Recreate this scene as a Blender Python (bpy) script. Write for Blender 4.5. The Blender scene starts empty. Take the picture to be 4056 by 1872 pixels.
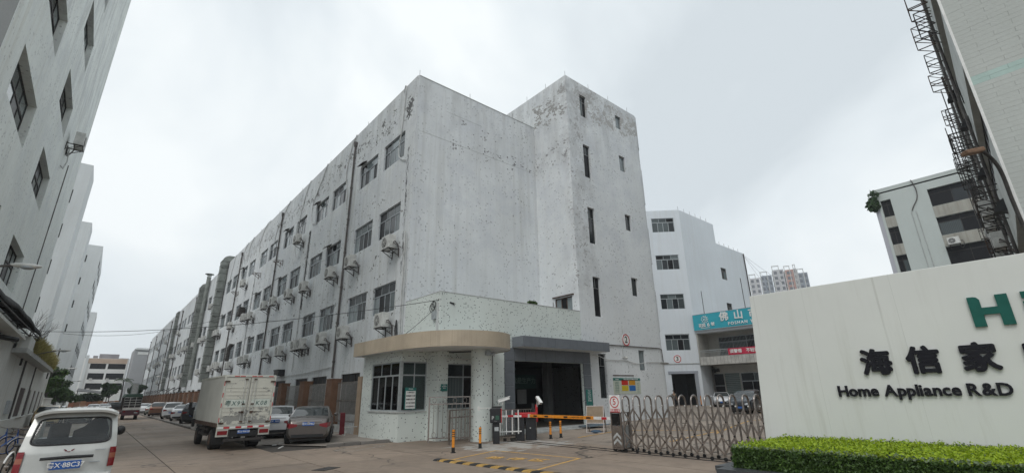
import bpy, math, random
import numpy as np
from mathutils import Vector, Matrix
random.seed(7); rng=np.random.default_rng(7)
PI=math.pi
S=bpy.context.scene
C=S.collection
# ---------------------------------------------------------------- camera, world, sun, exposure
cd=bpy.data.cameras.new('camera'); cam=bpy.data.objects.new('camera',cd); C.objects.link(cam); S.camera=cam
cd.sensor_fit='HORIZONTAL'; cd.sensor_width=36; cd.lens=16.395; cd.clip_start=.05; cd.clip_end=3000
yaw,pitch,roll=[math.radians(a) for a in (40.8045,18.5839,-0.9871)]
f=Vector((math.sin(yaw)*math.cos(pitch),math.cos(yaw)*math.cos(pitch),math.sin(pitch)))
r=Vector((math.cos(yaw),-math.sin(yaw),0)); u=r.cross(f)
r2=r*math.cos(roll)+u*math.sin(roll); u2=u*math.cos(roll)-r*math.sin(roll)
m=Matrix((r2,u2,-f)).transposed().to_4x4(); m.translation=Vector((0,0,2)); cam.matrix_world=m
S.view_settings.view_transform='Standard'; S.view_settings.look='None'; S.view_settings.exposure=0.32
S.view_settings.gamma=1; S.view_settings.use_curve_mapping=False
SUN_EL,SUN_AZ=math.radians(52),math.radians(243)     # azimuth clockwise from +Y
W=bpy.data.worlds.new('World'); S.world=W; W.use_nodes=True
nt=W.node_tree; nt.nodes.clear()
def wn(t,**k):
    n=nt.nodes.new(t)
    for a,b in k.items(): setattr(n,a,b)
    return n
out=wn('ShaderNodeOutputWorld'); mixs=wn('ShaderNodeMixShader'); bg1=wn('ShaderNodeBackground'); bg2=wn('ShaderNodeBackground')
sky=wn('ShaderNodeTexSky',sky_type='NISHITA',sun_disc=False,sun_elevation=SUN_EL,sun_rotation=SUN_AZ,air_density=1.0,dust_density=4.0)
nt.links.new(sky.outputs[0],bg1.inputs[0]); bg1.inputs[1].default_value=0.07
tc=wn('ShaderNodeTexCoord'); mp=wn('ShaderNodeMapping'); mp.inputs['Scale'].default_value=(1.0,1.0,1.25)
nt.links.new(tc.outputs['Generated'],mp.inputs[0])
no=wn('ShaderNodeTexNoise'); no.inputs['Scale'].default_value=1.7; no.inputs['Detail'].default_value=5; no.inputs['Roughness'].default_value=.52; no.inputs['Distortion'].default_value=.35
nt.links.new(mp.outputs[0],no.inputs[0])
rp=wn('ShaderNodeValToRGB'); e=rp.color_ramp.elements
e[0].position=.38; e[0].color=(.58,.635,.67,1); e[1].position=.66; e[1].color=(.84,.88,.89,1)
em=e.new(.53); em.color=(.71,.765,.795,1)
nt.links.new(no.outputs[0],rp.inputs[0]); nt.links.new(rp.outputs[0],bg2.inputs[0]); bg2.inputs[1].default_value=1.0
mixs.inputs[0].default_value=.93
nt.links.new(bg1.outputs[0],mixs.inputs[1]); nt.links.new(bg2.outputs[0],mixs.inputs[2]); nt.links.new(mixs.outputs[0],out.inputs[0])
sl=bpy.data.lights.new('sun','SUN'); sl.energy=1.0; sl.angle=math.radians(28); sl.color=(1,.975,.94)
so=bpy.data.objects.new('sun',sl); C.objects.link(so)
sd=Vector((math.sin(SUN_AZ)*math.cos(SUN_EL),math.cos(SUN_AZ)*math.cos(SUN_EL),math.sin(SUN_EL)))
so.rotation_euler=sd.to_track_quat('Z','Y').to_euler(); so.location=(0,0,60)

# ---------------------------------------------------------------- node helpers
class NB:
    def __init__(s,name):
        s.m=bpy.data.materials.new(name); s.m.use_nodes=True; s.t=s.m.node_tree
        s.p=s.t.nodes['Principled BSDF']; s.pos=s.n('ShaderNodeNewGeometry').outputs['Position']
    def n(s,t,**k):
        n=s.t.nodes.new(t)
        for a,b in k.items(): setattr(n,a,b)
        return n
    def set(s,sock,v):
        if isinstance(v,bpy.types.NodeSocket): s.t.links.new(v,sock)
        elif v is not None: sock.default_value=v
    def math(s,op,a,b=None,c=None,clamp=False):
        n=s.n('ShaderNodeMath',operation=op,use_clamp=clamp); s.set(n.inputs[0],a)
        if b is not None: s.set(n.inputs[1],b)
        if c is not None: s.set(n.inputs[2],c)
        return n.outputs[0]
    def scale(s,v,sc):
        n=s.n('ShaderNodeVectorMath',operation='MULTIPLY'); s.set(n.inputs[0],v); n.inputs[1].default_value=sc; return n.outputs[0]
    def noise(s,sc=1,detail=3,rough=.5,vec=None,sc3=None,dist=0):
        v=vec if vec is not None else s.pos
        if sc3: v=s.scale(v,sc3)
        n=s.n('ShaderNodeTexNoise'); s.set(n.inputs['Vector'],v); n.inputs['Scale'].default_value=sc; n.inputs['Detail'].default_value=detail
        n.inputs['Roughness'].default_value=rough; n.inputs['Distortion'].default_value=dist
        return n.outputs[0]
    def ramp(s,v,a,b,lo=0,hi=1):
        n=s.n('ShaderNodeMapRange'); n.clamp=True; s.set(n.inputs[0],v)
        n.inputs[1].default_value=a; n.inputs[2].default_value=b; n.inputs[3].default_value=lo; n.inputs[4].default_value=hi
        return n.outputs[0]
    def mix(s,f,a,b,mode='MIX'):
        n=s.n('ShaderNodeMix',data_type='RGBA',blend_type=mode); s.set(n.inputs[0],f)
        s.set(n.inputs[6],a if isinstance(a,bpy.types.NodeSocket) else (*a,1)[:4]); s.set(n.inputs[7],b if isinstance(b,bpy.types.NodeSocket) else (*b,1)[:4])
        return n.outputs[2]
    def mul(s,col,fac):   # darken colour by scalar socket
        n=s.n('ShaderNodeVectorMath',operation='SCALE'); s.set(n.inputs[0],col if isinstance(col,bpy.types.NodeSocket) else tuple(col)[:3]); s.set(n.inputs[3],fac); return n.outputs[0]
    def bump(s,h,strength=.3,dist=.02):
        n=s.n('ShaderNodeBump'); n.inputs['Strength'].default_value=strength; n.inputs['Distance'].default_value=dist
        s.set(n.inputs['Height'],h); s.t.links.new(n.outputs[0],s.p.inputs['Normal'])
    def sep(s,v=None):
        n=s.n('ShaderNodeSeparateXYZ'); s.set(n.inputs[0],v if v is not None else s.pos); return n.outputs
    def rnd(s): return s.n('ShaderNodeObjectInfo').outputs['Random']
    def done(s,col,rough=.8,metal=0,spec=.5,**k):
        s.set(s.p.inputs['Base Color'],col if isinstance(col,bpy.types.NodeSocket) else (*col,1)[:4])
        s.set(s.p.inputs['Roughness'],rough); s.p.inputs['Metallic'].default_value=metal
        s.p.inputs['Specular IOR Level'].default_value=spec
        for a,b in k.items(): s.p.inputs[a.replace('_',' ')].default_value=b
        return s.m
_M={}
def plain(name,col,rough=.6,metal=0,var=.12,nsc=6,spec=.5,bump=0,**k):
    if name in _M: return _M[name]
    b=NB(name); n1=b.noise(nsc,4,.6); n2=b.noise(nsc*9,2,.5)
    fac=b.math('ADD',b.ramp(n1,.3,.7,1-var,1+var*.5),b.ramp(n2,.3,.7,-var*.3,var*.3))
    if bump: b.bump(n2,bump,.01)
    _M[name]=b.done(b.mul(col,fac),b.ramp(n1,.3,.7,min(1,rough*1.15),rough*.85),metal,spec,**k); return _M[name]
def boxmask(b,x=None,y=None,z=None,soft=.6):
    s=b.sep(); r=None
    for i,lim in enumerate((x,y,z)):
        if lim is None: continue
        a=b.ramp(s[i],lim[0]-soft,lim[0]+soft); c=b.ramp(s[i],lim[1]-soft,lim[1]+soft,1,0)
        q=b.math('MULTIPLY',a,c); r=q if r is None else b.math('MULTIPLY',r,q)
    return r
MT={}
def wall_mat(name,base=(.62,.645,.66),streak=.35,blotch=.10,fleck=.0,zones=(),cracks=(),zc=None,tint=(.40,.40,.37)):
    b=NB(name); col=b.mul(base,b.ramp(b.noise(.22,5,.6),.3,.7,1-blotch,1+blotch*.5))
    col=b.mul(col,b.ramp(b.noise(11,3,.6),.3,.7,.97,1.02))
    big=b.noise(.09,3,.5,sc3=(1,1,.6))
    # rain streaks: noise stretched vertically
    st=b.noise(1,5,.65,sc3=(2.6,2.6,.11)); st2=b.noise(1,4,.6,sc3=(9,9,.35))
    sm=b.math('MULTIPLY',b.ramp(st,.47,.70),b.ramp(big,.35,.65,.35,1))
    sm=b.math('ADD',b.math('MULTIPLY',sm,streak),b.math('MULTIPLY',b.ramp(st2,.56,.85),streak*.55),clamp=True)
    col=b.mix(sm,col,tint)
    if fleck:
        sp=b.n('ShaderNodeVectorMath',operation='SNAP'); b.set(sp.inputs[0],b.pos); sp.inputs[1].default_value=(.08,.08,.08)
        wn_=b.n('ShaderNodeTexWhiteNoise',noise_dimensions='3D'); b.set(wn_.inputs['Vector'],sp.outputs[0])
        pk=b.math('MULTIPLY',b.math('LESS_THAN',wn_.outputs[0],.045),b.ramp(b.noise(.5,4,.6),.42,.6,.12,.55)); col=b.mix(pk,col,(.16,.165,.17))
        v=b.n('ShaderNodeTexVoronoi',feature='F1'); v.inputs['Scale'].default_value=2.2; b.set(v.inputs['Vector'],b.scale(b.pos,(1,1,.8)))
        fm=b.math('MULTIPLY',b.ramp(v.outputs['Distance'],.10,.14,1,0),b.ramp(b.noise(.35,2),.5,.62,0,fleck))
        col=b.mix(fm,col,(.20,.20,.20))
    if fleck:
        pv_=b.math('MULTIPLY',b.ramp(b.noise(.5,9,.78,sc3=(1,1,1.1)),.46,.62,0,.46),b.ramp(b.sep()[2],5,14,.35,1)); col=b.mix(pv_,col,b.mul(base,.80) if False else (base[0]*.74,base[1]*.75,base[2]*.80))
    if fleck:
        tp=b.math('MULTIPLY',b.ramp(b.sep()[2],16.5,22.5),b.ramp(b.noise(1,6,.7,sc3=(1.3,1.3,.3)),.44,.62,0,.42)); col=b.mix(tp,col,(.33,.335,.335))
    for (x,y,z,dens,c) in zones:
        mk=boxmask(b,x,y,z,.7)
        sn=b.n('ShaderNodeVectorMath',operation='SNAP'); b.set(sn.inputs[0],b.pos); sn.inputs[1].default_value=(.11,.11,.085); n=b.math('ADD',b.math('MULTIPLY',b.noise(1.3,5,.7,vec=sn.outputs[0]),.5),b.math('MULTIPLY',b.noise(4.7,4,.85,vec=sn.outputs[0]),.5))
        halo=b.math('MULTIPLY',mk,b.ramp(b.noise(.9,8,.75,sc3=(1,1,.8)),.42,.60,0,.55 if dens>.155 else .12)); col=b.mix(halo,col,(.37,.375,.38))
        n2=b.math('ADD',n,b.math('MULTIPLY',mk,dens)); n2=b.math('MULTIPLY',b.ramp(n2,.69,.70),b.ramp(mk,.02,.1))
        col=b.mix(n2,col,b.mul(c,b.ramp(b.noise(14,3),.3,.7,.7,1.25)))
    for (x,y,z,dens) in cracks:            # dark mould running down pipes and joints
        mk=boxmask(b,x,y,z,.28); n=b.math('ADD',b.noise(4,8,.8,sc3=(1.5,1.5,.5)),b.math('MULTIPLY',mk,dens))
        col=b.mix(b.math('MULTIPLY',b.ramp(n,.78,.86),b.ramp(mk,.02,.12)),col,(.045,.045,.045))
    b.bump(b.noise(30,3),.15,.01)
    return b.done(col,.85,0,.25)
def terrazzo(name,base=(.64,.685,.65),cyl=None):
    b=NB(name); s=b.sep(); T=.066
    if cyl:
        an=b.math('ARCTAN2',b.math('SUBTRACT',s[1],cyl[1]),b.math('SUBTRACT',s[0],cyl[0])); s=[b.math('MULTIPLY',an,cyl[2]),0.0,s[2]]
    cx=b.math('FLOOR',b.math('DIVIDE',b.math('ADD',s[0],s[1]),T)); cz=b.math('FLOOR',b.math('DIVIDE',s[2],T))
    cb=b.n('ShaderNodeCombineXYZ'); b.set(cb.inputs[0],cx); b.set(cb.inputs[1],cz)
    w=b.n('ShaderNodeTexWhiteNoise',noise_dimensions='2D'); b.set(w.inputs['Vector'],cb.outputs[0])
    chip=b.math('LESS_THAN',w.outputs[0],.08)
    fx=b.math('FRACT',b.math('DIVIDE',b.math('ADD',s[0],s[1]),T)); fz=b.math('FRACT',b.math('DIVIDE',s[2],T))
    inn=b.math('MULTIPLY',b.math('MULTIPLY',b.math('GREATER_THAN',fx,.16),b.math('LESS_THAN',fx,.84)),b.math('MULTIPLY',b.math('GREATER_THAN',fz,.16),b.math('LESS_THAN',fz,.84)))
    chip=b.math('MULTIPLY',chip,inn)
    col=b.mul(base,b.ramp(b.noise(.5,5,.6),.3,.7,.9,1.03))
    st=b.ramp(b.noise(1,5,.65,sc3=(3,3,.2)),.55,.8,0,.25); col=b.mix(st,col,(.42,.42,.39))
    col=b.mix(chip,col,(.13,.14,.145)); b.bump(b.noise(60,2),.1,.005)
    return b.done(col,.45,0,.4)
def concrete(name,base,crack=True,line=None,wet=0):
    b=NB(name); fac=b.ramp(b.noise(.18,5,.6),.3,.7,.72,1.18); col=b.mul(base,fac)
    col=b.mul(col,b.ramp(b.noise(3,6,.7),.3,.7,.86,1.12)); col=b.mul(col,b.ramp(b.noise(70,2),.3,.7,.88,1.1))
    oi=b.rnd(); col=b.mul(col,b.ramp(oi,0,1,.86,1.1))
    oil=b.math('MULTIPLY',b.ramp(b.noise(.55,5,.68),.54,.70),.62); col=b.mix(oil,col,(base[0]*.42,base[1]*.4,base[2]*.4))
    if crack:
        v=b.n('ShaderNodeTexVoronoi',feature='DISTANCE_TO_EDGE'); v.inputs['Scale'].default_value=.24
        b.set(v.inputs['Vector'],b.n('ShaderNodeVectorMath',operation='ADD').outputs[0])
        a=v.inputs['Vector'].links[0].from_node; b.set(a.inputs[0],b.pos); nn=b.n('ShaderNodeTexNoise'); nn.inputs['Scale'].default_value=1.3; b.set(nn.inputs['Vector'],b.pos)
        b.set(a.inputs[1],b.scale(nn.outputs[1],(1.2,1.2,0)))
        ck=b.math('MULTIPLY',b.ramp(v.outputs[0],.004,.010,1,0),b.ramp(b.noise(.13,2),.42,.52)); col=b.mix(b.math('MULTIPLY',ck,.75),col,(.035,.033,.03))
    pm=boxmask(b,(11.2,16.2),(14.2,17.6),None,.5); pn=b.math('MULTIPLY',b.ramp(b.math('ADD',b.noise(1.6,6,.7),b.math('MULTIPLY',pm,.2)),.62,.70),b.ramp(pm,.1,.4)); col=b.mix(b.math('MULTIPLY',pn,.65),col,(.44,.44,.42))
    ty=b.math('MULTIPLY',b.ramp(b.noise(1,4,.6,sc3=(1.6,.05,1)),.52,.68),.22); col=b.mix(ty,col,(.10,.085,.075))
    b.bump(b.noise(45,4,.7),.35,.01)
    return b.done(col,b.ramp(b.noise(.3,4),.35,.7,.62,.9),0,.35)
def glassy(name,lo,hi,rough=.06):
    b=NB(name); oi=b.rnd(); s=b.sep()
    fold=b.math('SINE',b.math('MULTIPLY',b.math('ADD',s[0],s[1]),38))
    cur=b.mul(hi,b.ramp(fold,-1,1,.72,1.05)); k=b.ramp(b.math('FRACT',b.math('MULTIPLY',oi,7.31)),.52,.56)
    c2=b.mul(cur,b.ramp(b.math('FRACT',b.math('MULTIPLY',oi,13.7)),0,1,.35,1.1))
    col=b.mix(k,lo,c2)
    return b.done(col,rough,0,.42)
# ---------------------------------------------------------------- mesh builder
class MB:
    def __init__(s): s.v=[]; s.f=[]; s.mi=[]
    def add(s,vs,fs,mi=0):
        o=len(s.v); s.v+=[tuple(p) for p in vs]; s.f+=[[i+o for i in q] for q in fs]; s.mi+=[mi]*len(fs); return s
    def box(s,x0,y0,z0,x1,y1,z1,mi=0):
        if x0>x1: x0,x1=x1,x0
        if y0>y1: y0,y1=y1,y0
        if z0>z1: z0,z1=z1,z0
        v=[(x0,y0,z0),(x1,y0,z0),(x1,y1,z0),(x0,y1,z0),(x0,y0,z1),(x1,y0,z1),(x1,y1,z1),(x0,y1,z1)]
        return s.add(v,[(0,3,2,1),(4,5,6,7),(0,1,5,4),(1,2,6,5),(2,3,7,6),(3,0,4,7)],mi)
    def beam(s,a,b,w,h=None,mi=0,up=(0,0,1)):
        h=h or w; a=Vector(a); b=Vector(b); d=(b-a).normalized(); U=Vector(up)
        if abs(d.dot(U))>.98: U=Vector((0,1,0))
        x=d.cross(U).normalized(); y=x.cross(d); v=[]
        for p in (a,b):
            for i,j in ((-1,-1),(1,-1),(1,1),(-1,1)): v.append(p+x*(w/2*i)+y*(h/2*j))
        return s.add(v,[(0,1,2,3),(7,6,5,4),(0,4,5,1),(1,5,6,2),(2,6,7,3),(3,7,4,0)],mi)
    def tube(s,pts,r,n=8,mi=0,cap=True,closed=False):
        P=[Vector(p) for p in pts]; rs=r if isinstance(r,(list,tuple)) else [r]*len(P); o=len(s.v); k=len(P); prev=None
        for i,p in enumerate(P):
            if closed: d=P[(i+1)%k]-P[i-1]
            else: d=(P[min(i+1,k-1)]-P[max(i-1,0)])
            d.normalize()
            if prev is None:
                a=Vector((0,0,1)) if abs(d.z)<.9 else Vector((1,0,0)); x=d.cross(a).normalized()
            else: x=(prev-d*prev.dot(d)).normalized()
            prev=x; y=d.cross(x)
            for j in range(n):
                t=2*PI*j/n; s.v.append(tuple(p+(x*math.cos(t)+y*math.sin(t))*rs[i]))
        for i in range(k if closed else k-1):
            i2=(i+1)%k
            for j in range(n):
                s.f.append([o+i*n+j,o+i*n+(j+1)%n,o+i2*n+(j+1)%n,o+i2*n+j]); s.mi.append(mi)
        if cap and not closed:
            s.f.append([o+j for j in range(n)][::-1]); s.mi.append(mi); s.f.append([o+(k-1)*n+j for j in range(n)]); s.mi.append(mi)
        return s
    def cyl(s,c,r,h,n=20,mi=0,axis='z',r2=None):
        c=Vector(c); d={'x':Vector((h,0,0)),'y':Vector((0,h,0)),'z':Vector((0,0,h))}[axis]
        return s.tube([c,c+d],[r,r if r2 is None else r2],n,mi)
    def prism(s,poly,z0,z1,mi=0):
        n=len(poly); v=[(x,y,z0) for x,y in poly]+[(x,y,z1) for x,y in poly]
        return s.add(v,[list(range(n))[::-1],list(range(n,2*n))]+[[i,(i+1)%n,n+(i+1)%n,n+i] for i in range(n)],mi)
    def sphere(s,c,r,n=10,mi=0,sz=1):
        m_=n//2; v=[];f_=[]
        for i in range(m_+1):
            a=PI*i/m_
            for j in range(n):
                t=2*PI*j/n; v.append((c[0]+r*math.sin(a)*math.cos(t),c[1]+r*math.sin(a)*math.sin(t),c[2]+r*sz*math.cos(a)))
        for i in range(m_):
            for j in range(n): f_.append([i*n+j,(i+1)*n+j,(i+1)*n+(j+1)%n,i*n+(j+1)%n])
        return s.add(v,f_,mi)
    def xf(s,M):
        s.v=[tuple(M@Vector(p)) for p in s.v]; return s
    def mesh(s,name,smooth=False,ang=35):
        me=bpy.data.meshes.new(name); me.from_pydata(s.v,[],s.f); me.polygons.foreach_set('material_index',s.mi)
        if smooth:
            me.polygons.foreach_set('use_smooth',[True]*len(s.f))
            me.update(); me.set_sharp_from_angle(angle=math.radians(ang))
        me.update(); return me
WO={}   # world offset of each parent (rotation-free parents only)
def link(name,me,mats=None,parent=None,loc=(0,0,0),rz=0,world=False):
    if isinstance(me,MB): me=me.mesh(name)
    if mats is not None and len(me.materials)==0:
        for k in (mats if isinstance(mats,(list,tuple)) else [mats]): me.materials.append(k)
    o=bpy.data.objects.new(name,me); C.objects.link(o); o.parent=parent
    l=Vector(loc)
    if world and parent is not None: l=l-WO.get(parent.name,Vector())
    o.location=l; o.rotation_euler=(0,0,rz)
    WO[o.name]=(WO.get(parent.name,Vector()) if parent is not None else Vector())+l
    return o
def part(name,mb,mats,parent,smooth=False,ang=35,label=None,loc=(0,0,0),rz=0,world=True,stuff=False,bevel=0):
    me=mb.mesh(name,smooth,ang) if isinstance(mb,MB) else mb
    o=link(name,me,mats,parent,loc,rz,world)
    if label: o['label']=label
    if stuff: o['kind']='stuff'
    if bevel: bev(o,bevel)
    return o
def bev(o,w,seg=2):
    k=o.modifiers.new('bevel','BEVEL'); k.width=w; k.segments=seg; k.limit_method='ANGLE'; k.angle_limit=math.radians(40); k.harden_normals=False
def thing(name,label,cat,loc=(0,0,0),rz=0,group=None):
    o=bpy.data.objects.new(name,None); C.objects.link(o); o.location=loc; o.rotation_euler=(0,0,rz); o.empty_display_size=.3
    o['label']=label; o['category']=cat; WO[o.name]=Vector(loc)
    if group: o['group']=group
    return o
def solo(name,mb,mats,label,cat,group=None,smooth=False,loc=(0,0,0),rz=0,kind=None):
    me=mb.mesh(name,smooth) if isinstance(mb,MB) else mb
    o=link(name,me,mats,None,loc,rz)
    if kind: o['kind']=kind
    else: o['label']=label; o['category']=cat
    if group: o['group']=group
    return o
def struct(name,mb,mats,parent=None,**k):
    o=link(name,mb.mesh(name,**k) if isinstance(mb,MB) else mb,mats,parent,(0,0,0),0,True)
    if parent is None: o['kind']='structure'
    return o
def kids(o): return list(o.children)
def dup(root,loc,rz,label=None,group=None,scale=None):
    r_=root.copy(); C.objects.link(r_); r_.location=loc; r_.rotation_euler=(0,0,rz)
    if scale: r_.scale=scale
    if label: r_['label']=label
    if group: r_['group']=group
    for ch in kids(root):
        c=ch.copy(); C.objects.link(c); c.parent=r_
        for g in kids(ch):
            d=g.copy(); C.objects.link(d); d.parent=c
    return r_
def kill(root):
    for ch in kids(root):
        for g in kids(ch): bpy.data.objects.remove(g)
        bpy.data.objects.remove(ch)
    bpy.data.objects.remove(root)
_T={}
def text_mesh(s,size,depth=.004,bold=0.0,spacing=1.0,shear=0):
    """flat or raised lettering: x to the right, z up, facing -y, centred"""
    k=(s,size,depth,bold,spacing,shear)
    if k in _T: return _T[k]
    cu=bpy.data.curves.new('lettering','FONT'); cu.body=s; cu.size=size; cu.extrude=depth/2; cu.offset=bold; cu.space_character=spacing; cu.shear=shear
    cu.align_x='CENTER'; cu.align_y='CENTER'; cu.resolution_u=3
    o=bpy.data.objects.new('lettering',cu); C.objects.link(o); bpy.context.view_layer.update()
    me=bpy.data.meshes.new_from_object(o.evaluated_get(bpy.context.evaluated_depsgraph_get()))
    bpy.data.objects.remove(o)
    for v in me.vertices: x,y,z=v.co; v.co=(x,-z,y)
    me.materials.clear(); me.update(); _T[k]=me; return me
def text(s,size,mt,parent,loc,rz=0,depth=.004,bold=0,name='lettering',world=True,spacing=1,label=None,shear=0):
    me=text_mesh(s,size,depth,bold,spacing,shear)
    if len(me.materials)==0: me.materials.append(mt)
    elif me.materials[0]!=mt:
        me=me.copy(); me.materials[0]=mt
    o=link(name,me,None,parent,loc,rz,world)
    if label: o['label']=label
    return o
# ---------------------------------------------------------------- facades with real openings
def facade(parent,org,rz,L,z0,z1,holes,depth,mt,name='wall',reveal_mt=None,jog=None):
    """wall sheet in its own plane: u to the right seen from outside, openings cut through with reveals"""
    mb=MB(); us=sorted({0,L}|{h[0] for h in holes}|{h[1] for h in holes}); zs=sorted({z0,z1}|{h[2] for h in holes}|{h[3] for h in holes})
    us=[q for i,q in enumerate(us) if i==0 or q-us[i-1]>1e-4]; zs=[q for i,q in enumerate(zs) if i==0 or q-zs[i-1]>1e-4]
    H=np.zeros((len(us)-1,len(zs)-1),bool)
    for h in holes:
        for i in range(len(us)-1):
            if us[i]>=h[0]-1e-3 and us[i+1]<=h[1]+1e-3:
                for j in range(len(zs)-1):
                    if zs[j]>=h[2]-1e-3 and zs[j+1]<=h[3]+1e-3: H[i,j]=True
    for i in range(len(us)-1):
        for j in range(len(zs)-1):
            if not H[i,j]:
                mb.add([(us[i],0,zs[j]),(us[i+1],0,zs[j]),(us[i+1],0,zs[j+1]),(us[i],0,zs[j+1])],[(0,1,2,3)])
    for (a,b,c,d) in [h[:4] for h in holes]:
        D=depth
        mb.add([(a,0,c),(a,D,c),(a,D,d),(a,0,d)],[(0,1,2,3)],1); mb.add([(b,0,c),(b,D,c),(b,D,d),(b,0,d)],[(3,2,1,0)],1)
        mb.add([(a,0,c),(b,0,c),(b,D,c),(a,D,c)],[(0,1,2,3)],1); mb.add([(a,0,d),(b,0,d),(b,D,d),(a,D,d)],[(3,2,1,0)],1)
    o=link(name,mb.mesh(name),[mt,reveal_mt or mt],parent,org,rz,True); return o
def win_meshes(key,w,h,tr=.68,cols=(3,4),fr=.05,fd=.06):
    """frame mesh and pane meshes of an aluminium window, origin at lower left, outside is -y"""
    fm=MB(); panes=[]
    fm.box(0,0,0,w,fd,fr); fm.box(0,0,h-fr,w,fd,h); fm.box(0,0,fr,fr,fd,h-fr); fm.box(w-fr,0,fr,w,fd,h-fr)
    zt=h*tr
    if tr<1:
        fm.box(fr,-.006,zt-fr*.6,w-fr,fd,zt+fr*.6)
        n=cols[0]; cw=(w-2*fr)/n
        for i in range(n):
            if i: fm.box(fr+cw*i-.02,.003,zt+fr*.6,fr+cw*i+.02,fd-.004,h-fr)
            panes.append((fr+cw*i+(.02 if i else 0),zt+fr*.6,fr+cw*(i+1)-(.02 if i<n-1 else 0),h-fr))
        top=zt-fr*.6
    else: top=h-fr
    n=cols[1]; cw=(w-2*fr)/n
    for i in range(n):
        if i: fm.box(fr+cw*i-.028,.004,fr,fr+cw*i+.028,fd-.008,top)
        panes.append((fr+cw*i+(.028 if i else 0),fr,fr+cw*(i+1)-(.028 if i<n-1 else 0),top))
    return fm.mesh('window'),[(lambda q:MB().box(q[0],.028,q[1],q[2],.036,q[3]).mesh('pane'))(q) for q in panes],panes
WM={}
def window(parent,org,rz,w,h,frame_mt,pane_mt,kind=0,split=True,tr=.68,cols=(3,4),inset=.1,fr=.05):
    k=(round(w,2),round(h,2),tr,cols,fr,frame_mt.name)
    if k not in WM:
        fm,pm,_=win_meshes(k,w,h,tr,cols,fr); fm.materials.append(frame_mt)
        jm=MB()
        for q in _: jm.box(q[0],.028,q[1],q[2],.036,q[3])
        jm=jm.mesh('pane'); jm.materials.append(pane_mt[0])
        for p_ in pm: p_.materials.append(pane_mt[0])
        WM[k]=(fm,pm,jm)
    fm,pm,jm=WM[k]
    d=Vector((-math.sin(rz)*inset,math.cos(rz)*inset,0))
    o=link('window',fm,None,parent,Vector(org)+d,rz,True)
    if split:
        for i,p_ in enumerate(pm):
            c=bpy.data.objects.new('pane',p_); C.objects.link(c); c.parent=o
            if len(pane_mt)>1:
                q=random.random()
                if q<.45:
                    c.material_slots[0].link='OBJECT'; c.material_slots[0].material=random.choice(pane_mt[1:])
    else:
        c=bpy.data.objects.new('pane',jm); C.objects.link(c); c.parent=o
    return o
ORD=['first','second','third','fourth','fifth','sixth','seventh','eighth','ninth','tenth','eleventh','twelfth','thirteenth','fourteenth','fifteenth','sixteenth','seventeenth','eighteenth','nineteenth','twentieth','twenty-first','twenty-second','twenty-third','twenty-fourth','twenty-fifth','twenty-sixth']
# ---------------------------------------------------------------- shared materials
MT['alu']=plain('aluminium_frame',(.40,.43,.45),.45,.3,.2,8)
MT['alu_light']=plain('pale_aluminium',(.42,.45,.46),.4,.4,.15,8)
MT['dark_frame']=plain('dark_window_frame',(.10,.085,.075),.5,.2,.3,6)
MT['glass']=glassy('window_glass',(.014,.018,.021),(.12,.145,.15))
MT['glass_dark']=plain('open_dark_window',(.010,.010,.012),.4,0,.3,3,.2)
MT['glass_pale']=plain('curtained_glass',(.20,.235,.245),.08,0,.25,2,.6)
MT['black']=plain('black_plastic',(.012,.012,.013),.45,0,.3,10)
MT['black_metal']=plain('black_paint_metal',(.012,.0125,.015),.5,.0,.25,5)
MT['steel']=plain('stainless_steel',(.35,.31,.285),.30,.85,.3,4)
MT['rust']=plain('rusty_steel',(.09,.055,.04),.8,.3,.5,7)
MT['darkiron']=plain('dark_iron',(.05,.045,.042),.7,.3,.4,6)
MT['galv']=plain('galvanised_duct',(.235,.25,.23),.5,.45,.3,1.6)
MT['pipe']=plain('white_pipe',(.52,.53,.52),.5,0,.25,3)
MT['pipe_dark']=plain('old_drain_pipe',(.10,.09,.085),.7,0,.5,2)
MT['white_plastic']=plain('white_plastic',(.60,.60,.57),.45,0,.18,5)
MT['ac_white']=plain('aged_white_casing',(.56,.56,.535),.5,0,.25,3)
MT['rubber']=plain('tyre_rubber',(.02,.02,.02),.85,0,.3,10)
MT['orange']=plain('orange_paint',(.75,.27,.02),.5,0,.2,8)
MT['yellow']=plain('road_yellow_paint',(.55,.30,.06),.8,0,.35,9)
MT['red']=plain('red_plastic',(.45,.015,.02),.4,0,.2,8)
MT['whitepaint']=plain('white_paint',(.78,.78,.76),.5,0,.12,5)
MT['signred']=plain('sign_red',(.50,.02,.03),.5,0,.12,5)
MT['blackprint']=plain('black_print',(.02,.02,.02),.6,0,.1,5)
MT['teal']=plain('teal_print',(.02,.16,.14),.5,0,.15,4)
MT['cable']=plain('black_cable',(.02,.02,.02),.6,0,.2,5)
MT['plate']=plain('blue_plate',(.02,.10,.36),.4,0,.1,9)
MT['wallmain']=wall_mat('weathered_white_facade',(.70,.725,.735),.62,.12,.8,
   zones=[((11,14),(23.6,25.2),(18.8,21.2),.23,(.13,.13,.13)),((16.2,22.3),(21,25),(17.4,19.0),.15,(.22,.22,.225)),((14,20),(21,25),(17,20.5),.10,(.26,.26,.265)),((11,14),(26,75),(18.8,21.4),.15,(.17,.17,.165)),((11,14),(24,75),(5,16),.105,(.17,.17,.16))],
   cracks=[((11,14),(23.95,24.4),(8.5,17.2),.38),((11,14),(32.9,33.25),(6,20.8),.30),((11,14),(52.5,52.9),(6,20.8),.28),((11,14),(71.5,72.0),(6,20.8),.28),((11,14),(42.0,42.9),(9,16.5),.40),((11,14),(42.0,42.8),(5,9),.28),((11,14),(61.5,62.5),(5.5,16.5),.32)])
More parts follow.
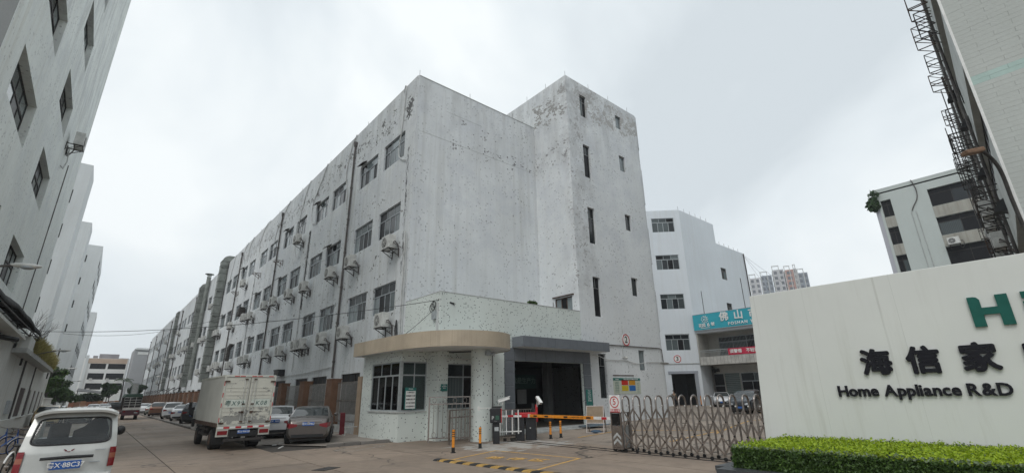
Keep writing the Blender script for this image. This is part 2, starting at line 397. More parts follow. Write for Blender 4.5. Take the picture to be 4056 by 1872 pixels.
MT['walltower']=wall_mat('weathered_tower_wall',(.69,.715,.725),.30,.10,.6,
   zones=[((20,22.9),(19.2,24),(21.2,24.6),.27,(.31,.305,.295)),((20,22.9),(19.2,24),(17.6,20),.22,(.27,.265,.27)),((22.9,33),(18,21.5),(21.8,25),.19,(.40,.395,.385)),
          ((20,25),(19.2,20.4),(8,25),.16,(.40,.40,.40)),((20,22.9),(20.5,23.4),(8,13),.15,(.36,.36,.37))],tint=(.55,.54,.51))
MT['wallleft']=wall_mat('pale_green_white_wall',(.78,.815,.785),.40,.08,.3,tint=(.50,.48,.40))
MT['wallleft2']=wall_mat('far_white_wall',(.64,.665,.665),.22,.07,0)
MT['wallback']=wall_mat('white_courtyard_building_wall',(.64,.68,.715),.30,.06,0,tint=(.46,.45,.42))
MT['terrazzo']=terrazzo('chipped_mosaic_cladding')
MT['road']=concrete('road_concrete',(.26,.205,.16))
MT['pave']=concrete('pavement_concrete',(.25,.22,.19))
MT['yard']=concrete('courtyard_concrete',(.27,.225,.185))
MT['kerb']=concrete('kerb_stone',(.20,.185,.17),False)
MT['soil']=plain('bare_ground',(.16,.145,.12),.95,0,.25,.4)
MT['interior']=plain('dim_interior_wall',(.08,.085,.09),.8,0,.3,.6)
MT['greypanel']=plain('grey_cladding_panel',(.155,.17,.19),.45,.1,.10,.7)
MT['sill']=plain('concrete_sill',(.42,.43,.42),.85,0,.25,3)
def bold_cn(s,size,y,z,par,mt,xp,k,dep,nm='raised_letter'):
    """heavy lettering facing -x: several slightly shifted copies of the thin glyph in one mesh"""
    me=text_mesh(s,size,dep,0); vs=[];fs=[]
    for i,(a,b_) in enumerate([(0,0)]+[(k*math.cos(t),k*math.sin(t)) for t in np.linspace(0,2*PI,9)[:-1]]):
        o=len(vs); dy=-.0007*i
        vs+=[(v.co.x+a,v.co.y+dy,v.co.z+b_) for v in me.vertices]; fs+=[[q+o for q in p.vertices] for p in me.polygons]
    m2=bpy.data.meshes.new(nm); m2.from_pydata(vs,[],fs); m2.update(); m2.materials.append(mt)
    return link(nm,m2,None,par,(xp,y,z),-PI/2,True)
# ================================================================ SETTING
def gz(x,y):    # the courtyard climbs gently away from the gate
    return float(np.interp(x,[15.9,27,45,70],[0,.21,.3,.3]))
g=MB(); g.add([(-690,-690,-.06),(690,-690,-.06),(690,690,-.06),(-690,690,-.06)],[(0,1,2,3)]); struct('ground',g,MT['soil'])
rd=struct('road',MB().box(-9,100,-.2,5.75,300,-.012),MT['road'])
part('joint_filler',MB().box(-9,-30,-.2,5.75,100,-.014).box(5.75,-30,-.2,15.9,24.4,-.0145),plain('dark_joint_filler',(.05,.043,.036),.9),rd)
# road slabs: recessed joints between cast concrete slabs
def slab(x0,y0,x1,y1,par,mt,z=0,nm='concrete_slab'):
    q=.017; mb=MB().box(x0+q,y0+q,-.15,x1-q,y1-q,z); return part(nm,mb,mt,par)
ys=[-12.6,-6.7,-.8,5.1,11.0,16.8,22.7,28.6,34.5,40.4,46.3,52.2,58.1,64,70,76,82,88,94,100]
for i in range(len(ys)-1):
    for a,b_ in ((-9,-5.3),(-5.3,-1.5),(-1.5,2.27),(2.27,5.74)): slab(a,ys[i],b_,ys[i+1],rd,MT['road'])
for a,b_ in ((5.74,9.3),(9.3,12.7),(12.7,15.88)):
    for y0,y1 in ((-12.6,-6.7),(-6.7,-.8),(-.8,5.1),(5.1,11.0),(11.0,16.0),(16.0,21.1)): slab(a,y0,b_,y1,rd,MT['road'])
# courtyard sheet
cy=MB(); xs=[15.9,18,20,22,24,27,31,36,45,60,85]; yy=[-25,-10,0,8,14,20,30,45,60]
for i in range(len(xs)):
    for y in yy: cy.v.append((xs[i],y,gz(xs[i],y)))
n=len(yy)
for i in range(len(xs)-1):
    for j in range(n-1): cy.f.append([i*n+j,(i+1)*n+j,(i+1)*n+j+1,i*n+j+1]); cy.mi.append(0)
cyo=struct('courtyard',cy,MT['yard'])
# pavement strip along the long facade, with kerb stones
pv=struct('pavement',MB().box(5.95,24.45,-.1,12.3,207,.035).add([(8.0,21.3,.036),(10.85,21.3,.036),(10.85,24.44,.036),(6.2,24.44,.036)],[(0,1,2,3)]),MT['pave'])
def kerbrow(p0,p1,n,par=pv,h=.13):
    a=Vector(p0); b_=Vector(p1)
    for i in range(n):
        s_=a.lerp(b_,(i+.02)/n); e_=a.lerp(b_,(i+.98)/n); dz=random.uniform(-.02,.01); dx=random.uniform(-.015,.015)
        mb=MB().beam((s_.x+dx,s_.y,(h+dz)/2-.04),(e_.x+dx,e_.y,(h+dz)/2-.04),.17,h+dz+.08)
        o=part('kerb_stone',mb,MT['kerb'],par)
kerbrow((5.85,24.9,0),(5.75,84,0),74)
kerbrow((7.9,21.2,0),(10.75,21.28,0),4)
struct('far_kerb',MB().box(5.68,84.2,-.05,5.86,200,.12),MT['kerb'])
# ================================================================ THE LONG FACTORY BUILDING
X0,YN,YF,ZR=12.3,23.36,207.0,21.96
FB=thing('factory_building','long white four storey factory building with stained walls and rows of windows beside the street','building',(X0,YN,0))
GL=[MT['glass'],MT['glass_dark'],MT['glass_pale']]
holes=[];wl=[]
ROWS=[(16.62,18.52),(11.58,13.46),(6.66,8.43),(.95,3.38)]
for k in range(19):
    for off in (0,4.0):
        a=24.77+9.63*k+off; b_=a+3.02
        for ri,(z0,z1) in enumerate(ROWS):
            holes.append((YF-b_,YF-a,z0,z1)); wl.append((YF-b_,z0,z1-z0,k,ri))
facade(FB,(X0,YF,0),-PI/2,YF-YN,0,ZR,holes,.16,MT['wallmain'],'street_wall')
for (u,z0,h,k,ri) in wl:
    window(FB,(X0,YF-u,z0),-PI/2,3.02,h,MT['dark_frame'] if ri==3 else MT['alu'],GL if ri<3 else [MT['glass_dark']],split=(k<6 and ri<3) ,tr=.66 if ri<3 else .75,cols=(3,4),inset=.1,fr=.05)
b=MB(); b.box(X0+.3,YN+.3,21.3,22.6,YF,21.6); b.box(X0+.02,YN+.02,21.6,X0+.22,YF,ZR-.005); part('flat_roof',b,MT['sill'],FB)
b=MB(); b.box(X0+.004,YN+.1,ZR,X0+.26,YF,ZR+.05).box(X0+.1,YN-.02,ZR,22.7,YN+.22,ZR+.05); part('parapet_cap',b,MT['sill'],FB)
# interior backing so openings never show sky
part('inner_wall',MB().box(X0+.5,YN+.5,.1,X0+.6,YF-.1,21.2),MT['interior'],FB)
fw=MB(); fw.box(X0+.001,YN,4.3,22.7,YN+.2,ZR-.002); fw.box(X0+.001,YN,0,14.1,YN+.2,4.3); part('gable_wall',fw,MT['wallmain'],FB)
part('back_wall',MB().box(X0,YF,0,30,YF+.25,ZR).box(30,24,0,30.25,YF,ZR),MT['wallmain'],FB)
# faint horizontal joint lines of the render coat
part('render_joint',MB().box(X0+.4,YN-.006,17.9,22.6,YN+.002,17.915).box(X0+2.2,YN-.006,20.1,17.5,YN+.002,20.115),MT['sill'],FB)
# stair tower
def arc(cx,cy,r_,a0,a1,n): return [(cx+r_*math.cos(a0+(a1-a0)*i/n),cy+r_*math.sin(a0+(a1-a0)*i/n)) for i in range(n+1)]
TX,TY,TZ=22.7,19.78,24.93
tall=[(21.96,23.88),(16.85,19.53),(11.79,14.49),(6.73,9.42),(1.62,4.34)]; small=[(22.63,23.87),(18.72,20.1),(13.69,15.0),(8.62,9.98),(3.39,4.75)]
th=[(24.2-TX,24.95-TX,a,b_) for a,b_ in tall]+[(28.62-TX,29.38-TX,a,b_) for a,b_ in small]
facade(FB,(TX,TY,0),0,31.3-TX,0,TZ,th,.22,MT['walltower'],'tower_front_wall')
MT['tower_frame']=plain('grey_tower_window_frame',(.21,.22,.22),.5,.2,.2,6)
for a,b_ in tall: window(FB,(24.2,TY,a),0,.75,b_-a,MT['tower_frame'],[MT['glass'],MT['glass'],MT['glass_dark']],tr=.72,cols=(2,1) if b_-a>2.2 else (2,2),inset=.14,fr=.035)
for a,b_ in small: window(FB,(28.62,TY,a),0,.76,b_-a,MT['tower_frame'],[MT['glass_pale'],MT['glass']],tr=1,cols=(1,1),inset=.14,fr=.035)
facade(FB,(TX,29,0),-PI/2,29-TY,4.3,TZ,[(29-21.95,29-20.38,7.0,8.02)],.14,MT['walltower'],'tower_side_wall')
window(FB,(TX,21.95,7.0),-PI/2,1.57,1.02,MT['rust'],[MT['glass_pale'],MT['glass_dark']],tr=1,cols=(1,3),inset=.08,fr=.07)
part('window_hood',MB().beam((TX-.04,20.2,8.1),(TX-.04,22.1,8.1),.12,.07),MT['rust'],FB)
cw=MB(); A=arc(31.3,21.1,1.32,-PI/2,0,16)
bands=[(19.8,21.9),(14.5,16.75),(9.35,11.6),(4.1,6.3)]
for i in range(16):
    z=0; segs=[]
    ze=[0]+sorted([q for b_ in bands for q in b_])+[TZ]
    for j in range(len(ze)-1):
        hole=(j%2==1) and 3<=i<12
        if not hole: cw.add([(A[i][0],A[i][1],ze[j]),(A[i+1][0],A[i+1][1],ze[j]),(A[i+1][0],A[i+1][1],ze[j+1]),(A[i][0],A[i][1],ze[j+1])],[(0,1,2,3)])
me=cw.mesh('tower_round_corner'); me.polygons.foreach_set('use_smooth',[True]*len(me.polygons)); part('tower_round_corner',me,MT['walltower'],FB)
for (a,b_) in bands:
    Ai=arc(31.3,21.1,1.14,-PI/2+3*PI/32,-PI/2+12*PI/32,8); Ao=arc(31.3,21.1,1.31,-PI/2+3*PI/32,-PI/2+12*PI/32,8)
    mb=MB(); fr=MB()
    for i in range(8): mb.add([(*Ai[i],a),(*Ai[i+1],a),(*Ai[i+1],b_),(*Ai[i],b_)],[(0,1,2,3)])
    for i in range(8):
        for z in (a,b_): fr.add([(*Ai[i],z),(*Ai[i+1],z),(*Ao[i+1],z),(*Ao[i],z)],[(0,1,2,3)])
    for z in (a+.04,(a+b_)/2,b_-.04): fr.tube([(p[0]*1,p[1],z) for p in arc(31.3,21.1,1.17,-PI/2+3*PI/32,-PI/2+12*PI/32,8)],.03,6)
    w_=part('curved_window',fr,MT['dark_frame'],FB); part('pane',mb,MT['glass'],w_)
b=MB(); b.prism([(TX+.02,TY+.02)]+[(31.3+(p[0]-31.3)*.99,21.1+(p[1]-21.1)*.99) for p in A]+[(32.6,29),(TX+.02,29)],TZ-.3,TZ-.01); part('tower_roof',b,MT['sill'],FB)
part('tower_back_wall',MB().box(32.6,21.1,0,32.62,29,TZ).box(TX,29,ZR,32.6,29.1,TZ),MT['walltower'],FB)
part('tower_base_ledge',MB().prism([(31.2,TY-.03),(32.3,TY-.03),(32.72,20.6),(32.72,22),(31.5,22)],3.9,3.98),MT['sill'],FB)
# podium with chipped mosaic cladding and the gateway
PZ=6.9; PX1,PX2,PTOP=17.06,22.64,3.68
facade(FB,(X0,TY,0),0,TX-X0,0,PZ,[(PX1-X0,PX2-X0,-.0,PTOP),(12.85-X0,14.75-X0,1.35,3.44)],.18,MT['terrazzo'],'podium_wall')
window(FB,(12.85,TY,1.35),0,1.9,2.09,MT['alu'],[MT['glass'],MT['glass_dark']],tr=.70,cols=(2,2),inset=.08,fr=.05)
part('podium_side_wall',MB().box(X0,TY+.001,0,X0+.2,YN,PZ-.002),MT['terrazzo'],FB)
part('podium_roof',MB().box(X0+.2,TY+.18,PZ-.5,TX,YN,PZ-.35),MT['sill'],FB)
part('podium_cap',MB().box(X0-.01,TY-.012,PZ,TX,TY+.2,PZ+.035).box(X0-.01,TY+.2,PZ,X0+.2,YN,PZ+.035),MT['sill'],FB)
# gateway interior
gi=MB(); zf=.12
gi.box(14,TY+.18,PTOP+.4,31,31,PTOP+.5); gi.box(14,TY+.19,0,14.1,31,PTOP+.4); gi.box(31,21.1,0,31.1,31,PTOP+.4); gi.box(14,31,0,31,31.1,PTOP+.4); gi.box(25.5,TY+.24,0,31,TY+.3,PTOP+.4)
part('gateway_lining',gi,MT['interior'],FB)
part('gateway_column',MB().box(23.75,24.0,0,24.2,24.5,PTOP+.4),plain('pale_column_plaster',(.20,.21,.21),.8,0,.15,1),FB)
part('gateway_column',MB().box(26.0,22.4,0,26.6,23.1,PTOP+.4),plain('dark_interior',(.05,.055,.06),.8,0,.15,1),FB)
part('step',MB().box(PX1-.3,TY-.55,-.02,24.3,TY+.5,.19).box(PX1-.6,TY-.9,-.02,24.6,TY-.55,.12),MT['sill'],FB)
# grey tile surround of the gateway: tiles
sur=thing('gateway_surround','grey tiled surround framing the dark gateway under the grey canopy','gateway surround',(16.37,TY,0))
for i,(x0,x1) in enumerate(((16.37,PX1),(PX2,23.33))):
    z=[0,.75,1.55,2.35,3.1,3.7,4.36] if i==0 else [0,.7,1.5,2.3,3.0,3.7,4.36]
    for j in range(6):
        part('tile',MB().box(x0+.006,TY-.06,z[j]+.006,x1-.006,TY-.002,z[j+1]-.006),MT['greypanel'],sur)
xx=np.linspace(PX1,PX2,8)
for j in range(7): part('tile',MB().box(xx[j]+.006,TY-.06,PTOP+.006,xx[j+1]-.006,TY-.002,4.355),MT['greypanel'],sur)
# grey panel canopy
cn=thing('entrance_canopy','grey panelled flat canopy projecting over the gateway','canopy',(16.9,TY,4.37))
part('canopy_core',MB().box(16.93,TY-.97,4.40,24.12,TY-.062,4.9),MT['greypanel'],cn)
xx=np.linspace(16.9,24.15,13)
for j in range(12): part('cladding_panel',MB().box(xx[j]+.005,TY-1.0,4.37,xx[j+1]-.005,TY-.972,4.92),MT['greypanel'],cn)
part('cladding_panel',MB().box(16.9,TY-.97,4.37,16.928,TY-.065,4.92),MT['greypanel'],cn); part('cladding_panel',MB().box(24.122,TY-.97,4.37,24.15,TY-.065,4.92),MT['greypanel'],cn)
part('soffit',MB().box(16.93,TY-.97,4.371,24.12,TY-.065,4.39),MT['wallleft2'],cn)
# lightning rods
b=MB()
for k in range(20): b.tube([(X0+.15,YN+.15+k*8,ZR+.05),(X0+.15,YN+.15+k*8,ZR+.55)],.012,5)
for x in (16.5,20.5): b.tube([(x,YN+.1,ZR+.05),(x,YN+.1,ZR+.5)],.012,5)
for x,y in ((TX+.15,TY+.15),(25.5,TY+.1),(28,TY+.1),(30.6,TY+.1),(TX+.1,22),(TX+.1,24.2)): b.tube([(x,y,TZ-.01),(x,y,TZ+.5)],.012,5)
part('lightning_rods',b,MT['darkiron'],FB)
# ---- drain pipes on the street wall
def drain(y,ztop,zbot=3.2,r_=.075,mt=None):
    b=MB(); x=X0-.12; b.tube([(x,y,zbot),(x,y,ztop)],r_,8); b.cyl((x,y,ztop-.05),r_*1.5,.4,8,r2=r_*2.2)
    z=zbot+1
    while z<ztop: b.cyl((x,y,z),r_*1.35,.12,8); z+=2.6
    part('drain_pipe',b,mt or MT['pipe_dark'],FB,True)
for y in (33.05,52.65,71.75): drain(y,20.9)
for k in range(4,10): drain(33.05+19.27*k-.4,20.7,r_=.09)
b=MB(); b.tube([(X0-.1,23.75,5),(X0-.1,23.75,11.2)],.045,8); b.tube([(X0-.1,23.55,4.5),(X0-.1,23.55,11.0)],.03,8); part('conduit',b,MT['pipe'],FB,True)
b=MB(); b.tube([(X0-.1,24.15,4.6),(X0-.1,24.3,5.6),(X0-.12,24.15,6.0),(X0-.1,24.0,5.0)],.04,6); part('refrigerant_hose',b,MT['cable'],FB,True)
for y in (42.4,61.9,26.9+54,96.9,):
    b=MB(); b.tube([(X0-.06,y,4),(X0-.06,y,16 if y<60 else 14)],.03,6); part('conduit',b,MT['pipe'],FB,True)
b=MB(); b.tube([(X0-.08,33.4,3.95),(X0-.08,39,3.75),(X0-.08,48,3.7)],.03,6); part('conduit',b,MT['pipe'],FB,True)
# white hoses hanging from the roof edge
def hose(pts,r_=.035):
    # pts: (Y,z) along the wall; smooth them
    P=[]
    for i in range(len(pts)-1):
        p0=pts[max(i-1,0)];p1=pts[i];p2=pts[i+1];p3=pts[min(i+2,len(pts)-1)]
        for t in (0,.25,.5,.75):
            P.append(tuple(.5*((2*p1[k])+(-p0[k]+p2[k])*t+(2*p0[k]-5*p1[k]+4*p2[k]-p3[k])*t*t+(-p0[k]+3*p1[k]-3*p2[k]+p3[k])*t**3) for k in (0,1)))
    P.append(pts[-1]); b=MB(); b.tube([(X0-.07,p[0],p[1]) for p in P],r_,6); part('roof_hose',b,MT['pipe'],FB,True)
hose([(25.2,21.6),(25.0,22.05),(24.9,21.5),(25.1,19),(25.4,17.1),(24.9,16.4),(24.3,16.1)])
hose([(33.1,22.0),(33.9,21.2),(34.6,19.0),(33.9,17.2),(33.9,16.0),(33.2,15.6)])
hose([(39.5,22.0),(40.4,20.9),(42.4,18.9),(42.0,17.0),(40.4,16.6)])
hose([(44.0,22.0),(45.2,20.6),(46.2,18),(46.4,15.6),(45.8,14.7)])
hose([(50.5,22),(52.6,20.8),(54.4,19.6),(54.8,18),(54.4,17.1)])
hose([(58,22),(60,21.8),(62,20),(61.2,18.4),(60.2,17.2)])
hose([(69,22),(70.6,21.2),(71,19.4),(70.2,17.6)]); hose([(66,22),(67.6,20.8),(67.8,19)])
hose([(76.5,22),(77.5,19.8),(78.2,18)])
# window hoods: small rusty awnings over a few top corners
for y,z in ((31.2,18.6),(36.9,13.5),(41,18.6),(50.6,13.5),(60,13.5),(50.2,18.6),(60,8.5),(69.9,18.6),(79.5,13.5)):
    part('window_hood',MB().add([(X0-.35,y-.5,z-.12),(X0-.35,y+.5,z-.12),(X0,y+.5,z+.12),(X0,y-.5,z+.12),(X0-.35,y-.5,z-.16),(X0-.35,y+.5,z-.16),(X0,y+.5,z+.08),(X0,y-.5,z+.08)],[(0,1,2,3),(7,6,5,4),(0,4,5,1),(1,5,6,2),(2,6,7,3),(3,7,4,0)]),MT['darkiron'],FB)
# ---- ventilation ducts
def duct(y,dep,wid,zb,zt,lab,seg=1.22,elbow=True):
    t=thing('ventilation_duct',lab,'ventilation duct',(X0-dep/2,y+wid/2,zb),0,'galvanised ducts climbing the street wall')
    z=zb
    while z<zt-.1:
        z2=min(z+seg,zt); b=MB().box(X0-dep,y,z+.02,X0-.12,y+wid,z2-.02); b.box(X0-dep-.04,y-.04,z2-.035,X0-.09,y+wid+.04,z2+.015,1)
        part('duct_segment',b,[MT['galv'],MT['darkiron']],t); z=z2
    b=MB()
    for zz in np.arange(zb+2,zt,3.7): b.beam((X0,y+.1,zz-.4),(X0-dep,y-.05,zz),.05).beam((X0,y+wid,zz),(X0-dep,y+wid+.05,zz),.05).beam((X0-dep,y-.06,zz),(X0,y-.06,zz),.05)
    part('duct_bracket',b,MT['darkiron'],t)
    if elbow:
        b=MB(); R=dep*.95; n=8; v=[]
        for i in range(n+1):
            a=PI-i*PI/2/n; cx=X0+.02; cz=zt
            for (rr,yy_) in ((R,y),(R,y+wid),(.15,y+wid),(.15,y)): v.append((cx+rr*math.cos(a)*1.0,yy_,cz+rr*math.sin(a)))
        fs=[]
        for i in range(n):
            for j in range(4): fs.append([i*4+j,i*4+(j+1)%4,(i+1)*4+(j+1)%4,(i+1)*4+j])
        b.add(v,fs); part('duct_elbow',b,MT['galv'],t)
        part('duct_segment',MB().box(X0+.03,y,zt+.16,X0+2.0,y+wid,zt+R),MT['galv'],t)
    return t
duct(81.3,1.05,1.25,4.25,22.0,'largest grey metal duct climbing the street wall, nearest to the gable corner')
duct(101.6,.88,1.15,4.0,21.5,'middle grey metal duct on the street wall behind the round flue')
duct(136.3,.65,1.0,3.8,21.4,'farthest and smallest grey metal duct on the street wall')
t=thing('exhaust_flue','round silver flue pipe with a flat cap rising past the roof between two square ducts','flue',(X0-.4,96.6,4),0)
for i in range(9): part('flue_segment',MB().cyl((X0-.42,96.6,5+i*1.95),.33,1.93,14).cyl((X0-.42,96.6,5+i*1.95+1.9),.37,.05,14),MT['galv'],t,True)
part('flue_cap',MB().cyl((X0-.42,96.6,22.75),.36,.25,12).cyl((X0-.42,96.6,23.0),.7,.08,14),MT['galv'],t,True)
t=solo('wall_box_vent',MB().beam((12.05,64.9,12.2),(12.05,66.0,12.0),.6,.9).xf(Matrix()),MT['darkiron'],'dark sheet metal vent hood on the second floor beside the big duct','vent hood')
for i,(y,z) in enumerate(((44.6,4.1),)):
    solo('wall_box_vent',MB().box(11.75,y-.1,z-.32,12.29,y+1.2,z+.1).box(11.7,y+.0,z+.08,12.29,y+1.25,z+.2),MT['black'],'small black vent hood low on the street wall above the brown pillars','vent hood')
solo('hanging_hose_pipe',MB().tube([(12.1,67.5,8.2),(11.9,67.4,8.25),(11.75,67.4,7.9),(11.75,67.4,6.3)],.22,10),MT['darkiron'],'thick dark bent exhaust pipe beside a second row window far down the wall','exhaust pipe',smooth=True)
for i in range(9):
    solo('canvas_awning',MB().add([(12.28,108+i*9,4.3),(12.28,110.2+i*9,4.3),(11.3,110.2+i*9,3.6),(11.3,108+i*9,3.6),(12.28,108+i*9,4.2),(12.28,110.2+i*9,4.2),(11.3,110.2+i*9,3.5),(11.3,108+i*9,3.5)],[(0,1,2,3),(7,6,5,4),(2,6,7,3),(0,4,5,1),(1,5,6,2),(0,3,7,4)]),MT['black'],'small black awning above the brown fence, %s of nine going up the street'%ORD[i],'awning','black awnings above the brown fence')
# ---- air conditioners
def make_ac(brk=True):
    t=thing('air_conditioner','x','air conditioner',(0,0,0))
    # local: outside is -y, unit 0.85 wide 0.62 high 0.33 deep hanging 0.5 from the wall
    b=MB().box(-.46,-.66,0,.46,-.26,.72); part('casing',b,MT['ac_white'],t,world=False,bevel=.02)
    g_=MB(); g_.cyl((-.12,-.672,.36),.26,.012,22,axis='y'); part('fan_opening',g_,MT['black'],t,world=False)
    g_=MB()
    for rr in (.27,.2,.13,.06): g_.tube([(-.12+rr*math.cos(a),-.685,.36+rr*math.sin(a)) for a in np.linspace(0,2*PI,20)[:-1]],.007,4,closed=True)
    for a in np.linspace(0,PI,5)[:-1]: g_.tube([(-.12-.27*math.cos(a),-.687,.36-.27*math.sin(a)),(-.12+.27*math.cos(a),-.687,.36+.27*math.sin(a))],.007,4)
    part('fan_grille',g_,MT['white_plastic'],t,world=False)
    part('service_cover',MB().box(.461,-.6,.1,.475,-.32,.45),MT['white_plastic'],t,world=False)
    part('bracket',bracket_mb(),MT['darkiron'],t,world=False)
    h=MB(); h.tube([(.49,-.42,.3),(.62,-.4,.32),(.7,-.28,.15),(.66,-.16,-.2),(.5,-.08,-.42),(.36,-.05,-.25),(.34,-.02,.1)],.028,6); h.tube([(.49,-.45,.2),(.58,-.42,.22),(.62,-.2,.1),(.6,-.03,.05)],.02,5)
    part('refrigerant_hose',h,MT['pipe_dark'],t,True,world=False)
    return t
def bracket_mb():
    b=MB()
    for x in (-.38,.38):
        b.beam((x,-.68,-.02),(x,0,-.02),.035).beam((x,-.62,-.02),(x,-.01,-.36),.03).beam((x,-.02,.06),(x,-.02,-.42),.035)
    b.beam((-.42,-.66,-.02),(.42,-.66,-.02),.035).beam((-.42,-.3,-.02),(.42,-.3,-.02),.03)
    return b
ac0=make_ac()
acs=[(25.2,6.0,'first'),(30.9,5.9,0),(34.9,5.9,0),(39.3,5.9,0),(40.8,5.9,0),(45.2,5.8,0),(50.0,5.9,0),(58.0,5.9,0),(60.1,5.9,0),(25.0,10.6,0),(30.8,10.7,0),(34.6,10.7,0),(40.6,10.7,0),(44.9,10.8,0),(49.8,10.9,0),(53.2,11.0,0),(59.3,10.7,0),(62.2,10.9,0),(69.6,10.8,0),(44.3,15.9,0),(65.9,15.7,0),(78.3,10.8,0),(79.8,10.8,0),(89.1,11.0,0),(92.8,11.0,0),(99.8,10.9,0),(108.5,11.0,0),(126.7,15.8,0),(150.1,15.9,0),(89.2,5.9,0),(78.8,5.9,0),(73.6,6.0,0),(66.5,5.7,0),(126.9,10.8,0),(132.0,11.1,0),(113.2,11.2,0),(145.7,11.2,0),(88.5,16.0,0),(75.2,6.2,0),(158,11.1,0),(163,11,0),(170,10.9,0),(120,6,0),(118,11,0),(139,6,0),(151,6.1,0),(172,16,0),(185,11,0),(187,6,0),(106,6,0),(110.5,6,0)]
rows={0:[],1:[],2:[]}
for (y,z,_) in acs: rows[0 if z<8 else 1 if z<13 else 2].append((y,z))
RN=['lowest','middle','highest']
for ri in rows:
    for i,(y,z) in enumerate(sorted(rows[ri])):
        dup(ac0,(X0,y,z-.33),-PI/2,f'air conditioner, {ORD[i]} from the gable corner on the {RN[ri]} row of the street wall','air conditioners on the street wall of the factory',(1.12,1.12,1.14))
kill(ac0)
br0=solo('empty_bracket',bracket_mb(),MT['rust'],'x','bracket'); 
for i,(y,z) in enumerate(((50.7,15.3),(59.7,15.8),(70.9,15.5))):
    o=br0.copy(); C.objects.link(o); o.location=(X0,y,z); o.rotation_euler=(0,0,-PI/2); o.scale=(1.1,1.1,1.3)
    o['label']=f'{["nearest","middle","farthest"][i]} of the three empty rusty brackets below the top floor windows'; o['group']='empty air conditioner brackets'
bpy.data.objects.remove(br0)
# ---- brown pillar fence in front of the street wall
MT['brown']=plain('brown_stone_pillar',(.17,.088,.05),.75,0,.2,2,bump=.2)
FE=thing('pillar_fence','fence of brown stone pillars and grey bars along the foot of the long factory wall','fence',(11.5,27,0))
MT['palebar']=plain('pale_painted_bar',(.36,.35,.33),.6,.2,.2,4)
bw=MB().box(-.010,-.009,0,.010,.009,2.25).mesh('bar'); 
py=[30.0+5.22*i for i in range(34)]
for i,y in enumerate(py):
    o=part('pillar',MB().box(11.12,y+.1,-.02,11.72,y+1.05,3.0).box(11.09,y+.07,3.0,11.75,y+1.08,3.06),MT['brown'],FE)
part('pillar',MB().box(11.3,26.15,-.02,11.75,26.65,3.05),plain('tan_render_pillar',(.36,.27,.19),.8,0,.15,2),FE)
spans=[(26.65,30.1)]+[(py[i]+1.05,py[i+1]+.1) for i in range(33)]
far=MB(); lw=MB()
for i,(a,b_) in enumerate(spans):
    lw.box(11.38,a,-.02,11.62,b_,.42)
    if i<7:
        r_=MB(); 
        for z in (.62,1.75,2.78): r_.box(11.485,a,z,11.515,b_,z+.035)
        part('rail',r_,MT['steel'],FE)
        n=int((b_-a)/.125)
        for j in range(1,n):
            if i>2 and j%2: continue
            part('bar',bw,MT['palebar'] if i==0 else MT['rust'],FE,loc=(11.5,a+(b_-a)*j/n,.58))
    else:
        for z in (.62,2.78): far.box(11.49,a,z,11.51,b_,z+.03)
        for j in range(1,14): far.box(11.49,a+(b_-a)*j/14-.012,.6,11.51,a+(b_-a)*j/14+.012,2.8)
part('low_wall',lw,MT['sill'],FE); part('far_bars',far,MT['steel'],FE,stuff=True)
# ================================================================ GUARD BOOTH
def clear_glass(name,tint=(.6,.68,.68),mixf=.80):
    mm=bpy.data.materials.new(name); mm.use_nodes=True; t=mm.node_tree; t.nodes.clear()
    o=t.nodes.new('ShaderNodeOutputMaterial'); tr=t.nodes.new('ShaderNodeBsdfTransparent'); gl=t.nodes.new('ShaderNodeBsdfGlossy'); mx=t.nodes.new('ShaderNodeMixShader'); fr=t.nodes.new('ShaderNodeFresnel')
    tr.inputs[0].default_value=(*tint,1); gl.inputs['Roughness'].default_value=.03; fr.inputs[0].default_value=1.6
    t.links.new(fr.outputs[0],mx.inputs[0]); t.links.new(tr.outputs[0],mx.inputs[1]); t.links.new(gl.outputs[0],mx.inputs[2]); t.links.new(mx.outputs[0],o.inputs[0]); return mm
MT['clear']=clear_glass('clear_glass')
MT['beige']=None
bb=NB('beige_mosaic_tiles'); s_=bb.sep(); T=.05
lx=bb.math('FRACT',bb.math('DIVIDE',bb.math('ADD',s_[0],s_[1]),T)); lz=bb.math('FRACT',bb.math('DIVIDE',s_[2],T))
ln=bb.math('MAXIMUM',bb.math('LESS_THAN',lx,.12),bb.math('LESS_THAN',lz,.12))
col=bb.mul((.43,.36,.27),bb.ramp(bb.noise(.9,5,.6),.3,.7,.82,1.1)); col=bb.mix(bb.math('MULTIPLY',ln,.35),col,(.25,.2,.15))
st=bb.ramp(bb.noise(1,5,.6,sc3=(4,4,.3)),.55,.75,0,.4); col=bb.mix(st,col,(.22,.18,.13)); MT['beige']=bb.done(col,.6)
BT=thing('guard_booth','small guard booth in speckled mosaic with curved beige roof edge and thick column','guard booth',(10.85,20.75,0))
facade(BT,(10.85,24.95,0),-PI/2,4.2,0,4.02,[(1.0,4.1,1.3,3.54)],.2,MT['terrazzo'],'side_wall')
facade(BT,(10.85,20.75,0),0,1.45,0,4.02,[(.1,1.44,1.3,3.54)],.2,MT['terrazzo'],'front_wall')
part('inner_floor',MB().box(11.05,20.95,.05,12.28,24.9,.12),MT['interior'],BT)
part('inner_wall',MB().box(11.06,24.85,.1,12.28,24.9,4.0).box(12.22,20.95,.1,12.28,24.85,4.0),plain('booth_inner_paint',(.42,.45,.43),.8,0,.1,1),BT)
part('desk',MB().box(11.08,21.3,.85,11.65,24.4,.9).box(11.6,21.3,.12,11.64,24.4,.85),MT['sill'],BT)
part('monitor',MB().box(11.35,22.0,.95,11.38,22.5,1.35).box(11.35,22.2,.9,11.4,22.3,.97),MT['black'],BT)
part('chair_back',MB().box(11.9,22.6,.7,11.98,23.1,1.5).box(11.75,22.6,.6,12.1,23.1,.7),MT['black'],BT)
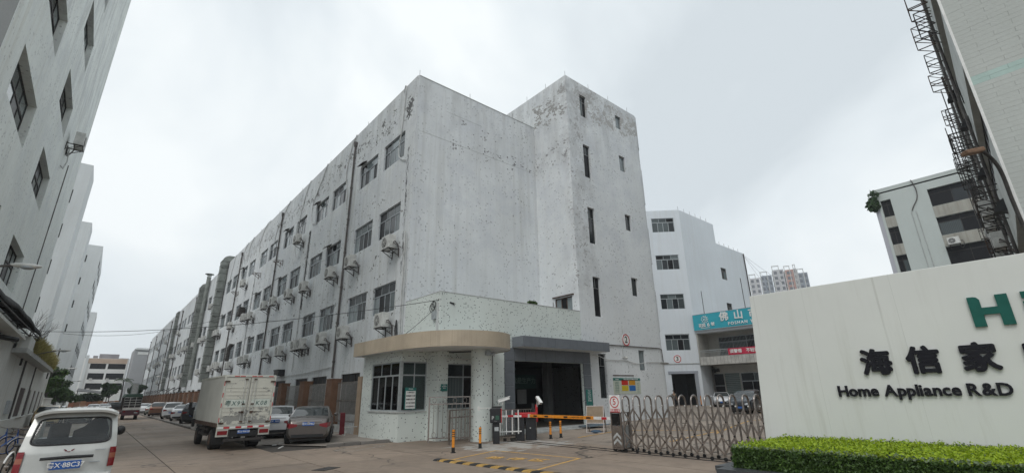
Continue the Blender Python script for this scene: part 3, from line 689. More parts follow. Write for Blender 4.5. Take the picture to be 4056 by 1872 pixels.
def booth_win(org,rz,w,h,cols,tr):
    fm,pm,q=win_meshes('b',w,h,tr,cols,.06); fm.materials.append(MT['alu_light'])
    d=Vector((-math.sin(rz)*.06,math.cos(rz)*.06,0)); o=link('window',fm,None,BT,Vector(org)+d,rz,True)
    for p_ in pm:
        p_.materials.append(MT['clear']); c=bpy.data.objects.new('pane',p_); C.objects.link(c); c.parent=o
booth_win((10.85,23.95,1.3),-PI/2,3.1,2.24,(3,4),.72); booth_win((10.95,20.75,1.3),0,1.34,2.24,(2,2),.72)
part('corner_post',MB().box(10.83,20.73,1.3,10.97,20.87,3.54),MT['alu_light'],BT)
part('sill',MB().box(10.8,20.7,1.24,12.3,20.76,1.3).box(10.8,20.76,1.24,10.86,24.0,1.3),MT['sill'],BT)
part('column',MB().cyl((13.8,18.35,-.02),.5,4.05,36),terrazzo('column_mosaic_cladding',cyl=(13.8,18.35,.5)),BT,True)
# curved roof slab
ctl=[(10.22,24.95),(10.2,22.5),(10.25,20.2),(10.42,18.9),(10.85,17.75),(11.6,17.02),(12.5,16.66),(13.4,16.62),(14.3,16.95),(14.95,17.6),(15.35,18.4),(15.5,19.1),(15.55,19.76)]
def cr(ct,n=5):
    P=[]
    for i in range(len(ct)-1):
        p0=ct[max(i-1,0)];p1=ct[i];p2=ct[i+1];p3=ct[min(i+2,len(ct)-1)]
        for j in range(n):
            t=j/n; P.append(tuple(.5*((2*p1[k])+(-p0[k]+p2[k])*t+(2*p0[k]-5*p1[k]+4*p2[k]-p3[k])*t*t+(-p0[k]+3*p1[k]-3*p2[k]+p3[k])*t**3) for k in range(len(p1))))
    P.append(ct[-1]); return P
ol=cr(ctl)
band=MB(); z0,z1=3.98,4.66
for i in range(len(ol)-1): band.add([(*ol[i],z0),(*ol[i+1],z0),(*ol[i+1],z1),(*ol[i],z1)],[(0,1,2,3)])
band.add([(10.22,24.95,z0),(12.28,24.95,z0),(12.28,24.95,z1),(10.22,24.95,z1)],[(0,1,2,3)])
me=band.mesh('roof_fascia'); me.polygons.foreach_set('use_smooth',[True]*len(me.polygons)); part('roof_fascia',me,MT['beige'],BT)
pl=[(p[0],p[1]) for p in ol]+[(12.29,19.77),(12.29,24.95)]
tt=MB(); v=[(x,y,z0+.03) for x,y in pl]; tt.add(v,[list(range(len(pl)))[::-1]]); part('soffit',tt,MT['wallleft2'],BT)
tt=MB(); v=[(x,y,z1-.1) for x,y in pl]; tt.add(v,[list(range(len(pl)))]); part('roof_top',tt,MT['sill'],BT)
inner=[(p[0]+(12.6-p[0])*.06,p[1]+(20.5-p[1])*.05) for p in ol]; tt=MB()
for i in range(len(ol)-1): tt.add([(*ol[i],z1),(*ol[i+1],z1),(*inner[i+1],z1),(*inner[i],z1)],[(0,1,2,3)])
part('roof_coping',tt,MT['beige'],BT)
part('cable_tray',MB().beam((12.4,20.6,3.95),(13.6,18.7,3.95),.06,.05).beam((12.36,20.68,3.1),(12.36,20.68,3.95),.05),MT['black'],BT)
part('drain_pipe',MB().tube([(14.33,18.2,.1),(14.33,18.2,3.9)],.035,8),MT['pipe_dark'],BT)
part('wall_lamp',MB().box(12.7,20.62-1.0,3.62,14.2,19.72,3.68),MT['white_plastic'],BT)
part('flood_lamp',MB().box(13.62,17.74,3.72,13.92,17.86,3.92).sphere((14.05,17.78,3.8),.1,10),MT['alu'],BT)
def green_board(nm,x,y,z,w,h,rz,title,lines,label,cat,bodycol=None,tsz=.07,lsz=.05,txt=None):
    t=thing(nm,label,cat,(x,y,z),rz)
    part('board',MB().box(-w/2,-.012,-h/2,w/2,.012,h/2),bodycol or MT['teal'],t,world=False)
    text(title,tsz,MT['whitepaint'],t,(0,-.015,h/2-tsz*.8),0,.003,.001,world=False)
    for i,l in enumerate(lines): text(l,lsz,txt or MT['whitepaint'],t,(0,-.017,h/2-tsz*1.9-lsz*.5-i*lsz*1.5),0,.003,.0006,world=False)
    return t
t=green_board('notice_board',11.40,20.70,1.87,.58,.96,0,'Hisense',[],'white notice framed in green with black writing in the booth corner window','notice',tsz=.075)
part('sheet',MB().box(-.25,-.019,-.45,.25,-.013,.33),MT['whitepaint'],t,world=False)
for i,l in enumerate(['入园请登记','需佩戴好口罩','测量体温正常','进行登记消毒','感谢您的配合']): text(l,.078,MT['blackprint'],t,(0,-.022,.26-i*.155),0,.002,.0015,world=False)
t=green_board('green_sign',12.62,19.72,2.32,.34,.32,0,'Hisense',['园区保安岗','请登记'],'small green sign with white writing on the speckled wall beside the booth','sign',tsz=.045,lsz=.05)
t=green_board('green_sign',22.99,TY-.08,1.68,.56,.95,0,'Hisense',['安全生产','人人有责','进入厂区','注意安全','禁止吸烟'],'tall green notice with white writing on the grey tiles right of the gateway','sign',tsz=.08,lsz=.075)
# banners inside the gateway
t=thing('slogan_board','dark green slogan board with large pale characters inside the dim gateway','board',(21.9,24.0,2))
part('board',MB().box(20.7,24.3,2.3,22.9,24.34,3.2),plain('dark_green_panel',(.02,.06,.055),.5),t); part('board',MB().box(20.3,24.36,.15,23.0,24.4,2.3),MT['black'],t)
text('就是生产力',.42,plain('slogan_lettering',(.16,.24,.22),.5),t,(21.8,24.27,2.78),0,.02,.008)
text('厅',.4,plain('slogan_lettering2',(.16,.24,.22),.5),t,(20.9,24.27,3.42),0,.02,.006); part('poster',MB().box(21.2,24.28,1.35,22.0,24.3,2.25),plain('poster_paper',(.25,.25,.25),.6),t)
# safety poster on the tower
t=thing('safety_poster','wide pale poster with red, orange, yellow and blue squares on the tower wall','poster',(27.0,TY-.02,2.35))
part('sheet',MB().box(25.5,TY-.022,1.86,28.45,TY-.003,2.86),plain('poster_sheet',(.50,.54,.46),.6,0,.06,3),t)
part('heading',MB().box(25.5,TY-.03,2.70,28.45,TY-.0235,2.86),MT['teal'],t)
text('Hisense',.11,MT['whitepaint'],t,(25.9,TY-.034,2.775),0,.002,.002); text('顺德公司安全生产风险四色分布图',.105,MT['whitepaint'],t,(27.4,TY-.034,2.775),0,.002,.001)
for (x,z,c,nm) in ((26.35,2.42,(.52,.02,.01),'red'),(27.15,2.42,(.55,.25,.01),'orange'),(26.35,2.05,(.55,.42,.02),'yellow'),(27.15,2.05,(.01,.13,.42),'blue')):
    part('colour_square',MB().box(x,TY-.03,z,x+.7,TY-.0235,z+.33),plain('print_'+nm,c,.5,0,.08,6),t,label=nm+' square')
for i in range(7): text('生产安全风险提示',.055,MT['teal'],t,(25.86,TY-.026,2.6-i*.1),0,.002,0)
for i in range(5): text('岗位责任',.05,MT['teal'],t,(28.15,TY-.026,2.5-i*.13),0,.002,0)
part('old_rail',MB().box(25.55,TY-.03,3.0,27.8,TY,3.05),MT['rust'],FB)
def roundsign(x,y,z,r_,num,label,rz=0,size=None,bold=.012,parent=None):
    t=thing('round_sign',label,'sign',(x,y,z),rz)
    part('plate',MB().tube([(0,.03,0),(0,0,0)],r_,40),MT['whitepaint'],t,world=False)
    g_=MB(); n=48
    for i in range(n):
        a=2*PI*i/n; b_=2*PI*(i+1)/n
        g_.add([((r_*.99)*math.cos(a),-.006,(r_*.99)*math.sin(a)),((r_*.99)*math.cos(b_),-.006,(r_*.99)*math.sin(b_)),((r_*.8)*math.cos(b_),-.006,(r_*.8)*math.sin(b_)),((r_*.8)*math.cos(a),-.006,(r_*.8)*math.sin(a))],[(0,1,2,3)])
    part('red_ring',g_,MT['signred'],t,world=False)
    text(num,size or r_*1.5,MT['blackprint'],t,(0,-.008,0),0,.003,bold,world=False,name='number'); return t
roundsign(27.22,TY-.06,5.36,.41,'2','round white sign with red rim and the number 2 on the tower wall')
roundsign(53.2,31.31,5.66,.45,'3','round white sign with red rim and the number 3 above the far doorway',-PI/4)
# pipes and cables on the tower
part('conduit',MB().tube([(24.2,TY-.05,4.93),(31.2,TY-.05,4.98),(31.5,TY-.05,4.9),(31.55,TY-.05,4.02)],.035,6),MT['pipe_dark'],FB,True)
part('conduit',MB().tube([(26.77,TY-.04,4.95),(26.77,TY-.04,4.2)],.03,6).tube([(26.95,TY-.04,6.3),(26.94,TY-.04,5.7)],.03,6).box(26.7,TY-.09,4.15,26.86,TY,4.28),MT['pipe'],FB)
part('wall_cable',MB().tube(cr([(23.6,TY-.05,4.22),(24.2,TY-.05,4.18),(24.9,TY-.05,4.02),(26.0,TY-.05,3.98),(26.8,TY-.05,4.02),(27.6,TY-.05,3.9),(28.5,TY-.05,3.82),(29.5,TY-.05,3.95),(31.2,TY-.05,4.0),(32.2,TY-.05,3.98)]),.022,6),MT['pipe'],FB,True)
solo('dome_camera',MB().box(-.05,-.02,-.06,.05,.06,.06).sphere((.04,-.07,-.03),.07,10),MT['white_plastic'],'tiny white dome camera at the foot of the conduit below the number 2 sign','camera',loc=(26.98,TY-.08,4.2))
b=MB(); b.tube(cr([(24.5,TY-.01,6.7),(24.9,TY-.02,6.6),(24.4,TY-.01,6.5)]),.01,4)
# meter box, cable coil on the podium corner
solo('meter_box',MB().box(-.01,-.18,-.2,.12,.18,.2).xf(Matrix.Rotation(0,4,'Z')),MT['alu_light'],'small grey meter box on the speckled podium corner above the curved roof','meter box',loc=(12.15,20.15,5.75))
solo('wall_conduit_post',MB().box(12.22,19.9,4.68,12.32,20.0,6.35),MT['pipe'],'white conduit beside the grey meter box on the podium corner','conduit')
g_=MB()
for (cy_,cz_,rr) in ((20.28,6.25,.22),(20.40,6.15,.21),(20.2,6.3,.15)): g_.tube([(12.2,cy_+rr*math.cos(a),cz_+rr*math.sin(a)) for a in np.linspace(0,2*PI,24)[:-1]],.018,5,closed=True)
solo('cable_coil',g_,MT['cable'],'coil of black cable hanging on the podium corner','cable coil')
solo('cable_anchor',MB().beam((12.28,19.95,6.52),(13.1,19.74,6.35),.05,.08),MT['black'],'short black arm holding the overhead cable at the podium corner','bracket')
def wire(p0,p1,sag,label,r_=.014,n=24,nm='overhead_cable'):
    a=Vector(p0); b_=Vector(p1); P=[]
    for i in range(n+1):
        t=i/n; p=a.lerp(b_,t); p.z-=sag*4*t*(1-t); P.append(p)
    return solo(nm,MB().tube(P,r_,5),MT['cable'],label,'cable',smooth=True)
wire((12.3,20.0,6.5),(-3.9,46,6.6),.55,'overhead cable crossing the street from the podium corner to the low left annex',.016)
wire((12.2,70,12.5),(-3.9,75,9.4),1.2,'upper overhead cable crossing the street near the grey ducts',.02)
wire((12.18,20.3,6.0),(11.0,21.4,4.66),.05,'thin cable slanting down from the coil to the beige booth roof',.012)
# plant on podium
def leaf_cloud(n,cen,rad,size,shape='ellip',seed=1,flat=.3,up=0):
    R_=np.random.default_rng(seed); p=R_.normal(size=(n,3)); p/=np.linalg.norm(p,axis=1)[:,None]; p*=(R_.random(n)**.45)[:,None]
    c=np.array(cen)+p*np.array(rad); return quads(c,size,R_)
def quads(c,size,R_,up=0.0,aspect=.55):
    n=len(c); d=R_.normal(size=(n,3)); d[:,2]+=up; d/=np.linalg.norm(d,axis=1)[:,None]; e_=np.cross(d,R_.normal(size=(n,3))); e_/=np.linalg.norm(e_,axis=1)[:,None]; f_=np.cross(d,e_)
    s_=size*(.6+.8*R_.random(n))[:,None]; a=e_*s_; b_=f_*s_*aspect
    v=np.stack([c-a,c-b_,c+a,c+b_],1).reshape(-1,3); return v
def quad_mesh(name,v,mats,mi=None):
    n=len(v)//4; me=bpy.data.meshes.new(name); me.vertices.add(len(v)); me.vertices.foreach_set('co',v.astype(np.float32).ravel())
    me.loops.add(4*n); me.loops.foreach_set('vertex_index',np.arange(4*n,dtype=np.int32)); me.polygons.add(n)
    me.polygons.foreach_set('loop_start',np.arange(0,4*n,4,dtype=np.int32)); me.update(calc_edges=True)
    for k in mats: me.materials.append(k)
    if mi is not None: me.polygons.foreach_set('material_index',mi.astype(np.int32))
    me.update(); return me
def leafmat(name,c1,c2,rough=.5,trans=.25):
    b=NB(name); q=b.noise(5,3,.6); col=b.mix(b.ramp(b.noise(26,2),.35,.65),c1,c2); col=b.mul(col,b.ramp(q,.3,.7,.7,1.25))
    mm=b.done(col,rough,0,.35); 
    t=b.t; tl=t.nodes.new('ShaderNodeBsdfTranslucent'); b.set(tl.inputs[0],col); mx=t.nodes.new('ShaderNodeMixShader'); mx.inputs[0].default_value=trans
    o=[x for x in t.nodes if x.type=='OUTPUT_MATERIAL'][0]; t.links.new(b.p.outputs[0],mx.inputs[1]); t.links.new(tl.outputs[0],mx.inputs[2]); t.links.new(mx.outputs[0],o.inputs[0]); return mm
MT['leafdark']=leafmat('dark_leaves',(.025,.055,.018),(.05,.10,.03)); MT['leafmid']=leafmat('mid_leaves',(.05,.10,.03),(.09,.15,.04))
solo('podium_weed',quad_mesh('podium_weed',np.concatenate([leaf_cloud(160,(18.7,19.95,7.02),(.38,.12,.14),.09,seed=3)]),[MT['leafmid']]),None,'green weed growing on top of the speckled podium wall','plant')
solo('roof_spike',MB().tube([(20.4,TY+.1,6.93),(20.4,TY+.1,7.25)],.02,5),MT['darkiron'],'small metal spike standing on the podium edge between the weed and the rusty window','spike')
# ================================================================ GATE AREA
def steel_gate(a,b_,h,n,lab,rings=True):
    a=Vector((*a,0)); b_=Vector((*b_,0)); d=(b_-a); L=d.length; rz=math.atan2(d.y,d.x)
    t=thing('steel_gate',lab,'gate',a,rz)
    fr=MB()
    for x in (0,L): fr.box(x-.035,-.035,0,x+.035,.035,h)
    for z in (.14,h-.34,h-.04): fr.box(0,-.02,z,L,.02,z+.045)
    part('frame',fr,MT['steel'],t,world=False)
    for i in range(1,n):
        x=L*i/n; part('bar',MB().tube([(x,0,.17),(x,0,h-.33 if rings else h-.04)],.014,6),MT['steel'],t,world=False)
    if rings:
        k=max(3,n//2)
        for i in range(k):
            x=L*(i+.5)/k; q=MB()
            for zc in (h-.17,.30): q.tube([(x+.085*math.cos(s_),0,zc+.11*math.sin(s_)) for s_ in np.linspace(0,2*PI,16)[:-1]],.011,5,closed=True)
            part('ring',q,MT['steel'],t,world=False)
steel_gate((11.78,19.6),(13.4,18.7),1.92,9,'tall stainless steel gate with rings between the booth and its column')
steel_gate((11.8,17.95),(13.35,18.35),1.38,8,'low stainless steel gate panel standing in front of the tall one beside the column',False)
steel_gate((14.3,17.9),(16.4,17.5),1.3,16,'stainless steel barred fence behind the card reader post',False)
g_=MB(); 
t=thing('picket_barrier','white and red picket arm folded against the steel fence beside the black cabinets','barrier',(14.2,17.3,0))
for i in range(4): part('picket',MB().box(14.0+i*.27,17.25-.1*i,.3,14.05+i*.27,17.28-.1*i,1.3),MT['whitepaint'],t)
part('rail',MB().beam((13.9,17.27,1.05),(15.0,16.95,1.03),.05,.08).beam((13.9,17.27,.42),(15.0,16.95,.40),.04,.05),MT['whitepaint'],t)
part('red_band',MB().beam((14.35,17.12,1.05),(14.6,17.05,1.05),.056,.084),MT['signred'],t)
RC=-math.radians(38)
t=thing('card_reader_post','black card reader post with red edge and parking symbol beside the thick column','card reader',(13.47,16.85,0),RC)
part('lower_post',MB().box(-.14,-.1,0,.14,.1,.86),MT['black_metal'],t,world=False,bevel=.012); part('head',MB().box(-.27,-.17,.82,.2,.12,1.42),MT['black_metal'],t,world=False,bevel=.03)
part('red_side',MB().box(.2,-.15,.84,.235,.12,1.4),MT['red'],t,world=False)
part('label_plate',MB().box(-.08,-.112,.5,.1,-.1,.66),MT['alu_light'],t,world=False)
for i in range(3): part('meter_slot',MB().box(-.06+i*.05,-.118,.53,-.03+i*.05,-.1125,.63),MT['sill'],t,world=False)
part('screen',MB().box(-.03,-.178,.95,.12,-.171,1.12),plain('dim_green_screen',(.03,.09,.06),.3),t,world=False)
text('P',.2,MT['sill'],t,(-.15,-.176,1.02),0,.004,.004,world=False); text('Hisense',.035,MT['sill'],t,(-.02,-.176,.9),0,.003,0,world=False)
part('top_box',MB().box(-.18,-.12,1.43,.24,.08,1.49),MT['black'],t,world=False)
part('side_arm',MB().tube([(-.2,-.05,1.42),(-.72,-.1,1.41)],.02,6).box(-.8,-.15,1.33,-.71,-.05,1.5),MT['white_plastic'],t,world=False)
def cctv(x,y,z,rz,tilt,lab):
    t=thing('bullet_camera',lab,'camera',(x,y,z),rz)
    M=Matrix.Rotation(tilt,4,'X')
    part('housing',MB().box(-.06,-.27,-.055,.06,.25,.055).xf(M),MT['whitepaint'],t,world=False,bevel=.015)
    part('sunshield',MB().box(-.075,-.31,.057,.075,.22,.068).xf(M),MT['whitepaint'],t,world=False)
    part('lens',MB().tube([(0,-.272,0),(0,-.28,0)],.035,14).xf(M),MT['black'],t,world=False)
    part('mount',MB().tube([(0,.02,-.05),(0,.05,-.2)],.03,8).tube([(0,.2,-.04),(0,.22,-.3)],.014,6),MT['white_plastic'],t,world=False)
cctv(13.75,16.68,1.75,math.radians(62),-.28,'white bullet camera tilted down above the card reader post')
cctv(15.62,16.42,1.70,math.radians(-20),.55,'white bullet camera pointing up behind the black cabinets')
solo('camera_pole',MB().box(-.06,-.06,0,.06,.06,1.5),MT['black_metal'],'black pole carrying the upward pointing camera behind the cabinets','pole',loc=(15.75,17.2,0)) if False else None
t=thing('barrier_cabinet','black double cabinet with a red top that carries the orange barrier arm','cabinet',(15.3,16.95,0),RC)
part('cabinet',MB().box(-.5,-.16,0,-.1,.2,.96),MT['black_metal'],t,world=False,bevel=.015); part('cabinet',MB().box(-.02,-.1,0,.44,.28,.96),MT['black_metal'],t,world=False,bevel=.015)
part('red_top',MB().box(-.52,-.18,.965,.46,.22,1.17),MT['red'],t,world=False,bevel=.03)
part('post',MB().box(.3,.3,0,.42,.42,1.55),MT['black_metal'],t,world=False); part('red_side',MB().box(.46,.26,.75,.56,.44,1.5),MT['red'],t,world=False)
for x,y in ((-.36,-.165),(.17,-.105)): part('lock',MB().tube([(x,y,.52),(x,y-.012,.52)],.03,12),MT['white_plastic'],t,world=False)
t=thing('boom_barrier','orange barrier arm with black marks and a white tip lowered across the entrance','barrier arm',(15.3,16.7,1.03))
part('arm',MB().box(15.27,12.95,.975,15.33,16.72,1.095),MT['orange'],t); part('white_tip',MB().box(15.275,11.55,.985,15.325,12.95,1.085),MT['whitepaint'],t); part('clamp',MB().box(15.24,16.68,.96,15.34,17.0,1.11),MT['white_plastic'],t)
for y in (16.2,15.5,14.35,13.1): part('black_mark',MB().box(15.262,y,1.005,15.2695,y+.22,1.065),MT['black'],t)
for y in (11.6,12.3): part('red_mark',MB().box(15.268,y,.99,15.2745,y+.25,1.08),MT['signred'],t)
text('一车一杆 减速慢行 禁止尾随 注意安全',.05,MT['blackprint'],t,(15.266,13.9,1.035),-PI/2,.002,0)
part('support_stand',MB().beam((15.3,12.6,.08),(15.3,12.6,.97),.03),MT['steel'],t) if False else None
def bollard(x,y,lab,tall=.73):
    t=thing('bollard',lab,'bollard',(x,y,gz(x,y)),0,'orange bollards at the entrance')
    part('post',MB().cyl((0,0,.18),.052,tall-.18,16),MT['orange'],t,True,world=False); part('base',MB().cyl((0,0,.015),.062,.17,16).cyl((0,0,0),.1,.02,16),MT['black'],t,True,world=False)
    for z in (tall-.24,tall-.17,tall-.10): part('black_band',MB().cyl((0,0,z),.0545,.028,16),MT['black'],t,True,world=False)
bollard(10.38,15.5,'orange bollard nearest the road corner, in front of the steel gate',.78); bollard(11.95,15.97,'orange bollard standing just left of the card reader post',.76)
bollard(16.43,16.55,'left one of the two orange bollards behind the barrier arm'); bollard(17.05,16.5,'right one of the two orange bollards behind the barrier arm')
bollard(53.2,29.0,'lone orange bollard beside the far doorway under the number 3 sign',1.1)
# A board
t=thing('folding_board','steel folding notice board with a tan back standing behind the barrier arm','notice board',(19.75,16.6,gz(19.7,16)),-math.radians(60))
for sgn,mt_ in ((-1,'tan'),(1,'tan')):
    M=Matrix.Rotation(sgn*.28,4,'X'); M.translation=Vector((0,-sgn*-.0+(.38*-sgn)*-1*-1,0))
    M=Matrix.Translation((0,sgn*.37,0))@Matrix.Rotation(sgn*.27,4,'X')
    fr=MB().box(-.45,-.02,0,-.41,.02,1.32).box(.41,-.02,0,.45,.02,1.32).box(-.41,-.02,1.28,.41,.02,1.32).box(-.41,-.02,.45,.41,.02,.49).box(-.41,-.02,0,.41,.02,.03)
    part('frame',fr.xf(M),MT['steel'],t,world=False); part('panel',MB().box(-.41,-.008,.49,.41,.008,1.28).xf(M),plain('tan_board',(.24,.18,.12),.7),t,world=False)
solo('sandbag',MB().sphere((0,0,.06),.28,14,sz=.3),plain('blue_cloth_bag',(.05,.09,.14),.8),'dark blue cloth bag lying on the foot of the folding board','bag',smooth=True,loc=(19.6,16.5,gz(19.6,16.5)))
solo('fallen_sheet',MB().beam((21.2,18.75,.2),(22.6,18.35,.28),1.0,.03),plain('blue_grey_sheet',(.10,.14,.17),.6),'blue grey sheet lying on the step at the right of the gateway','sheet')
# painted no-parking box and ground writing
ym=MB(); P4=[(11.85,14.85),(12.27,11.1),(9.45,10.3),(9.33,13.95)]
for i in range(4):
    a=Vector((*P4[i],0)); b_=Vector((*P4[(i+1)%4],0)); d=(b_-a).normalized(); n_=Vector((-d.y,d.x,0))*.05
    z=.004+.001*i; ym.add([(*(a-n_-d*.05)[:2],z),(*(b_-n_+d*.05)[:2],z),(*(b_+n_+d*.05)[:2],z),(*(a+n_-d*.05)[:2],z)],[(0,1,2,3)])
lf=MB()
by=NB('worn_yellow_marking'); w_=by.ramp(by.noise(9,6,.75),.36,.52); cl=by.mix(w_,(.24,.19,.13),(.60,.34,.08)); MT['wornyellow']=by.done(cl,.85)
t=struct('road_marking',ym,MT['wornyellow'],rd)
for i,ch in enumerate('禁停区'):
    me=text_mesh(ch,.62,.003,.012).copy()
    for v_ in me.vertices: x,y,z=v_.co; v_.co=(x,z,y)
    o=link('road_lettering',me,[MT['wornyellow']],rd,(10.5+.42*0+.28*i,12.95-.75*i+.3,.008),math.radians(-70),True)
ww=MB()
for (x0,y0,x1,y1) in ((7.7,19.8,9.4,20.66),(8.0,18.95,9.95,20.0),(7.7,19.8,8.0,18.95),(9.4,20.66,9.95,20.0)): 
    a=Vector((x0,y0,0));b_=Vector((x1,y1,0));d=(b_-a).normalized();n_=Vector((-d.y,d.x,0))*.04; z=.004+.001*len(ww.f); ww.add([(*(a-n_)[:2],z),(*(b_-n_)[:2],z),(*(b_+n_)[:2],z),(*(a+n_)[:2],z)],[(0,1,2,3)])
bw_=NB('worn_white_marking'); w_=bw_.ramp(bw_.noise(7,6,.75),.45,.62); MT['wornwhite']=bw_.done(bw_.mix(w_,(.22,.20,.17),(.48,.46,.42)),.85); struct('road_marking',ww,MT['wornwhite'],rd)
yd=MB()
for pts in (((17.4,15.75),(21.2,16.2),(23.5,12.0),(18.2,11.5)),((22,11.5),(30,13.5),(40,12),(32,9.5)),((36,15),(44,19))):
    for i in range(len(pts)-1):
        a=Vector((*pts[i],0));b_=Vector((*pts[i+1],0));d=(b_-a).normalized();n_=Vector((-d.y,d.x,0))*.06
        for k in range(8):
            s0=a.lerp(b_,k/8); s1=a.lerp(b_,(k+1)/8)
            yd.add([(*(q)[:2],gz(q[0],q[1])+.012) for q in (s0-n_,s1-n_,s1+n_,s0+n_)],[(0,1,2,3)])
struct('courtyard_marking',yd,MT['wornyellow'],cyo)
# speed hump
t=thing('speed_hump','black and yellow rubber speed hump at the edge of the painted box','speed hump',(9.2,12,0))
a=Vector((8.93,14.25,0)); b_=Vector((9.62,8.6,0)); n=19
d=(b_-a).normalized(); nn_=Vector((-d.y,d.x,0))
for i in range(n):
    s0=a.lerp(b_,(i+.01)/n); s1=a.lerp(b_,(i+.99)/n); q=MB(); prof=[(-.19,.0),(-.13,.04),(0,.055),(.13,.04),(.19,.0)]; sk=.16
    vs=[]
    for p_ in (s0,s1):
        for (o_,z) in prof: w3=p_+nn_*o_+d*(sk*o_/.19*.6 if 0<i else 0); vs.append((w3.x,w3.y,z+.001))
    k=len(prof); fs=[[j,j+1,k+j+1,k+j] for j in range(k-1)]+[list(range(k))[::-1],list(range(k,2*k))]
    q.add(vs,fs); part('hump_segment',q,plain('worn_hump_yellow',(.40,.24,.06),.8,0,.4,12) if i%2 else MT['rubber'],t)
solo('drain_cover',MB().box(-.35,-.22,.0,.35,.22,.012).box(-.3,-.17,.0121,.3,.17,.0135),MT['darkiron'],'dark iron drain cover set in the road near the front edge of the view','drain cover',loc=(5.65,15.05,0),rz=.5)
solo('gate_rail',MB().box(14.42,4,-.01,14.47,17.4,.02).box(14.9,4,-.01,14.95,17.4,.02).box(14.35,17.3,.0,14.42,17.45,.12).box(14.5,17.1,0,14.9,17.14,.14),MT['darkiron'],'pair of dark steel floor rails on which the folding gate runs','rail')
# ---- folding gate
FG=thing('folding_gate','stainless steel folding gate with hooped frames pulled halfway across the entrance','gate',(14.8,8.9,0))
ys_=[11.01,10.55,10.07,9.62,9.17,8.75,8.32,7.86,7.44,7.06,6.68,6.34,5.96,5.6,5.25,4.9]
XF,XB=14.62,15.02
for y in ys_:
    q=MB(); P=[(XF,y,.12),(XF,y,.9),(XF,y,1.66)]
    for s_ in np.linspace(PI,0,11)[1:-1]: P.append(((XF+XB)/2+(XB-XF)/2*math.cos(s_),y,1.66+.19*math.sin(s_)))
    P+=[(XB,y,1.66),(XB,y,.9),(XB,y,.12)]
    q.tube(P,.030,10); part('hooped_frame',q,MT['steel'],FG,True,ang=60)
    for zz_ in (1.0,.55,.2): part('cross_rod',MB().tube([(XF-.02,y,zz_),(XB+.02,y,zz_)],.012,6),MT['steel'],FG)
    part('cap',MB().sphere((XB-.03,y+.02,1.52),.03,8),MT['white_plastic'],FG,True)
    for xx_ in (XF,XB): part('caster',MB().cyl((xx_-.02,y,.055),.055,.04,12,axis='x'),MT['black'],FG)
for i in range(len(ys_)-1):
    a,b_=ys_[i],ys_[i+1]; m_=(a+b_)/2
    for x in (XF-.032,):
        for (z0_,z1_) in ((1.44,.74),(.74,1.44)):
            part('scissor_bar',MB().beam((x+(.006 if z0_<z1_ else -.006),a,z0_),(x+(.006 if z0_<z1_ else -.006),b_,z1_-(.0)),.05,.014,up=(1,0,0)),MT['steel'],FG)
    for (z0_,z1_) in ((.66,.18),(.18,.66)):
        x=XF-.035; part('scissor_bar',MB().beam((x+(.01 if z0_<z1_ else -.008),a,z0_),(x,b_,z1_),.05,.014,up=(1,0,0)),MT['steel'],FG)
    
    for (py_,pz_) in ((m_,1.09),(m_,.42),(b_,.70)): part('pivot',MB().cyl((XF-.06,py_,pz_),.022,.03,8,axis='x'),MT['black'],FG)
# motor head
hd=MB()
for y in (11.08,11.5):
    for x in (14.56,15.0): hd.box(x-.025,y-.025,.1,x+.025,y+.025,1.3)
hd.box(14.53,11.05,.08,15.03,11.53,.13).box(14.53,11.05,1.27,15.03,11.53,1.3)
part('motor_frame',hd,MT['steel'],FG); part('motor_box',MB().box(14.6,11.1,.14,14.98,11.48,.85),MT['alu_light'],FG)
part('mirror_panel',MB().box(14.545,11.1,.86,14.56,11.48,1.26),plain('dark_mirror',(.05,.05,.05),.15,.8,.1,3),FG)
part('lower_panel',MB().box(14.545,11.1,.14,14.56,11.48,.84),MT['steel'],FG)
for z in (.3,.48): part('chevron',MB().add([(14.54,11.12,z-.1),(14.54,11.29,z+.05),(14.54,11.46,z-.1),(14.54,11.46,z),(14.54,11.29,z+.15),(14.54,11.12,z)],[(0,1,4,5),(1,2,3,4)]),MT['sill'],FG)
part('wheel',MB().cyl((14.56,11.45,.07),.07,.05,14,axis='x').cyl((14.56,11.15,.07),.07,.05,14,axis='x').cyl((14.95,11.3,.07),.07,.05,14,axis='x').cyl((15.1,10.9,.07),.07,.05,14,axis='x'),MT['black'],FG)
t=thing('speed_limit_sign','white plate with a red ringed number 5 on the end of the folding gate','sign',(14.53,11.29,1.6),-PI/2)
part('plate',MB().box(-.24,0,-.32,.24,.02,.28),MT['whitepaint'],t,world=False,bevel=.02)
q=MB(); n=40
for i in range(n):
    a0=2*PI*i/n;a1=2*PI*(i+1)/n; q.add([(.2*math.cos(a0),-.004,.05+.2*math.sin(a0)),(.2*math.cos(a1),-.004,.05+.2*math.sin(a1)),(.165*math.cos(a1),-.004,.05+.165*math.sin(a1)),(.165*math.cos(a0),-.004,.05+.165*math.sin(a0))],[(0,1,2,3)])
part('red_ring',q,MT['signred'],t,world=False); text('5',.30,MT['signred'],t,(0,-.005,.05),0,.003,.003,world=False)
part('red_strip',MB().box(-.22,-.004,-.30,.22,-.001,-.18),MT['signred'],t,world=False); text('限速5公里',.098,MT['whitepaint'],t,(0,-.007,-.24),0,.002,.001,world=False)
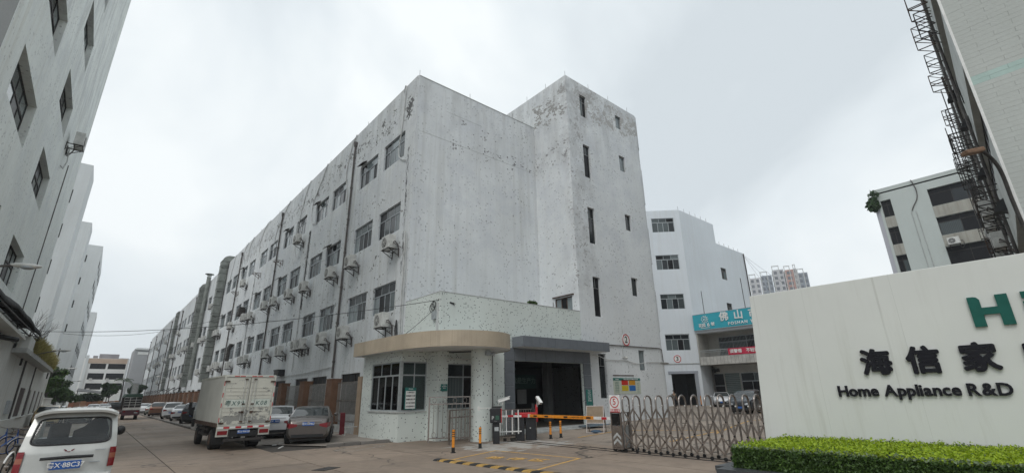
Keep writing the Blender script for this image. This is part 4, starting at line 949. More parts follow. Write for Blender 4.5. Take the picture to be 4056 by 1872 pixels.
# ================================================================ SIGN WALL
sw=NB('cream_painted_wall'); col=sw.mul((.68,.695,.665),sw.ramp(sw.noise(.5,4,.6),.3,.7,.96,1.03)); 
st=sw.ramp(sw.noise(1,5,.65,sc3=(3.5,3.5,.25)),.52,.78,0,.42); s_=sw.sep(); st=sw.math('MULTIPLY',st,sw.ramp(s_[2],.6,4.6,1,.35)); col=sw.mix(st,col,(.36,.35,.28))
dr=sw.ramp(sw.noise(1,3,.6,sc3=(9,9,.12)),.66,.72,0,.28); col=sw.mix(dr,col,(.33,.33,.29)); sw.bump(sw.noise(90,2),.12,.003); MT['cream']=sw.done(col,.6,0,.3)
SW=thing('sign_wall','large cream wall with raised green and black company lettering beside the gate','sign wall',(14,0,0))
X=14.0
q=MB(); P=[(5.985,.0),(5.70,4.565),(-9,4.565),(-9,0)]; pb=[(5.98,-.1),(5.70,4.565),(-9,4.565),(-9,-.1)]
v=[(X,y,z) for y,z in pb]+[(X+.42,y,z) for y,z in pb]; q.add(v,[(0,1,2,3),(7,6,5,4),(0,4,5,1),(1,5,6,2),(2,6,7,3),(3,7,4,0)]); part('wall',q,MT['cream'],SW,bevel=.012)
part('wall_joint',MB().box(X-.0015,4.33,.3,X+.001,4.336,4.56).box(X-.0015,2.42,.3,X+.001,2.426,4.56).box(X-.0015,-1.0,.3,X+.001,-.994,4.56),plain('joint_line',(.56,.58,.54),.8),SW)
MT['letterblack']=plain('black_raised_letter',(.009,.009,.014),.55,0,.15,6,.25); MT['lettergreen']=plain('green_raised_letter',(.006,.10,.078),.5,0,.12,6,.3)
def letters(s,size,y,z,mt,bold,sx=1):
    me=text_mesh(s,size,.05,bold).copy(); me.materials.clear(); me.materials.append(mt)
    if sx!=1:
        for v_ in me.vertices: v_.co.x*=sx
    o=link('raised_letter',me,None,SW,(X-.030,y,z),-PI/2,True); return o
for ch,y in zip('海信家电',(3.08,2.20,1.29,.37)): bold_cn(ch,.61,y,2.52,SW,MT['letterblack'],X-.03,.024,.05)
def place_text(s,y_left,y_right,z_base,cap,mt,bold,gap=0.035):
    """letters one by one between two ends, heights set by the capital height"""
    ms=[]; 
    for ch in s:
        if ch==' ': ms.append(None); continue
        me=text_mesh(ch,1,.05,bold).copy(); ms.append(me)
    ref=text_mesh('H',1,.05,bold); rz_=[v_.co.z for v_ in ref.vertices]; h=max(rz_)-min(rz_); k=cap/h
    ws=[.28*cap*1.1 if m_ is None else (max(v_.co.x for v_ in m_.vertices)-min(v_.co.x for v_ in m_.vertices))*k for m_ in ms]
    tot=sum(ws)+gap*(len(s)-1); f_=(abs(y_left-y_right))/tot; x=0
    # baseline: shapes are vertically centred on the font line, so use H's foot
    foot=min(rz_)
    for ch,m_,w in zip(s,ms,ws):
        if m_ is not None:
            x0=min(v_.co.x for v_ in m_.vertices); 
            vf=bpy.data.curves
            for v_ in m_.vertices: v_.co=((v_.co.x-x0)*k*f_,v_.co.y,v_.co.z*k)
            zz=[v_.co.z for v_ in m_.vertices]; zmin=min(zz)
            desc={'p':-.30,'g':-.3,'y':-.3}.get(ch,0)*cap
            # every glyph stands on the base line (descenders hang below)
            for v_ in m_.vertices: v_.co.z+=-zmin+desc
            m_.materials.clear(); m_.materials.append(mt); link('raised_letter',m_,None,SW,(X-.030,y_left-x*f_,z_base),-PI/2,True)
        x+=w+gap
place_text('Home Appliance R&D',3.985,.95,1.80,.25,MT['letterblack'],.026,.014)
# green wordmark letters: H with slanted-cut corners, then i
def glyph(polys,y0,z0,mt):
    q=MB()
    for p_ in polys:
        n=len(p_); v=[(X-.055,y0-a,z0+b_) for a,b_ in p_]+[(X-.003,y0-a,z0+b_) for a,b_ in p_]
        q.add(v,[list(range(n)),list(range(n,2*n))[::-1]]+[[i,(i+1)%n,n+(i+1)%n,n+i][::-1] for i in range(n)])
    return part('raised_letter',q,mt,SW)
Hh=.625
glyph([[(0,0),(.185,0),(.185,.24),(.43,.24),(.43,0),(.615,0),(.615,Hh),(.43,Hh),(.43,.385),(.185,.385),(.185,.56),(.15,.61),(.1,Hh),(0,Hh)]],1.195,3.17,MT['lettergreen'])
glyph([[(0,0),(.17,0),(.17,.43),(0,.43)],[(0,.49),(.17,.49),(.17,Hh),(0,Hh)]],.39,3.17,MT['lettergreen'])
# planter and hedge
pl_=thing('planter','dark granite planter edge under the clipped hedge','planter',(12,0,0))
part('coping',MB().box(10.55,-9,.30,10.95,5.62,.40).box(10.95,5.35,.30,13.98,5.85,.40),plain('dark_granite',(.06,.065,.07),.35,0,.3,14),pl_)
part('planter_wall',MB().box(10.62,-9,-.02,10.9,5.5,.30).box(10.9,5.4,-.02,13.95,5.78,.30),MT['kerb'],pl_); part('soil',MB().box(10.9,-9,.1,13.97,5.4,.34),MT['soil'],pl_)
HG=thing('hedge','clipped hedge with yellow green top and dark sides in front of the cream wall','hedge',(12.5,0,.35))
R_=np.random.default_rng(5)
x0,x1,y0,y1,zt,zb=10.98,13.9,-3.5,5.42,.80,.38
def surf(n,kind):
    if kind=='top':
        c=np.stack([R_.uniform(x0,x1,n),R_.uniform(y0,y1,n),np.full(n,zt)],1); c[:,2]+=R_.normal(0,.032,n)+.03*np.sin(c[:,0]*5)*np.sin(c[:,1]*4.1)
    elif kind=='front': c=np.stack([np.full(n,x0),R_.uniform(y0,y1,n),R_.uniform(zb,zt,n)],1); c[:,0]+=np.abs(R_.normal(0,.05,n))-.02+.035*np.sin(c[:,1]*6)*np.sin(c[:,2]*9)
    elif kind=='end': c=np.stack([R_.uniform(x0,x1,n),np.full(n,y1),R_.uniform(zb,zt,n)],1); c[:,1]-=np.abs(R_.normal(0,.05,n))-.02
    return c
def near(c): return c[(c[:,1]>-2.6)]
ctop=surf(52000,'top'); cf=surf(30000,'front'); ce=surf(9000,'end')
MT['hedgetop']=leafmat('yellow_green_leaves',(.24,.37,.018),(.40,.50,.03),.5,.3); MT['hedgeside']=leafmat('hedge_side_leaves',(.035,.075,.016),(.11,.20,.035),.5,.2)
part('hedge_core',MB().box(x0+.07,y0,zb-.1,x1-.02,y1-.06,zt-.05),plain('hedge_twigs',(.018,.022,.01),.9,0,.4,8),HG)
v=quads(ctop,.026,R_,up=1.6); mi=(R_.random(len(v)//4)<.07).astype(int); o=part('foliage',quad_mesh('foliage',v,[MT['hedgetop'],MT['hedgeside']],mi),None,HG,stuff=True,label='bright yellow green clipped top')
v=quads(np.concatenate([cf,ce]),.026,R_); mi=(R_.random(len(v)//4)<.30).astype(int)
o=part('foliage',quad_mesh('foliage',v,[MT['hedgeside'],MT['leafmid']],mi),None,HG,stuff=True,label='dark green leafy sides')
n=900; cs_=np.stack([R_.uniform(x0,x1,n),R_.uniform(y0,y1,n),zt+R_.uniform(.0,.13,n)],1); cl_=np.repeat(cs_,5,0)+R_.normal(0,.022,(n*5,3)); cl_[:,2]-=np.abs(R_.normal(0,.03,n*5))
part('foliage',quad_mesh('foliage',quads(cl_,.028,R_,up=.6),[MT['hedgetop']]),None,HG,stuff=True,label='stray shoots standing above the clipped top')
n=500; cs_=np.stack([x0-R_.uniform(0,.09,n),R_.uniform(y0,y1,n),R_.uniform(zb,zt,n)],1); cl_=np.repeat(cs_,6,0)+R_.normal(0,.025,(n*6,3))
part('foliage',quad_mesh('foliage',quads(cl_,.027,R_),[MT['leafmid']]),None,HG,stuff=True,label='loose sprigs on the front side')
# rim of new shoots along the back and front edge
n=2600; c=np.stack([np.where(R_.random(n)<.5,x0+.03,x1-.05)+R_.normal(0,.05,n),R_.uniform(y0,y1,n),zt+np.abs(R_.normal(0,.03,n))],1)
o=part('foliage',quad_mesh('foliage',quads(c,.028,R_),[leafmat('grey_green_shoots',(.10,.14,.08),(.20,.26,.14),.5,.2)]),None,HG,stuff=True,label='grey green shoots along the edges')
# ================================================================ LEFT SIDE OF THE STREET
XL=-4.5
LB=thing('tall_white_block','tall pale block with deep set windows rising along the left edge of the view','building',(XL,35,0))
hl=[]
def zr(k): return 12.7+4.94*k
for k in range(-2,6):
    for (a,b_) in ((22.8,28.2),(32.7,37.85)):
        hl.append((a-20.33,b_-20.33,zr(k),zr(k)+2.15))
facade(LB,(XL,20.33,0),PI/2,50.3-20.33,0,37.05,hl,.45,MT['wallleft'],'street_wall')
for (a,b_,c_,d_) in hl: window(LB,(XL,20.33+a,c_),PI/2,b_-a,d_-c_,MT['darkiron'],GL,tr=.62,cols=(4,4),inset=.3,fr=.08)
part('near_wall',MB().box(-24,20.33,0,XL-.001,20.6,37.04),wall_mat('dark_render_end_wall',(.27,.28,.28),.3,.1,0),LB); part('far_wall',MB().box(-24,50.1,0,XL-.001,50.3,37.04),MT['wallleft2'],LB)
part('flat_roof',MB().box(-24,20.6,36.4,XL-.7,50.1,36.6),MT['sill'],LB)
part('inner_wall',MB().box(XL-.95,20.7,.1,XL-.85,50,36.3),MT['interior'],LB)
part('wall_conduit',MB().tube([(XL+.04,43.4,5),(XL+.04,43.4,18)],.03,6),MT['pipe_dark'],LB)
pass
ac0=make_ac(); dup(ac0,(XL,40.0,18.15),PI/2,'lone air conditioner unit on a bracket high on the tall left block',None,(1.25,1.25,1.25)); kill(ac0)
solo('drooping_hose',MB().tube([(XL+.15,40.3,18.0),(XL+.2,40.6,17.2),(XL+.12,40.4,16.6),(XL+.02,39.9,16.6)],.04,6),MT['pipe'],'loose hose hanging below the lone air conditioner on the left block','hose')
def tower(nm,label,x,y0,y1,z,wins,mt,front=()):
    t=thing(nm,label,'building',(x,y0,0))
    # near face (towards the viewer) and street face
    facade(t,(-26,y0,0),0,x+26,0,z,[(26+a,26+b_,c_,d_) for a,b_,c_,d_ in front],.25,mt,'near_wall')
    for a,b_,c_,d_ in front: window(t,(a,y0,c_),0,b_-a,d_-c_,MT['darkiron'],[MT['glass_dark']],split=False,tr=1,cols=(1,1),inset=.18)
    L=y1-y0; facade(t,(x,y0,0),PI/2,L,0,z,wins,.1,mt,'street_wall')
    for a,b_,c_,d_ in wins: window(t,(x,y0+a,c_),PI/2,b_-a,d_-c_,MT['darkiron'],[MT['glass']],split=False,tr=.65,cols=(3,4),inset=.05)
    part('flat_roof',MB().box(-26,y0+.3,z-.7,x-.3,y1,z-.5),MT['sill'],t); part('far_wall',MB().box(-26,y1,0,x-.001,y1+.2,z-.01),mt,t)
fr=[(-8.40,-8.16,8.3+5.5*k,10.5+5.5*k) for k in range(5)]
tower('set_back_tower','first narrow stair tower standing behind the tall left block, set back from the street',-6.75,92.5,99.7,37.0,[],MT['wallleft2'],fr)
tower('set_back_tower','second narrow stair tower on the left, beyond the first',-6.85,125.5,132.4,37.0,[],MT['wallleft2'],[])
wn=[(3+8.2*j,8.2+8.2*j,2.9+4.94*k,4.9+4.94*k) for k in range(7) for j in range(4)]
tower('distant_white_block','distant white block with window rows on the left side of the street',-4.8,144.5,178.2,37.0,wn,MT['wallleft2'],[(-7.36,-7.12,6.0+5.35*k,7.7+5.35*k) for k in range(6)])
tower('distant_white_block','farthest white block on the left, rising beside the end of the street',-4.95,261,280,37.0,[(2+5*j,5+5*j,2.9+4.94*k,4.9+4.94*k) for k in range(6) for j in range(3)],MT['wallleft2'])
# link wing between towers, set further back
# low annex in front of the tall block
AN=thing('low_annex','low white annex with a dark door and barred windows along the left pavement','annex',(-4.0,30,0))
hh=[(50.2-20.4,53.9-20.4,1.0,3.0)]+[(57.2-20.4+4.5*i,58.9-20.4+4.5*i,.98,2.95) for i in range(4)]
MT['annexwall']=wall_mat('stained_annex_wall',(.60,.61,.585),.45,.08,0,tint=(.36,.33,.27))
facade(AN,(-4.0,20.4,0),PI/2,75.0-20.4,0,5.2,hh,.05,MT['annexwall'],'street_wall')
MT['maroon']=plain('maroon_grille',(.04,.02,.018),.7,0,.2,4)
part('door',MB().box(-4.1,50.2,1.0,-4.04,53.9,3.0),MT['maroon'],AN)
for i in range(4):
    a=57.2+4.5*i; w_=part('window',MB().box(-4.1,a,.98,-4.04,a+1.7,2.95),MT['maroon'],AN)
part('near_wall',MB().box(-4.46,20.2,0,-4.001,20.39,5.2),MT['annexwall'],AN); part('far_wall',MB().box(-4.46,75,0,-4.001,75.2,5.2),MT['annexwall'],AN)
part('flat_roof',MB().box(-4.48,20.3,5.2,-3.95,75,5.26),MT['sill'],AN)
part('roof_slab',MB().box(-4.48,39.5,4.72,-3.35,66.0,4.98).box(-3.45,42.5,4.98,-3.35,66,5.1),MT['sill'],AN); part('parapet_block',MB().box(-3.85,39.5,4.98,-3.35,42.4,5.65),MT['annexwall'],AN)
part('drain_pipe',MB().tube([(-3.93,47.7,.2),(-3.93,47.7,5.1)],.06,6).tube([(-3.93,56.0,.2),(-3.93,56,4.7)],.05,6),MT['pipe_dark'],AN)
part('electric_panel',MB().box(-4.0,44.5,1.3,-3.85,46.1,2.1),MT['alu'],AN); part('low_plinth',MB().box(-4.0,20.4,0,-3.8,75,.95).box(-4.0,49.6,.95,-3.7,54.4,1.0),MT['annexwall'],AN)
# black canvas awning
AW=thing('black_awning','large sagging black awning with a metal frame over the near end of the low annex','awning',(-3.6,34,5.8))
q=MB(); n=12; ws=[]
for i in range(n+1):
    y=23+(44.5-23)*i/n; zt_=6.55; zf=5.72+.42*min(1,i/n*2.2)+.05*math.sin(i*1.9)-(.10 if i==n else 0)
    for (x,z) in ((-4.48,zt_+.1),(-4.1,zt_+.05),(-3.6,zf+.33),(-3.28,zf+.08),(-3.24,zf-.14)): q.v.append((x,y,z))
for i in range(n):
    for j in range(4): q.f.append([i*5+j,i*5+j+1,(i+1)*5+j+1,(i+1)*5+j]); q.mi.append(0)
me=q.mesh('canvas'); me.polygons.foreach_set('use_smooth',[True]*len(me.polygons)); o=part('canvas',me,plain('black_canvas',(.02,.02,.022),.85,0,.4,2),AW); sm=o.modifiers.new('s','SOLIDIFY'); sm.thickness=.02
q=MB()
for y in (24.5,30,36,42.2): q.beam((-4.4,y,6.2),(-3.3,y,5.85),.04).beam((-4.4,y,5.35),(-3.35,y,5.82),.04)
q.beam((-3.3,23,5.6),(-3.3,44,5.88),.05).beam((-3.45,34,5.6),(-3.45,43.5,5.7),.05).beam((-3.3,43.5,5.88),(-3.45,43.5,5.7),.05); part('frame',q,MT['darkiron'],AW)
SLB=solo('concrete_canopy',MB().box(-4.46,20.4,5.28,-3.42,38.0,5.42),MT['annexwall'],'grey concrete slab just under the black awning','canopy')
solo('bracket_pipe',MB().tube([(-4.0,33,5.0),(-3.3,33.6,4.9)],.12,8),MT['black'],'thick black pipe sticking out of the annex wall under the slab','pipe')
# street lamps on the left
def lamp(y,z,L,lab,x=-3.95,rise=.55,big=1.0):
    t=thing('street_lamp',lab,'street lamp',(x,y,z),0,'bracket lamps along the left side of the street')
    part('arm',MB().tube([(0,0,-.3),(.05,0,0),(L*.5,.1,rise*.45),(L,.2,rise*.8)],.035*big,8),MT['pipe_dark'],t,True,world=False)
    h=MB(); n=10; 
    hd_=[(L-.05,.05),(L+.08,.11),(L+.3,.14),(L+.55,.12),(L+.72,.04)]
    h.tube([(a,.2,rise*.8+.03+(a-L)*.08) for a,_ in hd_],[b_*big for _,b_ in hd_],12); me=h.mesh('lamp_head',True); 
    for v_ in me.vertices: v_.co.z=(v_.co.z-rise*.8)*.55+rise*.8
    part('lamp_head',me,MT['white_plastic'],t,world=False)
    part('lens',MB().sphere((L+.36,.2,rise*.8-.03),.16*big,10,sz=.35),MT['alu'],t,True,world=False)
    part('bracket',MB().box(-.06,-.06,-.5,.06,.06,.1),MT['darkiron'],t,world=False)
lamp(22.4,6.0,1.05,'nearest bracket lamp on the left, partly cut by the edge of the photo',rise=.5,big=1.2)
lamp(45.1,4.78,1.55,'second bracket lamp on the left, in front of the grassy roof edge',rise=.65)
lamp(70.9,4.78,1.5,'third bracket lamp on the left, beyond the annex slab',rise=.7)
lamp(108,4.9,1.5,'small fourth bracket lamp on the left, near the climbing plants',rise=.3)
# yellowing grass on the slab
R_=np.random.default_rng(11); n=15000; t_=R_.random(n)**1.2; y=42.8+t_*23.5
c=np.stack([-3.25-R_.random(n)*.75,y,4.95+R_.random(n)**1.2*(1.0-.25*np.abs(t_-.4))*(.5+.5*np.minimum(1,t_*5+.3))],1); v=[]
def blades(c,h,w,R_,lean=.35):
    n=len(c); d=R_.normal(0,lean,(n,3)); d[:,2]=1; d/=np.linalg.norm(d,axis=1)[:,None]; s_=R_.normal(size=(n,3)); s_[:,2]*=.2; s_/=np.linalg.norm(s_,axis=1)[:,None]
    hh_=(h*(.5+R_.random(n)))[:,None]; return np.stack([c-s_*w,c+s_*w,c+s_*w*.6+d*hh_,c-s_*w*.6+d*hh_],1).reshape(-1,3)
solo('roof_grass',quad_mesh('roof_grass',blades(c,.36,.016,R_,.8),[leafmat('yellowing_grass',(.22,.21,.06),(.36,.30,.12),.7,.3)]),None,'yellowing grass tuft spilling over the edge of the low annex roof','grass')
q=MB(); 
for i in range(26):
    p=Vector((-3.9-random.random()*.3,44+random.random()*6,5.4)); d=Vector((random.uniform(.0,.5),random.uniform(-.3,.9),1)).normalized(); P=[p]
    for k in range(5): d=(d+Vector((random.uniform(-.3,.3),random.uniform(-.3,.3),random.uniform(-.15,.15)))).normalized(); p=p+d*random.uniform(.35,.65); P.append(p)
    q.tube(P,[.02,.016,.013,.01,.007,.004],4,cap=False)
    for k in (2,3,4):
        e2=(d+Vector((random.uniform(-.9,.9),random.uniform(-.9,.9),.2))).normalized(); q.tube([P[k],P[k]+e2*.5],[.008,.003],4,cap=False)
solo('bare_shrub',q,MT['pipe_dark'],'leafless twiggy shrub growing out of the annex roof behind the lamp','shrub')
def tree(loc,h,cr_,n,lab,mats=('leafmid','leafdark'),leaf=.16,seed=1,nm='tree',flat=1,trunk=.12):
    t=thing(nm,lab,'tree',loc); R_=np.random.default_rng(seed)
    q=MB(); q.tube([(0,0,0),(.1,.05,h*.3),(-.05,.1,h*.6),(.05,0,h*.85)],[trunk,trunk*.8,trunk*.55,trunk*.2],8)
    cl=[]
    for i in range(14):
        a=R_.random()*6.28; rr=cr_*(.35+.55*R_.random()); z=h*(.5+.45*R_.random()); c_=np.array([rr*math.cos(a),rr*math.sin(a),z]); cl.append(c_)
        q.tube([(0,.05,h*.4),tuple(c_*.6+np.array([0,0,h*.15])),tuple(c_)],[trunk*.5,trunk*.25,.02],5,cap=False)
    part('trunk',q,MT['pipe_dark'],t,True,world=False)
    vs=[leaf_cloud(n//14,tuple(c_),(cr_*.42,cr_*.42,cr_*.32*flat),leaf,seed=seed*50+i) for i,c_ in enumerate(cl)]
    v=np.concatenate(vs); mi=(R_.random(len(v)//4)<.45).astype(int); part('crown',quad_mesh('crown',v,[MT[mats[0]],MT[mats[1]]],mi),None,t,world=False,stuff=True)
tree((-4.3,84,0),6.6,1.6,3000,'leafy green tree leaning over the left pavement behind the annex',seed=2,leaf=.2)
tree((-4.0,98,0),4.2,1.5,2000,'lower ragged tree with brownish leaves beside the left row of lamps',seed=3,leaf=.18)
tree((-4.4,112,0),5.2,1.6,2000,'small dark tree farther along the left pavement',seed=4,leaf=.22)
tree((-3.9,128,0),4.6,1.9,1800,'last round tree on the left before the street end',seed=5,leaf=.25)
tree((9.6,180,0),6.2,1.9,1500,'dark tree against the far end of the factory wall',('leafdark','leafdark'),seed=6,leaf=.35)
# low roadside walls beyond the annex
t=thing('garden_wall','low white railing wall with slats along the left pavement beyond the annex','wall',(-4.1,78,0))
for i in range(14): part('slat',MB().box(-4.2,77+i*1.1,.2,-4.0,77.45+i*1.1,2.3),MT['annexwall'],t)
part('base',MB().box(-4.25,76.8,0,-3.95,92.5,.2).box(-4.25,76.8,2.3,-3.95,92.5,2.45),MT['annexwall'],t)
# ================================================================ END OF THE STREET
ES=thing('street_end_building','white three storey building with long dark window bands and a tan top closing the street','building',(2.5,235,0))
hs=[]
for z0_,z1_ in ((13.1,15.0),(9.4,11.6),(5.9,8.1)):
    for a,b_ in ((-2.5,2.0),(2.6,7.75)): hs.append((a+4.5,b_+4.5,z0_,z1_))
facade(ES,(-4.5,235,0),0,13.0,0,16.9,hs,.6,MT['whitepaint'],'street_wall')
for (a,b_,c_,d_) in hs: window(ES,(-4.5+a,235,c_),0,b_-a,d_-c_,MT['darkiron'],[MT['glass_dark']],split=False,tr=.75,cols=(5,5),inset=.3)
part('tan_band',MB().box(-4.0,234.85,15.1,8.4,234.99,16.8),plain('tan_band_paint',(.52,.40,.31),.8,0,.1,.5),ES); part('side_column',MB().box(-4.1,234.6,0,-3.3,234.99,17.9),MT['wallleft2'],ES); part('side_column',MB().box(7.95,234.7,0,8.5,234.99,16.9),MT['wallleft2'],ES)
part('roof_rooms',MB().box(-.6,238,16.9,5.2,243,18.7).box(.2,237.5,17,3.0,238.2,18.2).box(5.4,238,16.9,8.3,242,17.3).box(-2.3,238,16.9,-.9,240,18.0),plain('pinkish_grey_roof_rooms',(.34,.32,.33),.8,0,.1,.3),ES)
for x in (-1.9,2.8,5.8): 
    for z in (9.2,5.7): part('balcony_unit',MB().box(x,234.6,z,x+.9,234.98,z+.6),MT['ac_white'],ES)
GBd=thing('grey_end_building','grey plastered building beside the palm at the right of the street end','building',(12,225,0))
part('wall',MB().box(9.0,225,0,22,245,20.0),plain('grey_plaster',(.35,.355,.365),.85,0,.08,.2),GBd); part('roof_frame',MB().box(9.0,224.9,18.9,22,225.0,19.0).box(9.3,224.4,19.6,14,225,20.3),MT['wallleft2'],GBd); part('light_opening',MB().box(10.0,224.9,18.0,14.2,224.99,18.9),MT['whitepaint'],GBd)
part('street_lean_to',MB().box(8.3,205,0,11.8,206,5.5).box(8.2,204.9,5.5,11.9,205,5.7),MT['wallleft2'],GBd)
solo('dark_canopy',MB().add([(-3.6,192,4.9),(3.8,192,3.9),(3.8,205,4.6),(-3.6,205,5.8),(-3.6,192,4.75),(3.8,192,3.75),(3.8,205,4.45),(-3.6,205,5.65)],[(0,1,2,3),(7,6,5,4),(0,4,5,1),(1,5,6,2),(2,6,7,3),(3,7,4,0)]).box(-3.4,192,0,-3.2,192.2,4.8).box(3.5,192,0,3.7,192.2,3.9),MT['black'],'dark sheet canopy spanning the far end of the street','canopy')
solo('hedge_mass',quad_mesh('hedge_mass',np.concatenate([leaf_cloud(2500,(-.3,206,2.6),(3.6,1.2,1.7),.35,seed=21)]),[MT['leafdark']]),None,'dark green bushes under the canopy at the street end','bushes')
t=thing('site_barrier','long orange and brown barrier panels across the end of the street','barrier',(0,188,0))
for i in range(9): part('panel',MB().box(-4.5+i*1.25,188,0,-3.3+i*1.25,188.1,1.75+.1*(i%3)),plain('faded_orange_%d'%(i%3),((.34,.13,.07),(.28,.14,.09),(.40,.20,.10))[i%3],.8),t)
# palm
t=thing('palm_tree','palm tree with drooping fronds in front of the grey building at the street end','palm tree',(5.35,150,0))
part('trunk',MB().tube([(0,0,0),(.05,0,2.5),(-.05,0,6.4)],[.22,.17,.14],10),MT['pipe_dark'],t,True,world=False)
R_=np.random.default_rng(9)
for i in range(15):
    a=2*PI*i/15+R_.normal(0,.15); up=R_.uniform(.1,.9); P=[]; p=np.array([0,0,6.4]); d=np.array([math.cos(a)*.8,math.sin(a)*.8,up])
    q=MB(); L=9
    for k in range(L): P.append(p.copy()); p=p+d*.27; d[2]-=.17
    q.tube(P,.02,4,cap=False)
    side=np.array([-math.sin(a),math.cos(a),0])
    for k in range(1,L):
        for sg in (-1,1):
            b0=P[k]; tip=b0+side*sg*.5*(1-.5*k/L)+np.array([math.cos(a)*.18,math.sin(a)*.18,-.28]); w3=np.array([math.cos(a),math.sin(a),0])*.06
            q.add([tuple(b0-w3),tuple(b0+w3),tuple(tip)],[(0,1,2)])
    part('frond',q,MT['leafdark'] if i%2 else MT['leafmid'],t,world=False)
tree((3.6,168,0),6.4,2.0,1500,'green tree left of the palm at the street end',seed=8,leaf=.3)
t=thing('billboard_frame','pale steel billboard frame standing behind the palm near the street end','frame',(8,160,0))
q=MB()
for x in (6.3,7.6,8.9): q.beam((x,160,0),(x,160,6.2),.12)
for z in (3.2,6.1): q.beam((6.1,160,z),(9.1,160,z),.12)
part('posts',q,MT['alu_light'],t); part('panel',MB().box(7.7,160.1,3.3,8.8,160.15,6.0),MT['ac_white'],t)
lampR=thing('street_lamp','white bracket lamp reaching out from the factory wall far down the right side','street lamp',(12.2,118,5.2),PI)
part('arm',MB().tube([(0,0,0),(1.4,0,.8),(2.6,0,1.1)],.05,6),MT['pipe'],lampR,world=False); part('lamp_head',MB().sphere((2.9,0,1.12),.35,10,sz=.4),MT['white_plastic'],lampR,True,world=False)
# ================================================================ BUILDING BEHIND THE COURTYARD
CB=thing('courtyard_building','white building with a cut off corner and stacked windows behind the courtyard','building',(55,29.5,.3))
A0=(51.2,33.34); Lc=math.hypot(55.04-51.2,33.34-29.5); rt=-PI/4
s2=math.sqrt(2)
def uc(x): return (x-51.2)*s2
hc=[(uc(52.4),uc(54.46),a,b_) for a,b_ in ((21.9,23.85),(16.8,18.74),(11.7,13.6),(6.65,8.55))]+[(uc(52.55),uc(54.5),.3,3.92)]
facade(CB,(A0[0],A0[1],0),rt,Lc,0,24.95,hc,.2,MT['wallback'],'bevel_wall')
for h_ in hc[:4]: window(CB,(51.2+h_[0]/s2,33.34-h_[0]/s2,h_[2]),rt,h_[1]-h_[0],h_[3]-h_[2],MT['alu_light'],[MT['glass'],MT['glass_dark'],MT['glass']],tr=.70,cols=(3,4),inset=.1,fr=.06)
hr=[(64.62-55.04,66.25-55.04,16.85,18.55),(64.7-55.04,66.3-55.04,11.7,13.5)]
facade(CB,(55.04,29.5,0),0,64.35-55.04,0,24.95,[],.2,MT['wallback'],'side_wall')
facade(CB,(64.35,29.501,0),0,73.0-64.35,0,22.08,[(h_[0]-9.31,h_[1]-9.31,h_[2],h_[3]) for h_ in hr],.2,MT['wallback'],'side_wall')
for h_ in hr: window(CB,(55.04+h_[0],29.5,h_[2]),0,h_[1]-h_[0],h_[3]-h_[2],MT['dark_frame'],[MT['glass_dark'],MT['glass']],tr=.7,cols=(2,2),inset=.1,fr=.06)
part('back_wall',MB().box(64.2,29.6,22,64.35,50,24.94).box(72.8,29.6,0,73,50,22.07).box(46,33.34,0,51.2,33.5,24.94).box(51.2,49.9,0,73,50,22),MT['wallback'],CB)
part('flat_roof',MB().prism([(51.3,33.5),(55.2,29.7),(64.2,29.7),(64.2,50),(51.3,50)],24.3,24.5).box(64.35,29.7,21.5,72.8,50,21.7),MT['sill'],CB)
def onb(u,z,d=0): # point on bevel wall pushed out by d
    return (51.2+u/s2-d/s2,33.34-u/s2-d/s2,z)
part('parapet_line',MB().beam(onb(uc(52.4),8.62,.03),onb(uc(54.5),8.62,.03),.02),MT['sill'],CB)
q=MB(); a=onb(uc(52.2),3.92,.04); b_=onb(uc(54.8),3.92,.04)
q.beam(onb(uc(52.3),4.07,.03),onb(uc(54.78),4.07,.03),.1,.3).beam(onb(uc(54.63),.3,.03),onb(uc(54.63),3.92,.03),.1,.32,up=(1,-1,0)); part('door_surround',q,plain('grey_band_paint',(.30,.32,.36),.8,0,.1,1),CB)
part('ledge',MB().beam(onb(.2,5.08,.03),onb(Lc,5.08,.03),.06,.1),MT['sill'],CB)
gi=MB(); # passage behind the doorway
def boxb(u0,u1,d0,d1,z0_,z1_):
    P=[onb(u0,0,-d0)[:2],onb(u1,0,-d0)[:2],onb(u1,0,-d1)[:2],onb(u0,0,-d1)[:2]]; return MB().prism(P,z0_,z1_)
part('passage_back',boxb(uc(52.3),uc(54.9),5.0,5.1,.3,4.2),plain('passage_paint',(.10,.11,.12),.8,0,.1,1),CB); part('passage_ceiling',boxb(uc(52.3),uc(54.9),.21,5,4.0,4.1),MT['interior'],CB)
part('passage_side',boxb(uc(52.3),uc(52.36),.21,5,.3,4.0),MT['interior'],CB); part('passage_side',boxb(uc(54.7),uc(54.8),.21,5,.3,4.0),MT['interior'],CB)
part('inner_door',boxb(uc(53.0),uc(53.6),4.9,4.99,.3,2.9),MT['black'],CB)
q=MB()
for k in range(12): q.tube([(55.1+k*1.5,29.6,24.95 if k<6 else 22.08),(55.1+k*1.5,29.6,25.5 if k<6 else 22.6)],.02,4)
part('lightning_rods',q,MT['darkiron'],CB); part('drain_pipe',MB().tube([(72.9,29.4,2),(72.9,29.4,22)],.08,6),MT['darkiron'],CB)
q=MB(); P0=Vector((73,29.6,22))
for k,e_ in enumerate(((100,24,17),(95,22,12),(110,28,17))): pass
for k,(px,py_,pz) in enumerate(((92,25,15.5),(96,30,16),(100,33,15))):
    wire((73,29.6,22.0),(px,py_,pz),.8,['upper','middle','lower'][k]+' cable slanting down from the roof corner of the courtyard building',.014,12)
